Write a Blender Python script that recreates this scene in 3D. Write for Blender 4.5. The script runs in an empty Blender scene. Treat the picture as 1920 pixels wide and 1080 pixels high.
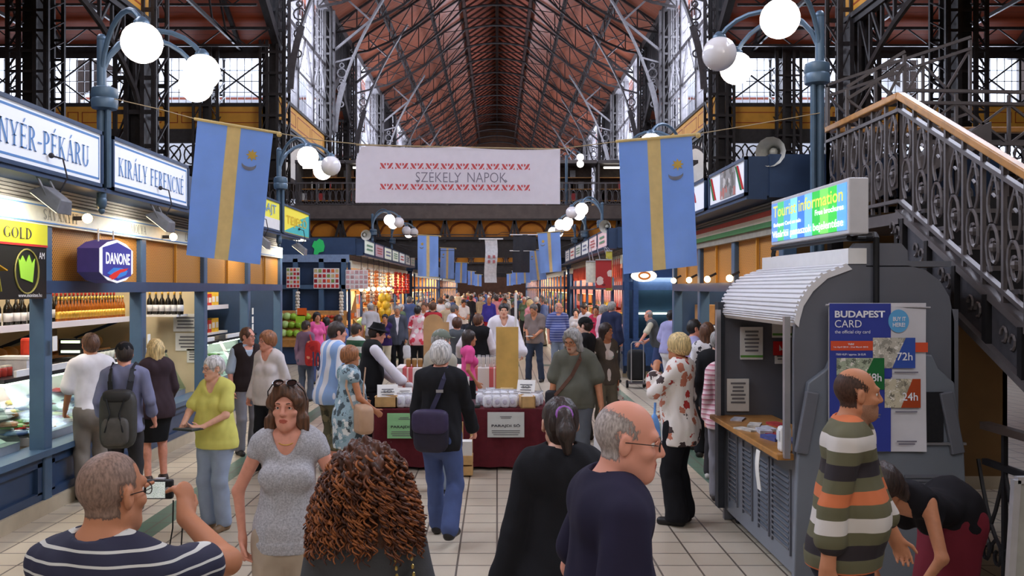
import bpy, math, random
import numpy as np
from mathutils import Vector, Matrix

random.seed(7); np.random.seed(7)
S = bpy.context.scene
COL = S.collection
PI = math.pi
R = math.radians

# ------------------------------------------------------------------ camera
F, CX, CY, H = 1650.0, 932.0, 540.0, 2.15          # focal length and vanishing point in pixels of the 1920x1080 frame, eye height
cam_d = bpy.data.cameras.new('camera'); cam = bpy.data.objects.new('camera', cam_d); COL.objects.link(cam)
cam.location = (0, 0, H); cam.rotation_euler = (PI / 2, 0, 0)
cam_d.sensor_width = 36.0; cam_d.lens = 36.0 * F / 1920.0
cam_d.shift_x = (960.0 - CX) / 1920.0
cam_d.clip_end = 500; cam_d.clip_start = .05
S.camera = cam

# ------------------------------------------------------------------ sky, daylight, exposure
S.view_settings.view_transform = 'Standard'; S.view_settings.look = 'None'
S.view_settings.gamma = 1.0; S.view_settings.use_curve_mapping = False
S.view_settings.exposure = 0.06
W = bpy.data.worlds.new('sky'); S.world = W; W.use_nodes = True
bg = W.node_tree.nodes['Background']
bg.inputs[0].default_value = (.90, .93, 1.0, 1); bg.inputs[1].default_value = 3.2
S.cycles.max_bounces = 6; S.cycles.diffuse_bounces = 3; S.cycles.glossy_bounces = 3
S.cycles.transmission_bounces = 4; S.cycles.transparent_max_bounces = 12
S.cycles.caustics_reflective = False; S.cycles.caustics_refractive = False
S.cycles.sample_clamp_indirect = 4.0

NAVE = 10.0                                         # half width of the nave
GLAZED = [(2.0, 25.0), (40.0, 51.0), (59.0, 73.0), (82.0, 96.0), (104.0, 118.0)]   # clerestory stretches
def daylight(name, loc, rot, sx, sy, power, col=(.93, .95, 1.0)):
    l = bpy.data.lights.new(name, 'AREA'); l.shape = 'RECTANGLE'; l.size = sx; l.size_y = sy
    l.energy = power; l.color = col
    o = bpy.data.objects.new(name, l); COL.objects.link(o); o.location = loc; o.rotation_euler = rot
    return o
for i, (a, b) in enumerate(GLAZED):                 # daylight just outside the clerestory glass
    for s in (-1, 1):
        daylight('clerestory_daylight', (s * (NAVE + .7), (a + b) / 2, 14.7), (0, s * R(90), 0), 6.6, b - a - .6,
                 (b - a) * 7 * 52)
for a, b in ((25, 40), (51, 59), (73, 82)):         # and outside the window bands of the side bays
    for s in (-1, 1): daylight('side_bay_daylight', (s * 17, b + .6, 11.6), (R(-90), 0, 0), 13, 2, 1100)
daylight('entrance_daylight', (0, -6.6, 9.5), (R(80), 0, 0), 15, 8, 620)   # the great window over the entrance, behind the camera
# ------------------------------------------------------------------ materials
def lin(c):
    return tuple((x / 255 / 12.92) if x / 255 <= .04045 else ((x / 255 + .055) / 1.055) ** 2.4 for x in c[:3]) + (1,)
MATS = {}
def newmat(name):
    m = bpy.data.materials.new(name); m.use_nodes = True
    return m, m.node_tree, m.node_tree.nodes['Principled BSDF']
def mat(name, col, rough=.6, metal=0, emit=0, noise=.12, ns=14, bump=0, bs=60, ecol=None, spec=.35):
    """plain procedural material: base colour broken up by noise, optional bump"""
    if name in MATS: return MATS[name]
    m, t, b = newmat(name); N = t.nodes; L = t.links
    c = lin(col)
    b.inputs['Roughness'].default_value = rough; b.inputs['Metallic'].default_value = metal
    b.inputs['Specular IOR Level'].default_value = spec
    b.inputs['Base Color'].default_value = c
    if noise or bump:
        tc = N.new('ShaderNodeTexCoord')
    if noise:
        n = N.new('ShaderNodeTexNoise'); n.inputs['Scale'].default_value = ns; n.inputs['Detail'].default_value = 3
        r = N.new('ShaderNodeValToRGB')
        r.color_ramp.elements[0].position = .3; r.color_ramp.elements[1].position = .7
        r.color_ramp.elements[0].color = tuple(x * (1 - noise) for x in c[:3]) + (1,)
        r.color_ramp.elements[1].color = tuple(min(1, x * (1 + noise)) for x in c[:3]) + (1,)
        L.new(tc.outputs['Object'], n.inputs['Vector']); L.new(n.outputs['Fac'], r.inputs['Fac']); L.new(r.outputs['Color'], b.inputs['Base Color'])
    if bump:
        n2 = N.new('ShaderNodeTexNoise'); n2.inputs['Scale'].default_value = bs
        bp = N.new('ShaderNodeBump'); bp.inputs['Strength'].default_value = bump; bp.inputs['Distance'].default_value = .02
        L.new(tc.outputs['Object'], n2.inputs['Vector']); L.new(n2.outputs['Fac'], bp.inputs['Height']); L.new(bp.outputs['Normal'], b.inputs['Normal'])
    if emit:
        b.inputs['Emission Color'].default_value = lin(ecol or col); b.inputs['Emission Strength'].default_value = emit
    MATS[name] = m
    return m
def thin(m, k=.4):
    """thin cloth: part of the light passes through"""
    t = m.node_tree; b = t.nodes['Principled BSDF']; o = [n for n in t.nodes if n.type == 'OUTPUT_MATERIAL'][0]
    tr = t.nodes.new('ShaderNodeBsdfTranslucent'); mx = t.nodes.new('ShaderNodeMixShader'); mx.inputs[0].default_value = k
    src = b.inputs['Base Color']
    if src.is_linked: t.links.new(src.links[0].from_socket, tr.inputs[0])
    else: tr.inputs[0].default_value = src.default_value
    t.links.new(b.outputs[0], mx.inputs[1]); t.links.new(tr.outputs[0], mx.inputs[2]); t.links.new(mx.outputs[0], o.inputs[0])
    return m
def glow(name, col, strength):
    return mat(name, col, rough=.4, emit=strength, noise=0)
def bands(name, cols, period, axis='Z', rough=.8, widths=None, offset=0.0, wob=0.0):
    """hard stripes along an object axis"""
    if name in MATS: return MATS[name]
    m, t, b = newmat(name); N = t.nodes; L = t.links
    tc = N.new('ShaderNodeTexCoord'); sp = N.new('ShaderNodeSeparateXYZ'); L.new(tc.outputs['Object'], sp.inputs[0])
    src = sp.outputs[axis]
    a = N.new('ShaderNodeMath'); a.operation = 'MULTIPLY_ADD'; a.inputs[1].default_value = 1 / period; a.inputs[2].default_value = offset + 50
    L.new(src, a.inputs[0])
    fr = N.new('ShaderNodeMath'); fr.operation = 'FRACT'; L.new(a.outputs[0], fr.inputs[0])
    r = N.new('ShaderNodeValToRGB'); r.color_ramp.interpolation = 'CONSTANT'
    n = len(cols); widths = widths or [1] * n; tot = sum(widths); acc = 0
    r.color_ramp.elements.remove(r.color_ramp.elements[1]); r.color_ramp.elements[0].position = 0
    for i, c in enumerate(cols):
        e = r.color_ramp.elements[0] if i == 0 else r.color_ramp.elements.new(acc / tot)
        e.color = lin(c); acc += widths[i]
    L.new(fr.outputs[0], r.inputs[0]); L.new(r.outputs[0], b.inputs['Base Color'])
    b.inputs['Roughness'].default_value = rough
    MATS[name] = m
    return m
def blotch(name, base, cols, scale=14, size=.35, rough=.8):
    """printed fabric: voronoi blots of several colours on a ground"""
    if name in MATS: return MATS[name]
    m, t, b = newmat(name); N = t.nodes; L = t.links
    tc = N.new('ShaderNodeTexCoord'); v = N.new('ShaderNodeTexVoronoi'); v.inputs['Scale'].default_value = scale
    nz = N.new('ShaderNodeTexNoise'); nz.inputs['Scale'].default_value = scale * 3
    mx = N.new('ShaderNodeMix'); mx.data_type = 'VECTOR'; mx.inputs[0].default_value = .06
    L.new(tc.outputs['Object'], mx.inputs[4]); L.new(nz.outputs['Color'], mx.inputs[5]); L.new(tc.outputs['Object'], nz.inputs['Vector'])
    L.new(mx.outputs[1], v.inputs['Vector'])
    lt = N.new('ShaderNodeMath'); lt.operation = 'LESS_THAN'; lt.inputs[1].default_value = size; L.new(v.outputs['Distance'], lt.inputs[0])
    r = N.new('ShaderNodeValToRGB'); r.color_ramp.interpolation = 'CONSTANT'
    r.color_ramp.elements.remove(r.color_ramp.elements[1]); r.color_ramp.elements[0].position = 0
    for i, c in enumerate(cols):
        e = r.color_ramp.elements[0] if i == 0 else r.color_ramp.elements.new(i / len(cols))
        e.color = lin(c)
    L.new(v.outputs['Color'], r.inputs[0])
    m2 = N.new('ShaderNodeMix'); m2.data_type = 'RGBA'; L.new(lt.outputs[0], m2.inputs[0]); m2.inputs[6].default_value = lin(base)
    L.new(r.outputs[0], m2.inputs[7]); L.new(m2.outputs[2], b.inputs['Base Color']); b.inputs['Roughness'].default_value = rough
    MATS[name] = m
    return m
def glass(name, tint=(235, 245, 245), gloss=.06, milk=0.0):
    """thin pane: lets light straight through, with a faint reflection"""
    if name in MATS: return MATS[name]
    m = bpy.data.materials.new(name); m.use_nodes = True; t = m.node_tree; t.nodes.clear(); N = t.nodes; L = t.links
    o = N.new('ShaderNodeOutputMaterial'); tr = N.new('ShaderNodeBsdfTransparent'); tr.inputs[0].default_value = lin(tint)
    g = N.new('ShaderNodeBsdfGlossy'); g.inputs['Roughness'].default_value = .05; mx = N.new('ShaderNodeMixShader'); mx.inputs[0].default_value = gloss
    L.new(tr.outputs[0], mx.inputs[1]); L.new(g.outputs[0], mx.inputs[2])
    last = mx
    if milk:
        d = N.new('ShaderNodeBsdfTranslucent'); d.inputs[0].default_value = lin(tint); m3 = N.new('ShaderNodeMixShader'); m3.inputs[0].default_value = milk
        L.new(mx.outputs[0], m3.inputs[1]); L.new(d.outputs[0], m3.inputs[2]); last = m3
    L.new(last.outputs[0], o.inputs[0])
    MATS[name] = m
    return m

# ------------------------------------------------------------------ geometry
def P(px, py, Y):
    """the point at depth Y that a pixel of the photograph looks at"""
    return Vector(((px - CX) * Y / F, Y, H - (py - CY) * Y / F))
def X(px, Y): return (px - CX) * Y / F
def Z(py, Y): return H - (py - CY) * Y / F

class MB:
    """collects boxes, bars, tubes, lathes ... and links them as ONE mesh object"""
    def __init__(s): s.v = []; s.f = []; s.m = []
    def add(s, vs, fs, m=0):
        o = len(s.v); s.v.extend(tuple(v) for v in vs)
        for f in fs: s.f.append(tuple(i + o for i in f)); s.m.append(m)
        return s
    def box(s, x0, x1, y0, y1, z0, z1, m=0):
        x0, x1 = min(x0, x1), max(x0, x1); y0, y1 = min(y0, y1), max(y0, y1); z0, z1 = min(z0, z1), max(z0, z1)
        return s.add([(x0, y0, z0), (x1, y0, z0), (x1, y1, z0), (x0, y1, z0), (x0, y0, z1), (x1, y0, z1), (x1, y1, z1), (x0, y1, z1)],
                     [(0, 3, 2, 1), (4, 5, 6, 7), (0, 1, 5, 4), (1, 2, 6, 5), (2, 3, 7, 6), (3, 0, 4, 7)], m)
    def hexa(s, p, m=0):
        return s.add(p, [(0, 3, 2, 1), (4, 5, 6, 7), (0, 1, 5, 4), (1, 2, 6, 5), (2, 3, 7, 6), (3, 0, 4, 7)], m)
    def bar(s, a, b, w, d=None, m=0, up=None):
        a = Vector(a); b = Vector(b); d = d or w; t = b - a
        if t.length < 1e-6: return s
        t.normalize(); up = Vector(up) if up else (Vector((0, 0, 1)) if abs(t.z) < .95 else Vector((0, 1, 0)))
        x = t.cross(up).normalized(); y = x.cross(t)
        q = [(-w / 2, -d / 2), (w / 2, -d / 2), (w / 2, d / 2), (-w / 2, d / 2)]
        vs = [a + x * i + y * j for i, j in q] + [b + x * i + y * j for i, j in q]
        return s.add(vs, [(0, 1, 2, 3), (7, 6, 5, 4), (0, 4, 5, 1), (1, 5, 6, 2), (2, 6, 7, 3), (3, 7, 4, 0)], m)
    def tube(s, pts, r, n=8, m=0, closed=False):
        pts = [Vector(p) for p in pts]; k = len(pts); rs = r if isinstance(r, (list, tuple)) else [r] * k
        vs = []; prev = None
        for i, p in enumerate(pts):
            a = pts[i - 1] if (i > 0 or closed) else p; b = pts[(i + 1) % k] if (i < k - 1 or closed) else p
            t = (b - a); t = t.normalized() if t.length > 1e-9 else Vector((0, 0, 1))
            if prev is None:
                u = t.cross(Vector((0, 0, 1)) if abs(t.z) < .9 else Vector((1, 0, 0))).normalized()
            else:
                u = prev - t * prev.dot(t); u = u.normalized() if u.length > 1e-6 else t.orthogonal().normalized()
            prev = u; w = t.cross(u)
            for j in range(n):
                a2 = 2 * PI * j / n
                vs.append(p + (u * math.cos(a2) + w * math.sin(a2)) * rs[i])
        fs = []
        for i in range(k if closed else k - 1):
            i2 = (i + 1) % k
            for j in range(n):
                fs.append((i * n + j, i * n + (j + 1) % n, i2 * n + (j + 1) % n, i2 * n + j))
        if not closed: fs.append(tuple(reversed(range(n)))); fs.append(tuple(range((k - 1) * n, k * n)))
        return s.add(vs, fs, m)
    def lathe(s, prof, n=14, c=(0, 0, 0), m=0, sx=1, sy=1):
        c = Vector(c); vs = []; fs = []; k = len(prof)
        for r, z in prof:
            for j in range(n):
                a = 2 * PI * j / n; vs.append((c.x + r * sx * math.cos(a), c.y + r * sy * math.sin(a), c.z + z))
        for i in range(k - 1):
            for j in range(n):
                fs.append((i * n + j, i * n + (j + 1) % n, (i + 1) * n + (j + 1) % n, (i + 1) * n + j))
        fs.append(tuple(reversed(range(n)))); fs.append(tuple(range((k - 1) * n, k * n)))
        return s.add(vs, fs, m)
    def ball(s, c, r, n=12, m=0, sz=1.0, sx=1.0, sy=1.0, wob=0):
        k = max(4, n // 2 + 1); prof = []
        c = Vector(c); vs = []; fs = []
        for i in range(k + 1):
            th = PI * i / k; z = -math.cos(th) * r * sz; q = max(math.sin(th) * r, r * .02)
            for j in range(n):
                a = 2 * PI * j / n; w = 1 + (wob * random.uniform(-1, 1) if 0 < i < k else 0)
                vs.append((c.x + q * sx * math.cos(a) * w, c.y + q * sy * math.sin(a) * w, c.z + z * w))
        for i in range(k):
            for j in range(n): fs.append((i * n + j, i * n + (j + 1) % n, (i + 1) * n + (j + 1) % n, (i + 1) * n + j))
        fs.append(tuple(reversed(range(n)))); fs.append(tuple(range(k * n, (k + 1) * n)))
        return s.add(vs, fs, m)
    def pillow(s, c, sx, sy, sz, e=.5, n=16, k=10, m=0, M=None, top=1.0):
        c = Vector(c); vs = []; fs = []; p = lambda v: math.copysign(abs(v) ** e, v)
        for i in range(k + 1):
            a = -PI / 2 + PI * i / k
            for j in range(n):
                b = 2 * PI * j / n; w = 1 + (top - 1) * (i / k); q = Vector((sx * w * p(math.cos(a)) * p(math.cos(b)), sy * w * p(math.cos(a)) * p(math.sin(b)), sz * p(math.sin(a))))
                vs.append(c + (M @ q if M is not None else q))
        for i in range(k):
            for j in range(n): fs.append((i * n + j, i * n + (j + 1) % n, (i + 1) * n + (j + 1) % n, (i + 1) * n + j))
        return s.add(vs, fs, m)
    def prism(s, poly, fn, d, m=0, ms=None):
        """polygon (u, v) placed by fn(u, v) -> point and thickened by the vector d"""
        d = Vector(d); n = len(poly); a = [Vector(fn(*p)) for p in poly]
        s.add(a + [p + d for p in a], [tuple(range(n)), tuple(reversed(range(n, 2 * n)))], m)
        o = len(s.v) - 2 * n
        for i in range(n):
            s.f.append((o + i, o + n + i, o + n + (i + 1) % n, o + (i + 1) % n)); s.m.append(m if ms is None else ms)
        return s
    def sheet(s, fn, nu, nv, th=0, m=0, nrm=(0, 1, 0)):
        """surface fn(u, v), u v in 0..1, with a real thickness"""
        g = [[Vector(fn(i / nu, j / nv)) for j in range(nv + 1)] for i in range(nu + 1)]
        vs = [p for row in g for p in row]; q = nv + 1; fs = [(i * q + j, (i + 1) * q + j, (i + 1) * q + j + 1, i * q + j + 1) for i in range(nu) for j in range(nv)]
        if th:
            d = Vector(nrm) * th; n = len(vs); vs = vs + [p + d for p in vs]
            fs = fs + [tuple(n + k for k in reversed(f)) for f in fs]
            e = [(0, j) for j in range(nv + 1)] + [(i, nv) for i in range(1, nu + 1)] + [(nu, j) for j in range(nv - 1, -1, -1)] + [(i, 0) for i in range(nu - 1, -1, -1)]
            for k in range(len(e) - 1):
                a = e[k][0] * q + e[k][1]; b = e[k + 1][0] * q + e[k + 1][1]; fs.append((b, a, a + n, b + n))
        return s.add(vs, fs, m)
    def build(s, name, mats, parent=None, smooth=False, bevel=0, rel=True):
        me = bpy.data.meshes.new(name)
        off = parent.location if (parent is not None and rel) else Vector((0, 0, 0))
        if parent is not None and rel and parent.parent is not None: off = off + parent.parent.location
        me.from_pydata([(v[0] - off[0], v[1] - off[1], v[2] - off[2]) for v in s.v], [], s.f)
        for mm in (mats if isinstance(mats, (list, tuple)) else [mats]): me.materials.append(mm)
        me.polygons.foreach_set('material_index', s.m)
        if smooth: me.polygons.foreach_set('use_smooth', [True] * len(me.polygons))
        me.update()
        o = bpy.data.objects.new(name, me); COL.objects.link(o)
        if parent is not None: o.parent = parent
        if smooth == 2:
            md = o.modifiers.new('edges', 'EDGE_SPLIT'); md.split_angle = R(40)
        if bevel:
            md = o.modifiers.new('bevel', 'BEVEL'); md.width = bevel; md.segments = 2; md.limit_method = 'ANGLE'
        return o
def tag(o, label=None, cat=None, group=None, kind=None):
    if label: o['label'] = label
    if cat: o['category'] = cat
    if group: o['group'] = group
    if kind: o['kind'] = kind
    return o
def thing(name, label, cat, loc=(0, 0, 0), rz=0, group=None):
    o = bpy.data.objects.new(name, None); COL.objects.link(o); o.empty_display_size = .1
    o.location = loc; o.rotation_euler = (0, 0, rz)
    return tag(o, label, cat, group)
def struct(name, mb, mats, **k):
    return tag(mb.build(name, mats, **k), kind='structure')
KIDS = {}
def proto(o):
    """remember the children of a thing so that dup() can copy them quickly"""
    ch = [x for x in o.children]
    KIDS[o.name] = ch
    for c in ch: proto(c)
    return o
def dupt(o, **k):
    def rec(src, parent):
        c = src.copy(); COL.objects.link(c)
        if parent is not None: c.parent = parent
        for ch in KIDS.get(src.name, []): rec(ch, c)
        return c
    c = rec(o, None)
    if 'loc' in k: c.location = k['loc']
    if 'rz' in k: c.rotation_euler = (0, 0, k['rz'])
    if 'label' in k: c['label'] = k['label']
    if 'group' in k: c['group'] = k['group']
    return c
def lettering(txt, o, right, up, w, h, m, parent, name='lettering', bold=0.0, th=.004, align='C', shear=0, keep=False):
    """flat raised letters filling a box of width w and height h centred on o"""
    cu = bpy.data.curves.new(name, 'FONT'); cu.body = txt; cu.size = 1; cu.offset = bold; cu.shear = shear; cu.resolution_u = 3
    cu.align_x = 'CENTER' if align == 'C' else 'LEFT'
    to = bpy.data.objects.new(name, cu)
    me = bpy.data.meshes.new_from_object(to)
    bpy.data.objects.remove(to); bpy.data.curves.remove(cu)
    n = len(me.vertices); co = np.zeros(n * 3, 'f4'); me.vertices.foreach_get('co', co); co = co.reshape(-1, 3)
    lo = co.min(0); hi = co.max(0); sx = w / max(hi[0] - lo[0], 1e-6); sy = h / max(hi[1] - lo[1], 1e-6)
    if keep: sx = sy = min(sx, sy)
    c = (lo + hi) / 2
    if align != 'C': c[0] = lo[0]
    right = np.array(Vector(right).normalized()); up = np.array(Vector(up).normalized()); nr = np.cross(right, up)
    off = np.array(o, 'f8') - (np.array(parent.matrix_world.translation) if False else np.array(root_loc(parent)))
    pts = off + np.outer((co[:, 0] - c[0]) * sx, right) + np.outer((co[:, 1] - c[1]) * sy, up) + nr * th
    me.vertices.foreach_set('co', pts.astype('f4').ravel()); me.update()
    me.materials.clear(); me.materials.append(m)
    ob = bpy.data.objects.new(name, me); COL.objects.link(ob)
    if parent is not None: ob.parent = parent
    return ob
def root_loc(o):
    l = Vector((0, 0, 0))
    while o is not None: l = l + o.location; o = o.parent
    return l
def textlines(mb, o, right, up, w, h, n, m=0, th=.003, fill=.5):
    """blurred-out small print: n short bars of ink"""
    right = Vector(right).normalized(); up = Vector(up).normalized(); nr = right.cross(up); o = Vector(o)
    for i in range(n):
        y = h / 2 - (i + .5) * h / n; ww = w * random.uniform(.7, 1); hh = h / n * fill
        a = o + up * y - right * ww / 2 + nr * th
        mb.add([a - up * hh / 2, a + right * ww - up * hh / 2, a + right * ww + up * hh / 2, a + up * hh / 2], [(0, 1, 2, 3)], m)
    return mb
# ------------------------------------------------------------------ shared materials
M_steel = mat('dark_steel', (50, 46, 46), rough=.45, metal=.25, noise=.2, ns=6)
M_steel2 = mat('grey_steel', (104, 100, 102), rough=.45, metal=.3, noise=.15, ns=6)
M_navy = mat('navy_paint', (48, 68, 98), rough=.4, noise=.1, ns=5)
M_navy2 = mat('slate_blue_paint', (74, 98, 124), rough=.35, noise=.08, ns=5)
M_ochre = mat('ochre_paint', (206, 146, 52), rough=.6, noise=.08, ns=3)
M_red = mat('red_line_paint', (150, 62, 26), rough=.6, noise=0)
M_white = mat('white_enamel', (232, 230, 228), rough=.4, noise=.03)
M_ink = mat('dark_ink', (52, 50, 54), rough=.7, noise=0)
M_black = mat('black_rubber', (22, 22, 24), rough=.6, noise=.1)
M_wood = mat('oiled_oak', (176, 124, 66), rough=.35, noise=.22, ns=9)
M_paper = mat('white_paper', (232, 230, 224), rough=.8, noise=.03)
M_pane = glass('window_pane', (238, 242, 250), .03)
M_case = glass('display_glass', (226, 240, 234), .08)

def boards(name, col, pitch, axis, rough=.42):
    m, t, b = newmat(name); N = t.nodes; L = t.links
    tc = N.new('ShaderNodeTexCoord'); sp = N.new('ShaderNodeSeparateXYZ'); L.new(tc.outputs['Object'], sp.inputs[0])
    a = N.new('ShaderNodeMath'); a.operation = 'MULTIPLY'; a.inputs[1].default_value = 1 / pitch; L.new(sp.outputs[axis], a.inputs[0])
    fr = N.new('ShaderNodeMath'); fr.operation = 'FRACT'; L.new(a.outputs[0], fr.inputs[0])
    fl = N.new('ShaderNodeMath'); fl.operation = 'FLOOR'; L.new(a.outputs[0], fl.inputs[0])
    wn = N.new('ShaderNodeTexWhiteNoise'); wn.noise_dimensions = '1D'; L.new(fl.outputs[0], wn.inputs['W'])
    c = lin(col); r = N.new('ShaderNodeValToRGB')
    r.color_ramp.elements[0].color = tuple(x * .82 for x in c[:3]) + (1,); r.color_ramp.elements[1].color = tuple(x * 1.15 for x in c[:3]) + (1,)
    L.new(wn.outputs['Value'], r.inputs[0])
    lt = N.new('ShaderNodeMath'); lt.operation = 'GREATER_THAN'; lt.inputs[1].default_value = .06; L.new(fr.outputs[0], lt.inputs[0])
    mx = N.new('ShaderNodeMix'); mx.data_type = 'RGBA'; L.new(lt.outputs[0], mx.inputs[0]); mx.inputs[6].default_value = tuple(x * .4 for x in c[:3]) + (1,)
    L.new(r.outputs[0], mx.inputs[7]); L.new(mx.outputs[2], b.inputs['Base Color'])
    bp = N.new('ShaderNodeBump'); bp.inputs['Strength'].default_value = .25; bp.inputs['Distance'].default_value = .02
    L.new(lt.outputs[0], bp.inputs['Height']); L.new(bp.outputs[0], b.inputs['Normal'])
    b.inputs['Roughness'].default_value = rough; MATS[name] = m
    return m
M_ceil = boards('red_board_ceiling', (144, 78, 56), .16, 'Y', .33)
M_ceil.node_tree.nodes['Principled BSDF'].inputs['Specular IOR Level'].default_value = .9
M_ceil2 = boards('red_board_side_ceiling', (150, 66, 36), .16, 'Z')
M_soffit = mat('ochre_soffit', (196, 132, 44), rough=.7, noise=.12, ns=1.2)
M_dark = mat('dark_brick', (58, 46, 40), rough=.9, noise=.3, ns=3)

def floor_material():
    m, t, b = newmat('floor_tiles'); N = t.nodes; L = t.links
    tc = N.new('ShaderNodeTexCoord'); sp = N.new('ShaderNodeSeparateXYZ'); L.new(tc.outputs['Object'], sp.inputs[0])
    def mth(op, a, bb=None, c=None):
        n = N.new('ShaderNodeMath'); n.operation = op
        for i, v in enumerate((a, bb, c)):
            if v is None: continue
            if isinstance(v, (int, float)): n.inputs[i].default_value = v
            else: L.new(v, n.inputs[i])
        return n.outputs[0]
    T = .31; g = .008 / T
    u = mth('DIVIDE', sp.outputs['X'], T); v = mth('DIVIDE', sp.outputs['Y'], T)
    fu = mth('FRACT', mth('ADD', u, 100)); fv = mth('FRACT', mth('ADD', v, 100))
    # distance to the tile edge on both axes
    eu = mth('MINIMUM', fu, mth('SUBTRACT', 1, fu)); ev = mth('MINIMUM', fv, mth('SUBTRACT', 1, fv))
    grout = mth('LESS_THAN', mth('MINIMUM', eu, ev), g)
    cm = N.new('ShaderNodeCombineXYZ'); L.new(mth('FLOOR', u), cm.inputs[0]); L.new(mth('FLOOR', v), cm.inputs[1])
    wn = N.new('ShaderNodeTexWhiteNoise'); wn.noise_dimensions = '2D'; L.new(cm.outputs[0], wn.inputs['Vector'])
    nz = N.new('ShaderNodeTexNoise'); nz.inputs['Scale'].default_value = 1.7; nz.inputs['Detail'].default_value = 5; L.new(tc.outputs['Object'], nz.inputs['Vector'])
    r = N.new('ShaderNodeValToRGB'); r.color_ramp.elements[0].color = lin((188, 174, 152)); r.color_ramp.elements[1].color = lin((208, 196, 176))
    L.new(mth('MULTIPLY_ADD', wn.outputs['Value'], .35, mth('MULTIPLY', nz.outputs['Fac'], .75)), r.inputs[0])
    def inside(c, lo, hi): return mth('MULTIPLY', mth('GREATER_THAN', c, lo), mth('LESS_THAN', c, hi))
    sx = sp.outputs['X']; sy = sp.outputs['Y']
    s1 = inside(sx, -3.25, -2.98); s2 = inside(sx, 2.33, 2.6)
    chk = mth('LESS_THAN', mth('FRACT', mth('ADD', mth('DIVIDE', mth('FLOOR', u), 4), 100)), .5)
    chk2 = mth('LESS_THAN', mth('FRACT', mth('ADD', mth('DIVIDE', mth('FLOOR', v), 26), 100)), .06)
    inn = inside(sx, -3.1, 2.5)
    grn = mth('MAXIMUM', mth('MAXIMUM', s1, s2), mth('MULTIPLY', mth('MULTIPLY', chk, chk2), mth('MULTIPLY', inn, mth('GREATER_THAN', sy, 12))))
    m1 = N.new('ShaderNodeMix'); m1.data_type = 'RGBA'; L.new(grn, m1.inputs[0]); L.new(r.outputs[0], m1.inputs[6]); m1.inputs[7].default_value = lin((96, 122, 104))
    m2 = N.new('ShaderNodeMix'); m2.data_type = 'RGBA'; L.new(grout, m2.inputs[0]); L.new(m1.outputs[2], m2.inputs[6]); m2.inputs[7].default_value = lin((104, 94, 84))
    L.new(m2.outputs[2], b.inputs['Base Color']); b.inputs['Roughness'].default_value = .34
    bp = N.new('ShaderNodeBump'); bp.inputs['Strength'].default_value = .3; bp.inputs['Distance'].default_value = .01
    L.new(mth('SUBTRACT', 1, grout), bp.inputs['Height']); L.new(bp.outputs[0], b.inputs['Normal'])
    return m
M_floor = floor_material()

# ------------------------------------------------------------------ shell of the hall
YE = 128.0; XO = 24.0
struct('floor', MB().box(-XO, XO, -7.4, YE, -.12, 0), M_floor)
for s, nm in ((-1, 'left'), (1, 'right')):
    mb = MB()
    for a, b, z in ((-7.4, 25, 11.2), (25, 40.3, 17.6), (40.3, 51, 7.5), (51, 59.3, 16), (59.3, 73, 7.5), (73, 82.3, 16), (82.3, 96, 7.5), (96, 104.3, 16), (104.3, YE, 7.5)): mb.box(s * XO, s * (XO + .4), a, b, 0, z)
    struct('wall_' + nm, mb, M_dark)
mb = MB()
mb.box(-XO, XO, YE, YE + .4, 0, 30)
struct('wall_far', mb, mat('far_wall_plaster', (84, 54, 38), noise=.2, ns=2))
mb = MB(); mb.box(-XO, XO, -7.8, -7.4, 0, 30)
struct('wall_entrance', mb, mat('entrance_plaster', (150, 138, 122), noise=.1, ns=2))

EAVE, LX, LZ = 18.4, 2.55, 23.4                     # eave height, lantern half width, lantern base
for s, nm in ((-1, 'left'), (1, 'right')):
    mb = MB()
    mb.hexa([(s * 11.2, -7.4, EAVE - .78), (s * LX, -7.4, LZ), (s * LX, YE, LZ), (s * 11.2, YE, EAVE - .78),
             (s * 11.2, -7.4, EAVE - .5), (s * LX, -7.4, LZ + .25), (s * LX, YE, LZ + .25), (s * 11.2, YE, EAVE - .5)])
    struct('ceiling_slope_' + nm, mb, M_ceil)
    mb = MB().box(s * LX, s * (LX + .3), -7.4, YE, LZ - .05, 25.6)
    mb.box(s * (LX - .16), s * (LX + .02), -7.4, YE, LZ - .42, LZ + .05)
    struct('lantern_curb_' + nm, mb, mat('lantern_boards', (56, 36, 32), rough=.7, noise=.2, ns=4))
mb = MB()
for s in (-1, 1):
    mb.hexa([(s * 2.9, -7.4, 25.2), (0, -7.4, 27.0), (0, YE, 27.0), (s * 2.9, YE, 25.2), (s * 2.9, -7.4, 25.5), (0, -7.4, 27.3), (0, YE, 27.3), (s * 2.9, YE, 25.5)])
struct('ceiling_lantern', mb, mat('lantern_ceiling', (168, 84, 60), rough=.6, noise=.25, ns=3))
# rafters of the lantern
mb = MB()
y = 1.0
while y < YE:
    for s in (-1, 1): mb.bar((s * 2.6, y, 24.9), (0, y, 26.6), .1, .16)
    y += 1.5
mb.box(-.16, .16, 0, YE, 26.2, 26.6)
struct('trim_lantern_rafters', mb, mat('rafter_brown', (84, 56, 48), noise=.1))

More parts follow.
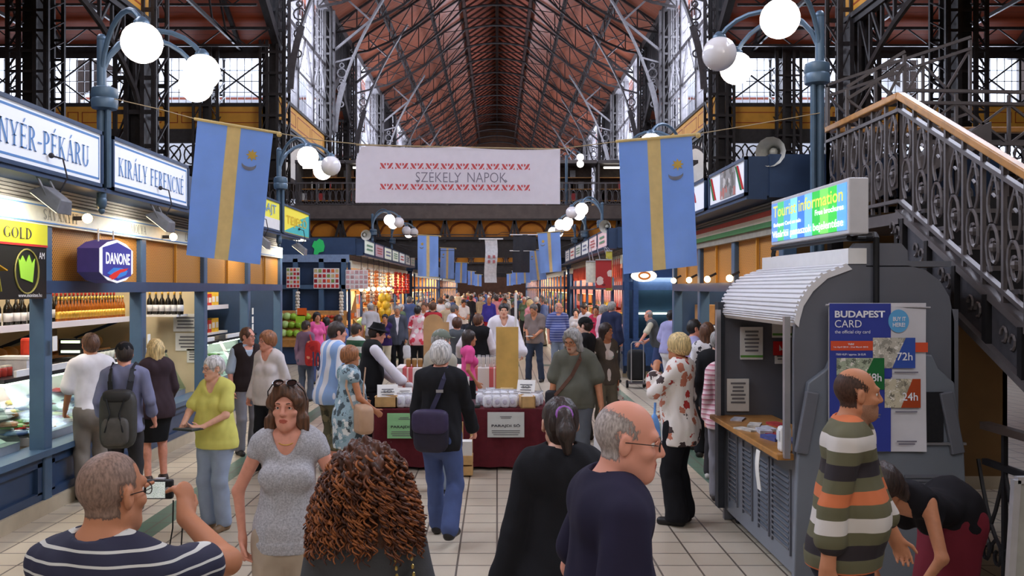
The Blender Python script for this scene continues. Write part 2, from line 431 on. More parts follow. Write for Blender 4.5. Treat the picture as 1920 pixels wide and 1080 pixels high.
OPEN = [(25.0, 40.0), (51.0, 59.0), (73.0, 82.0), (96.0, 104.0)]
ZS = 13.0                                           # springing of the side gables
def ridge(a, b): return ZS + .56 * (b - a) / 2
M_facade = mat('pale_outside_wall', (214, 214, 216), noise=.06, ns=3)
for s, nm in ((-1, 'left'), (1, 'right')):
    for k, (a, b) in enumerate(OPEN):               # transverse gable roofs with red board ceilings
        mb = MB(); zr = ridge(a, b); mid = (a + b) / 2
        for y0, y1 in ((a, mid), (b, mid)):
            q = [(s * 9.9, y0, ZS), (s * XO, y0, ZS), (s * XO, y1, zr), (s * 9.9, y1, zr)]
            if (y0 > y1) != (s < 0): q = q
            mb.hexa(q + [(p[0], p[1], p[2] + .2) for p in q]); mb.hexa([(p[0], p[1], p[2] + .2) for p in q] + [(p[0], p[1], p[2] + .3) for p in q], 1)
        struct('ceiling_gable_%s_%d' % (nm, k + 1), mb, [M_ceil2, M_facade])
        mb = MB()                                   # tie beams and rafters under the gable
        for xx in (11.6, 15.6, 19.6, 23.4):
            for y0, y1 in ((a, mid), (b, mid)):
                mb.bar((s * xx, y0, ZS - .1), (s * xx, y1, zr - .1), .16, .22)
                mb.bar((s * xx, y0, ZS - .1), (s * xx, (y0 * .45 + y1 * .55), ZS + .1), .1)
                for q in (.25, .5, .75):
                    yy = y0 + (y1 - y0) * q
                    mb.bar((s * xx, yy, ZS + (zr - ZS) * q - .1), (s * xx, y0 + (y1 - y0) * max(0, q - .2), ZS), .07)
            mb.bar((s * xx, a, ZS), (s * xx, b, ZS), .1, .14)
        for q in (.18, .45, .75):
            for y0, y1 in ((a, mid), (b, mid)):
                yy = y0 + (y1 - y0) * q; zz = ZS + (zr - ZS) * q - .2
                mb.bar((s * 10, yy, zz), (s * XO, yy, zz), .1, .12); mb.bar((s * 10, yy, zz - .75), (s * XO, yy, zz - .75), .08, .1)
                xx = 10.0
                while xx < 23.5:
                    mb.bar((s * xx, yy, zz), (s * (xx + 1), yy, zz - .75), .05); mb.bar((s * (xx + 1), yy, zz - .75), (s * (xx + 2), yy, zz), .05); xx += 2
        struct('trim_gable_truss_%s_%d' % (nm, k + 1), mb, M_steel)
    # low roofs over the glazed stretches (outside them is open sky)
    for k, (a, b) in enumerate(GLAZED):
        a2 = -7.4 if k == 0 else a; z = 11.0 if k == 0 else 7.3
        mb = MB().box(s * 10.1, s * XO, a2, b, z, z + .25)
        if k == 0:
            struct('ceiling_aisle_%s_%d' % (nm, k + 1), mb, M_soffit)
            mb = MB()
            for y in (8.5, 16.5, 24.6):
                mb.box(s * 10, s * XO, y - .12, y + .12, 10.3, 11.0)
                for xx in range(11, 24, 2): mb.bar((s * xx, y, 10.3), (s * (xx + 1.4), y - 3, 10.9), .08)
            for xx in (13.3, 17, 21): mb.box(s * (xx - .1), s * (xx + .1), -7, 25, 10.6, 11.0)
            struct('trim_aisle_girders_' + nm, mb, M_steel)
        else:
            struct('ceiling_aisle_%s_%d' % (nm, k + 1), mb, M_dark)
            struct('wall_outside_%s_%d' % (nm, k), MB().box(s * XO, s * 10.2, b - .3, b - .05, 7.5, ZS), M_facade)
    mb = MB().box(s * 10.1, s * XO, 118, YE, 7.3, 7.55); struct('ceiling_aisle_%s_far' % nm, mb, M_dark)

# nave side: parapet bands, clerestory glazing, arch lattices
for s, nm in ((-1, 'left'), (1, 'right')):
    for k, (a, b) in enumerate(GLAZED):
        mb = MB(); xi = s * 9.9; xo = s * 10.15
        mb.box(xi, xo, a, b, 9.8, 10.85)
        y = a + .3
        while y < b - 2.0:                          # painted red panel outlines
            e = min(y + 3.0, b - .3); xx = s * 9.893
            for (p, q, r_, t_) in ((y, e, 10.0, 10.05), (y, e, 10.6, 10.65), (y, y + .05, 10.0, 10.65), (e - .05, e, 10.0, 10.65)):
                mb.box(xx, s * 9.9, p, q, r_, t_, 1)
            y = e + .35
        mb.box(s * 9.82, s * 10.2, a, b, 10.85, 11.0, 2); mb.box(s * 9.82, s * 10.2, a, b, 9.66, 9.8, 2)
        struct('trim_parapet_%s_%d' % (nm, k + 1), mb, [M_ochre, M_red, M_steel])
        # window: posts, bars and panes
        fr = MB(); n = max(2, round((b - a) / 4.2)); w = (b - a) / n
        for i in range(n + 1):
            yy = a + i * w
            fr.box(s * 9.86, s * 10.2, yy - .22, yy - .12, 11, EAVE); fr.box(s * 9.86, s * 10.14, yy + .12, yy + .22, 11, EAVE)
            zz = 11.0
            while zz < EAVE - .4: fr.bar((s * 9.95, yy - .2, zz), (s * 9.95, yy + .2, zz + .4), .06); zz += .45
            if i < n:
                for j in range(1, 6): fr.box(s * 9.985, s * 10.01, yy + w * j / 6 - .016, yy + w * j / 6 + .016, 11, EAVE)
                for zz in (11.8, 12.6, 13.4, 14.2, 15.8, 16.6, 17.4): fr.box(s * 9.985, s * 10.01, yy, yy + w, zz - .015, zz + .015)
                fr.box(s * 9.9, s * 10.1, yy, yy + w, 14.86, 15.1); fr.box(s * 9.9, s * 10.1, yy, yy + w, 12.9, 13.05)
                fr.bar((s * 9.9, yy + .2, 13), (s * 9.9, yy + w / 2, 15), .1); fr.bar((s * 9.9, yy + w - .2, 13), (s * 9.9, yy + w / 2, 15), .1)
        fr.box(s * 9.7, s * 10.3, a, b, EAVE - .25, EAVE + .3)
        wn = struct('window_clerestory_%s_%d' % (nm, k + 1), fr, M_steel2)
        MB().box(s * 10.0, s * 10.012, a, b, 11, EAVE).build('pane', M_pane, wn)
        # arch lattice under the parapet
        mb = MB(); span = b - a
        n = max(1, round(span / 15)); w = span / n
        for i in range(n):
            ya = a + i * w; pts = []
            for j in range(17):
                u = j / 16; pts.append((s * 10, ya + u * w, 6.6 + 2.75 * math.sin(PI * u) ** .6))
            mb.tube(pts, .09, 6)
            for j in range(0, 16):
                p = pts[j]; mb.bar(p, (s * 10, ya + w * j / 16, 9.7), .08)
                mb.bar((s * 10, ya + w * j / 16, 9.7), pts[j + 1], .07) if j < 8 else mb.bar(p, (s * 10, ya + w * (j + 1) / 16, 9.7), .07)
        mb.box(s * 9.9, s * 10.1, a, b, 9.5, 9.68)
        struct('trim_arch_%s_%d' % (nm, k + 1), mb, M_steel)
    for k, (a, b) in enumerate(OPEN):               # glazed gable triangles above the side roofs
        zr = ridge(a, b); mid = (a + b) / 2
        fr = MB(); pn = MB()
        y = a
        while y <= b + .01:
            zb = ZS + (zr - ZS) * (1 - abs(y - mid) / ((b - a) / 2)); fr.box(s * 9.95, s * 10.05, y - .05, y + .05, zb + .3, EAVE); y += (b - a) / 14
        fr.box(s * 9.7, s * 10.3, a, b, EAVE - .25, EAVE + .3); fr.box(s * 9.95, s * 10.05, a, b, 15.9, 16.05)
        fr.bar((s * 9.95, a, ZS + .1), (s * 9.95, mid, zr + .1), .3, .5); fr.bar((s * 9.95, mid, zr + .1), (s * 9.95, b, ZS + .1), .3, .5)
        wn = struct('window_gable_%s_%d' % (nm, k + 1), fr, M_steel)
        pn.prism([(a, ZS + .3), (mid, zr + .3), (b, ZS + .3), (b, EAVE), (a, EAVE)], lambda u, v: (s * 10, u, v), (s * .012, 0, 0)); pn.build('pane', M_pane, wn)
        # frontal window wall across the side bay
        yb = b + .05
        fr = MB(); x0, x1 = 10.5, XO
        fr.box(s * x0, s * x1, yb - .2, yb + .1, 12.55, 13.1); fr.box(s * x0, s * x1, yb - .15, yb + .1, 10.35, 10.55); fr.box(s * x0, s * x1, yb - .25, yb + .1, 8.75, 9.35)
        xx = x0; i = 0
        while xx < x1 - .5:
            w = 5.3
            fr.box(s * (xx - .12), s * (xx + .12), yb - .2, yb + .1, 7.3, 12.6)
            m_ = xx + w / 2; fr.box(s * (m_ - .05), s * (m_ + .05), yb - .1, yb + .1, 10.5, 12.6)
            for p, q in ((xx, m_), (m_, xx + w)):
                fr.bar((s * p, yb - .12, 10.55), (s * q, yb - .12, 12.55), .07); fr.bar((s * p, yb - .12, 12.55), (s * q, yb - .12, 10.55), .07)
                for j in range(1, 8): fr.box(s * (p + (q - p) * j / 8 - .012), s * (p + (q - p) * j / 8 + .012), yb - .02, yb + .02, 10.5, 12.6)
            for zz in (11.05, 11.55, 12.05): fr.box(s * xx, s * (xx + w), yb - .02, yb + .02, zz - .014, zz + .014)
            for j in range(7):                      # scroll lattice before the lower lights
                cx = xx + (j + .5) * w / 7; fr.tube([(s * (cx + .3 * math.cos(q)), yb - .1, 8.2 + .42 * math.sin(q)) for q in np.linspace(0, 2 * PI, 13)[:-1]], .035, 5, closed=True)
                fr.bar((s * (cx - .38), yb - .1, 7.7), (s * (cx + .38), yb - .1, 8.7), .06); fr.bar((s * (cx - .38), yb - .1, 8.7), (s * (cx + .38), yb - .1, 7.7), .06)
            xx += w; i += 1
        fr.box(s * x0, s * x1, yb - .2, yb + .1, 7.3, 7.7)
        wn = struct('window_side_bay_%s_%d' % (nm, k + 1), fr, M_steel)
        MB().box(s * x0, s * x1, yb, yb + .012, 7.6, 12.6).build('pane', M_pane, wn)
        yl = MB(); yl.box(s * x0, s * x1, yb - .2, yb - .02, 9.35, 10.36)
        xx = x0 + .2
        while xx < x1 - 1.5:
            for (p, q) in ((xx, xx + 3.6), (xx + 3.75, xx + 4.25)):
                for (u0, u1, v0, v1) in ((p, q, 9.62, 9.66), (p, q, 10.08, 10.12), (p, p + .04, 9.62, 10.12), (q - .04, q, 9.62, 10.12)):
                    yl.box(s * u0, s * u1, yb - .206, yb - .2, v0, v1, 1)
            xx += 4.5
        struct('trim_side_bay_band_%s_%d' % (nm, k + 1), yl, [M_ochre, M_red])
        struct('wall_side_bay_%s_%d' % (nm, k + 1), MB().box(s * x0, s * x1, yb, yb + .3, 5.4, 7.3), M_dark)

# ------------------------------------------------------------------ columns
def column_mesh(w, d, h, name):
    mb = MB()
    for i in (-1, 1):
        for j in (-1, 1):
            mb.box(i * w / 2 - .1 * (i > 0), i * w / 2 + .1 * (i < 0), j * d / 2 - .03, j * d / 2 + .03, 0, h)
            mb.box(i * w / 2 - .03, i * w / 2 + .03, j * d / 2 - .1 * (j > 0), j * d / 2 + .1 * (j < 0), 0, h)
            mb.box(i * w * .2 - .06, i * w * .2 + .06, j * d / 2 - .04, j * d / 2 + .04, 0, h)
    z = .4
    while z < h - 1.0:
        for j in (-1, 1):
            mb.box(-w / 2, w / 2, j * d / 2 - .02, j * d / 2 + .02, z - .06, z + .06)
            mb.bar((-w / 2, j * d / 2, z), (-w * .2, j * d / 2, z + .9), .07, .03); mb.bar((w / 2, j * d / 2, z), (w * .2, j * d / 2, z + .9), .07, .03)
            mb.bar((j * w / 2, -d / 2, z), (j * w / 2, d / 2, z + .9), .07, .03)
        z += .95
    mb.box(-w * .62, w * .62, -d * .62, d * .62, 0, .5)
    mb.box(-w * .16, w * .16, -d * .3, d * .3, .5, h)
    return mb
colA = None
mbA = column_mesh(1.15, 1.0, EAVE, 'c')
def put_column(x, y, h):
    global colA
    if colA is None:
        colA = struct('column', mbA, M_steel); o = colA
    else:
        o = colA.copy(); COL.objects.link(o)
    o.location = (x, y, 0); o.scale = (1, 1, h / EAVE)
for y in (8.5, 25, 40, 51, 59, 73, 82, 96, 104, 118):
    for s in (-1, 1): put_column(s * 10.1, y, EAVE)
for s in (-1, 1):
    put_column(s * 13.1, 25, 11); put_column(s * 13.1, 40, 13); put_column(s * 18, 25, 11)
# scroll brackets that carry the roof from each nave column
br = None
for y in (25, 40, 51, 59, 73, 82, 96, 104):
    for s in (-1, 1):
        if br is None:
            mb = MB()
            pts = [(0.6 + 3.4 * (u ** 1.7), 0, 11.2 + 8.6 * u) for u in np.linspace(0, 1, 13)]
            for a, b in zip(pts[:-1], pts[1:]): mb.bar(a, b, .3, .1)
            mb.bar((.55, 0, 15.9), pts[9], .14); mb.bar((.55, 0, 15.2), pts[6], .1); mb.bar(pts[9], (1.4, 0, 18.8), .1)
            mb.bar((.55, 0, 11), (.55, 0, 18.2), .14)
            for zc, rr in ((12.8, .16), (13.7, .2), (14.6, .26)):
                mb.tube([(.85 + rr * .6 + rr * math.cos(q), 0, zc + rr * math.sin(q)) for q in np.linspace(0, 2 * PI, 11)[:-1]], .045, 5, closed=True)
                mb.tube([(.85 + rr * .6 + rr * .5 * math.cos(q), 0, zc + .45 + rr * .5 * math.sin(q)) for q in np.linspace(0, 2 * PI, 9)[:-1]], .04, 5, closed=True)
            br = struct('trim_roof_bracket', mb, M_steel2); o = br
        else:
            o = br.copy(); COL.objects.link(o)
        o.location = (s * NAVE, y, 0); o.rotation_euler = (0, 0, 0 if s < 0 else PI)
# roof trusses
mb = MB()
def rz(x): return LZ - (abs(x) - LX) * (LZ - EAVE) / (NAVE - LX) if abs(x) > LX else LZ
for s in (-1, 1):
    xs = [NAVE, 8.6, 7.2, 5.7, 4.2, LX]
    top = [(s * x, 0, rz(x) - .12) for x in xs]
    bot = [(s * x, 0, rz(x) - .12 - dz) for x, dz in zip(xs, (.5, 1.15, 1.5, 1.6, 1.4, .9))]
    for q in (top, bot):
        for a, b in zip(q[:-1], q[1:]): mb.bar(a, b, .12, .13)
    for i in range(len(xs)):
        mb.bar(top[i], bot[i], .07)
        if i < len(xs) - 1: mb.bar(bot[i], top[i + 1], .06); mb.bar(top[i], bot[i + 1], .045)
mb.tube([(x, 0, LZ - 1.0 + .35 * (1 - (x / LX) ** 2)) for x in np.linspace(-LX, LX, 11)], .09, 6)
mb.bar((-LX, 0, LZ - .1), (LX, 0, LZ - .1), .06); mb.bar((0, 0, LZ - .65), (0, 0, 26.6), .08)
tr = None
y = 4.0
while y < YE - 1:
    if tr is None: tr = struct('trim_roof_truss', mb, M_steel); o = tr
    else: o = tr.copy(); COL.objects.link(o)
    o.location = (0, y, 0); y += 5.0
# lattice purlins and wind braces along the slopes
pm = MB()
for j in range(2):
    y0 = j * 2.5
    pm.bar((0, y0, 0), (0, y0 + 2.5, -.8), .06); pm.bar((0, y0, -.8), (0, y0 + 2.5, 0), .06); pm.bar((0, y0, 0), (0, y0, -.8), .06)
pm.bar((0, 0, 0), (0, 5, 0), .1); pm.bar((0, 0, -.8), (0, 5, -.8), .1)
po = None
for s in (-1, 1):
    for x in (4.6, 7.2):
        y = -1.0
        while y < YE - 6:
            if po is None: po = struct('trim_purlin', pm, M_steel); o = po
            else: o = po.copy(); COL.objects.link(o)
            o.location = (s * x, y, rz(x) - .15); y += 5.0
for s, nm in ((-1, 'left'), (1, 'right')):
    mb = MB(); y = -1.0
    while y < YE - 6:
        mb.bar((s * 9.9, y, rz(9.9) - .1), (s * 6, y + 5, rz(6) - .1), .05)
        mb.bar((s * 6, y + 5, rz(6) - .1), (s * LX, y, rz(LX) - .3), .05); y += 5
    struct('trim_wind_brace_' + nm, mb, M_steel)

# ------------------------------------------------------------------ gallery bridges across the nave
def bridge(y, k, full):
    mb = MB(); zt = 5.75
    mb.box(-16, 16, y, y + 4.0, 5.3, zt)
    mb.box(-16, 16, y - .12, y, 5.22, zt + .06)
    struct('gallery_deck_%s' % k, mb, mat('deck_grey', (104, 94, 90), noise=.15, ns=4)).__setitem__('kind', 'structure')
    mb = MB(); x = -15.4
    ar = MB()
    while x < 15.9:                                  # ochre vault fields between dark brackets
        pts = [(x - .62, 4.5)] + [(x - .62 + 1.24 * u, 4.58 + .5 * math.sin(PI * u) ** .5) for u in np.linspace(0, 1, 9)] + [(x + .62, 4.5)]
        ar.prism([(x - .7, 4.45), (x + .7, 4.45), (x + .7, 5.24), (x - .7, 5.24)], lambda u, v: (u, y + .35, v), (0, .05, 0))
        ar.tube([(p[0], y + .33, p[1]) for p in pts[1:-1]], .05, 5, m=1)
        mb.bar((x - .77, y, 5.2), (x - .55, y, 4.4), .1); mb.bar((x + .77, y, 5.2), (x + .55, y, 4.4), .1); mb.box(x - .82, x - .72, y - .05, y + .1, 4.2, 5.25)
        x += 1.54
    mb.box(-16, 16, y - .1, y + .1, 4.28, 4.42); mb.box(-16, 16, y - .1, y + .1, 5.14, 5.26)
    mb.box(-16, 16, y + .1, y + .3, 3.5, 4.3)
    struct('trim_bridge_vaults_%s' % k, ar, [mat('ochre_vault', (196, 122, 30), noise=.1, ns=2), mat('brown_vault', (120, 62, 24), noise=.1)])
    struct('trim_bridge_girder_%s' % k, mb, M_steel)
    rl = MB(); x = -16.0
    rl.box(-16, 16, y - .04, y + .02, zt + 1.02, zt + 1.08); rl.box(-16, 16, y - .03, y + .01, zt + .1, zt + .14)
    while x < 16:
        rl.box(x - .03, x + .03, y - .03, y + .03, zt, zt + 1.05)
        if full:
            for j in range(6):
                cx = x + .18 + j * .27
                rl.tube([(cx + .11 * math.cos(q), y, zt + .45 + .3 * math.sin(q)) for q in np.linspace(0, 2 * PI, 9)[:-1]], .016, 4, closed=True)
                rl.bar((cx + .13, y, zt + .12), (cx + .13, y, zt + 1.0), .022)
        else:
            for j in range(6): rl.bar((x + j * .27, y, zt + .1), (x + j * .27, y, zt + 1), .03)
        x += 1.6
    o = rl.build('gallery_railing', M_steel2)
    tag(o, ('wrought iron railing along the first gallery bridge behind the white banner', 'wrought iron railing along the second gallery bridge farther down the hall', 'iron railing along the farthest gallery bridge')[k - 1], 'railing', kind='thing')
for k, y in ((1, 39.0), (2, 78.0), (3, 110.0)): bridge(y, k, k == 1)
# ------------------------------------------------------------------ serif capitals for the shop signs
def serif(mb, txt, o, right, up, w, h, m=0, th=.004):
    G = {'I': (.42, [('v', .21, 0, 1, .15)]), 'N': (.86, [('v', .15, 0, 1, .07), ('v', .71, 0, 1, .07), ('d', .15, 1, .71, 0, .16)]),
         'Y': (.8, [('v', .4, 0, .45, .15), ('d', .4, .42, .12, 1, .15), ('d', .4, .42, .68, 1, .07), ('s', .12, 1, .3), ('s', .68, 1, .25)]),
         'E': (.7, [('v', .17, 0, 1, .15), ('h', .17, .6, .97, .06), ('h', .17, .5, .52, .06), ('h', .17, .62, .03, .06), ('t', .6, .85, 1), ('t', .62, 0, .18), ('t', .5, .42, .62)]),
         'F': (.66, [('v', .17, 0, 1, .15), ('h', .17, .6, .97, .06), ('h', .17, .48, .52, .06), ('t', .6, .83, 1), ('t', .48, .42, .62)]),
         'L': (.66, [('v', .17, 0, 1, .15), ('h', .17, .6, .03, .06), ('t', .6, 0, .2)]),
         'P': (.7, [('v', .17, 0, 1, .15), ('o', .24, .73, .32, .25, -90, 90)]),
         'R': (.78, [('v', .17, 0, 1, .15), ('o', .24, .74, .3, .24, -90, 90), ('d', .36, .5, .66, 0, .14), ('s', .68, 0, .18)]),
         'K': (.82, [('v', .17, 0, 1, .15), ('d', .2, .42, .62, 1, .06), ('d', .34, .58, .68, 0, .15), ('s', .64, 1, .22), ('s', .68, 0, .22)]),
         'A': (.82, [('d', .1, 0, .4, 1, .06), ('d', .4, 1, .7, 0, .15), ('h', .2, .6, .34, .05), ('s', .1, 0, .22), ('s', .7, 0, .25)]),
         'U': (.84, [('v2', .18, .35, 1, .15), ('v2', .68, .35, 1, .06), ('o', .43, .36, .25, .33, 180, 360)]),
         'C': (.76, [('o', .42, .5, .32, .47, 45, 315), ('t', .66, .68, .95)]), 'O': (.84, [('o', .42, .5, .32, .47, 0, 360)]),
         'S': (.62, [('o', .3, .74, .2, .23, 20, 270), ('o', .3, .26, .2, .23, -160, 90)]), 'T': (.74, [('v', .37, 0, 1, .15), ('h', .08, .66, .97, .06), ('t', .08, .8, 1), ('t', .66, .8, 1)]),
         'Z': (.7, [('h', .1, .6, .97, .06), ('h', .1, .62, .03, .06), ('d', .58, .97, .12, .03, .14)]), 'M': (1.0, [('v', .15, 0, 1, .06), ('v', .85, 0, 1, .15), ('d', .15, 1, .5, .1, .14), ('d', .5, .1, .85, 1, .06)]),
         'D': (.82, [('v', .17, 0, 1, .15), ('o', .2, .5, .46, .47, -90, 90)]), 'G': (.82, [('o', .42, .5, .32, .47, 45, 330), ('v2', .68, .1, .45, .14)]), 'B': (.72, [('v', .17, 0, 1, .15), ('o', .22, .75, .28, .23, -90, 90), ('o', .22, .26, .34, .24, -90, 90)]),
         'V': (.8, [('d', .12, 1, .4, 0, .15), ('d', .4, 0, .68, 1, .06), ('s', .12, 1, .25), ('s', .68, 1, .22)]), '-': (.5, [('h', .05, .45, .42, .07)]), ' ': (.4, [])}
    acc = {'É': 'E', 'Á': 'A'}
    right = Vector(right).normalized(); up = Vector(up).normalized(); nr = right.cross(up)
    tot = sum(G[acc.get(c, c)][0] + .06 for c in txt); sx = w / tot; o = Vector(o) - right * w / 2 - up * h / 2 + nr * th; x = 0
    def q(pts): mb.add([o + right * (p[0] * sx) + up * (p[1] * h) for p in pts], [tuple(range(len(pts)))], m)
    for c in txt:
        wd, ops = G[acc.get(c, c)]
        for op in ops:
            k = op[0]
            if k in ('v', 'v2'):
                _, a, y0, y1, t = op; q([(x + a - t / 2, y0), (x + a + t / 2, y0), (x + a + t / 2, y1), (x + a - t / 2, y1)])
                if k == 'v' or y1 == 1: q([(x + a - t / 2 - .1, y1 - .045), (x + a + t / 2 + .1, y1 - .045), (x + a + t / 2 + .1, y1), (x + a - t / 2 - .1, y1)])
                if k == 'v': q([(x + a - t / 2 - .1, y0), (x + a + t / 2 + .1, y0), (x + a + t / 2 + .1, y0 + .045), (x + a - t / 2 - .1, y0 + .045)])
            elif k == 'h': _, a, b, y, t = op; q([(x + a, y - t / 2), (x + b, y - t / 2), (x + b, y + t / 2), (x + a, y + t / 2)])
            elif k == 'd':
                _, a, y0, b, y1, t = op; p = [(x + a - t / 2, y0), (x + a + t / 2, y0), (x + b + t / 2, y1), (x + b - t / 2, y1)]; q(p if y1 > y0 else p[::-1])
            elif k == 's': _, a, y, t = op; y0 = y - .045 if y > .5 else 0; q([(x + a - t / 2, y0), (x + a + t / 2, y0), (x + a + t / 2, y0 + .045), (x + a - t / 2, y0 + .045)])
            elif k == 't': _, a, y0, y1 = op; q([(x + a - .03, y0), (x + a + .01, y0), (x + a + .03, y1), (x + a - .01, y1)])
            elif k == 'o':
                _, cx, cy, rx, ry, a0, a1 = op; n = 12
                for i in range(n):
                    t0 = R(a0 + (a1 - a0) * i / n); t1 = R(a0 + (a1 - a0) * (i + 1) / n); pp = []
                    for t_, sg in ((t0, 1), (t1, 1), (t1, -1), (t0, -1)):
                        ww = .035 + .05 * abs(math.cos(t_)); pp.append((x + cx + (rx + sg * ww) * math.cos(t_), cy + (ry + sg * .03) * math.sin(t_)))
                    q(pp[::-1] if a1 > a0 else pp)
        if c in acc: q([(x + wd * .42, 1.08), (x + wd * .54, 1.08), (x + wd * .74, 1.26), (x + wd * .6, 1.26)])
        x += wd + .06

def weave(name, col):
    m, t, b = newmat(name); N = t.nodes; L = t.links
    tc = N.new('ShaderNodeTexCoord'); mp = N.new('ShaderNodeMapping'); mp.inputs['Rotation'].default_value = (R(45), 0, R(0)); mp.inputs['Scale'].default_value = (34, 34, 34)
    L.new(tc.outputs['Object'], mp.inputs['Vector']); sp = N.new('ShaderNodeSeparateXYZ'); L.new(mp.outputs[0], sp.inputs[0])
    def fr(a):
        f = N.new('ShaderNodeMath'); f.operation = 'FRACT'; L.new(a, f.inputs[0]); g = N.new('ShaderNodeMath'); g.operation = 'GREATER_THAN'; g.inputs[1].default_value = .38; L.new(f.outputs[0], g.inputs[0]); return g.outputs[0]
    mu = N.new('ShaderNodeMath'); mu.operation = 'MULTIPLY'; L.new(fr(sp.outputs['Y']), mu.inputs[0]); L.new(fr(sp.outputs['Z']), mu.inputs[1])
    mx = N.new('ShaderNodeMix'); mx.data_type = 'RGBA'; L.new(mu.outputs[0], mx.inputs[0]); mx.inputs[6].default_value = lin(col); mx.inputs[7].default_value = tuple(x * .35 for x in lin(col)[:3]) + (1,)
    L.new(mx.outputs[2], b.inputs['Base Color']); b.inputs['Roughness'].default_value = .6; MATS[name] = m
    return m
M_weave = weave('woven_mesh', (196, 132, 52))
M_cream = mat('cream_board', (226, 222, 200), rough=.5, noise=.05)
M_tile = mat('beige_wall_tiles', (206, 190, 156), rough=.45, noise=.08, ns=3)
M_plinth = mat('plinth_tiles', (186, 172, 148), rough=.5, noise=.1, ns=5)
M_alu = mat('brushed_aluminium', (190, 190, 194), rough=.3, metal=.7, noise=.05)
M_tube = glow('fluorescent_tube', (255, 250, 236), 6.0)
M_bulb = glow('warm_bulb', (255, 206, 140), 14.0)
M_soft = glow('lit_diffuser', (250, 248, 236), 1.5)

def stall_lamp(parent, loc, sx, sy, power, col=(1, .9, .74)):
    l = bpy.data.lights.new('strip_light', 'AREA'); l.shape = 'RECTANGLE'; l.size = sx; l.size_y = sy; l.energy = power; l.color = col
    o = bpy.data.objects.new('strip_light', l); COL.objects.link(o); o.parent = parent; o.location = Vector(loc) - root_loc(parent)
    return o

def stall(label, s, XF, y0, nb, bay, depth=2.3, fascia=None, mesh=True, lamps=True, zh0=3.12, zh1=3.66, XS=None, open_end=False, power=26, detail=True, back=None, base=True):
    """a row of market booths with its front towards the aisle (s = -1 left, 1 right)"""
    y1 = y0 + nb * bay; t = thing('market_stall', label, 'market stall', (s * XF, y0, 0)); XB = XF + depth
    XS = XS or XF - .4
    MB().box(s * (XF - .03), s * XB, y0, y1, 0, .14).build('plinth', M_plinth, t)
    for i in range(nb):
        a = y0 + i * bay; b = a + bay
        if base:
            mb = MB(); mb.box(s * (XF + .04), s * (XF + .1), a, b, .14, .56)
            if detail:
                for (p, q, r_, u) in ((a + .06, b - .06, .14, .22), (a + .06, b - .06, .46, .54), (a + .06, a + .16, .2, .5), (b - .16, b - .06, .2, .5)): mb.box(s * XF, s * (XF + .05), p, q, r_, u)
            mb.build('base_panel', M_navy, t)
        if mesh:
            mb = MB().box(s * (XF + .04), s * (XF + .06), a + .05, b - .05, 2.22, 2.74); mb.build('mesh_panel', M_weave, t)
            MB().box(s * (XF + .0), s * (XF + .03), (a + b) / 2 - .012, (a + b) / 2 + .012, 2.22, 2.74).build('mesh_rib', M_ochre, t)
    MB().box(s * (XF - .06), s * (XF + .22), y0, y1, .56, .62).build('sill', M_navy2, t)
    for i in range(nb + 1):
        a = y0 + i * bay
        q = .13 if detail else .05; MB().box(s * (XF - .02), s * (XF + q), a - .075, a + .075, .1, 2.9).build('post', M_navy2 if detail else M_navy, t, bevel=.012 if detail else 0)
    MB().box(s * (XF - .03), s * (XF + .14), y0, y1, 2.1, 2.22).build('beam', M_navy, t)
    MB().box(s * (XF - .04), s * (XF + .1), y0, y1, 2.74, 2.95).build('fascia', fascia or M_cream, t)
    lv = MB()
    for k in range(5): lv.box(s * (XF + .02), s * (XF + .08), y0, y1, 2.955 + k * .034, 2.98 + k * .034)
    lv.box(s * (XF + .08), s * (XF + .1), y0, y1, 2.95, 3.13); lv.build('louver', mat('grey_louver', (150, 146, 138), noise=.05), t)
    MB().box(s * XS, s * (XS + .22), y0 + .02, y1 - .02, zh0 - .02, zh0 + .02).box(s * (XS + .24), s * XB, y0, y1, zh0, zh1).build('header', M_navy, t)
    MB().box(s * (XB - .05), s * XB, y0, y1, .14, 3.1).build('back_wall', back or M_tile, t)
    if not open_end: MB().box(s * (XF + .13), s * XB, y0, y0 + .05, .14, 3.1).build('end_wall', M_navy if not detail else mat('ochre_brown_plaster', (120, 88, 50), noise=.15, ns=2), t)
    MB().box(s * (XF + .13), s * XB, y1 - .05, y1, .14, 3.1).build('end_wall', M_navy if detail else back, t)
    MB().box(s * (XF + .1), s * XB, y0, y1, 2.96, 3.02).build('ceiling_panel', M_white, t)
    if lamps:
        for i in range(nb):
            yc = y0 + (i + .5) * bay
            MB().box(s * (XF + .55), s * (XF + .62), yc - bay * .36, yc + bay * .36, 2.88, 2.93).build('tube_lamp', M_tube, t)
            stall_lamp(t, (s * (XF + .6), yc, 2.86), .3, bay * .8, power)
    return t

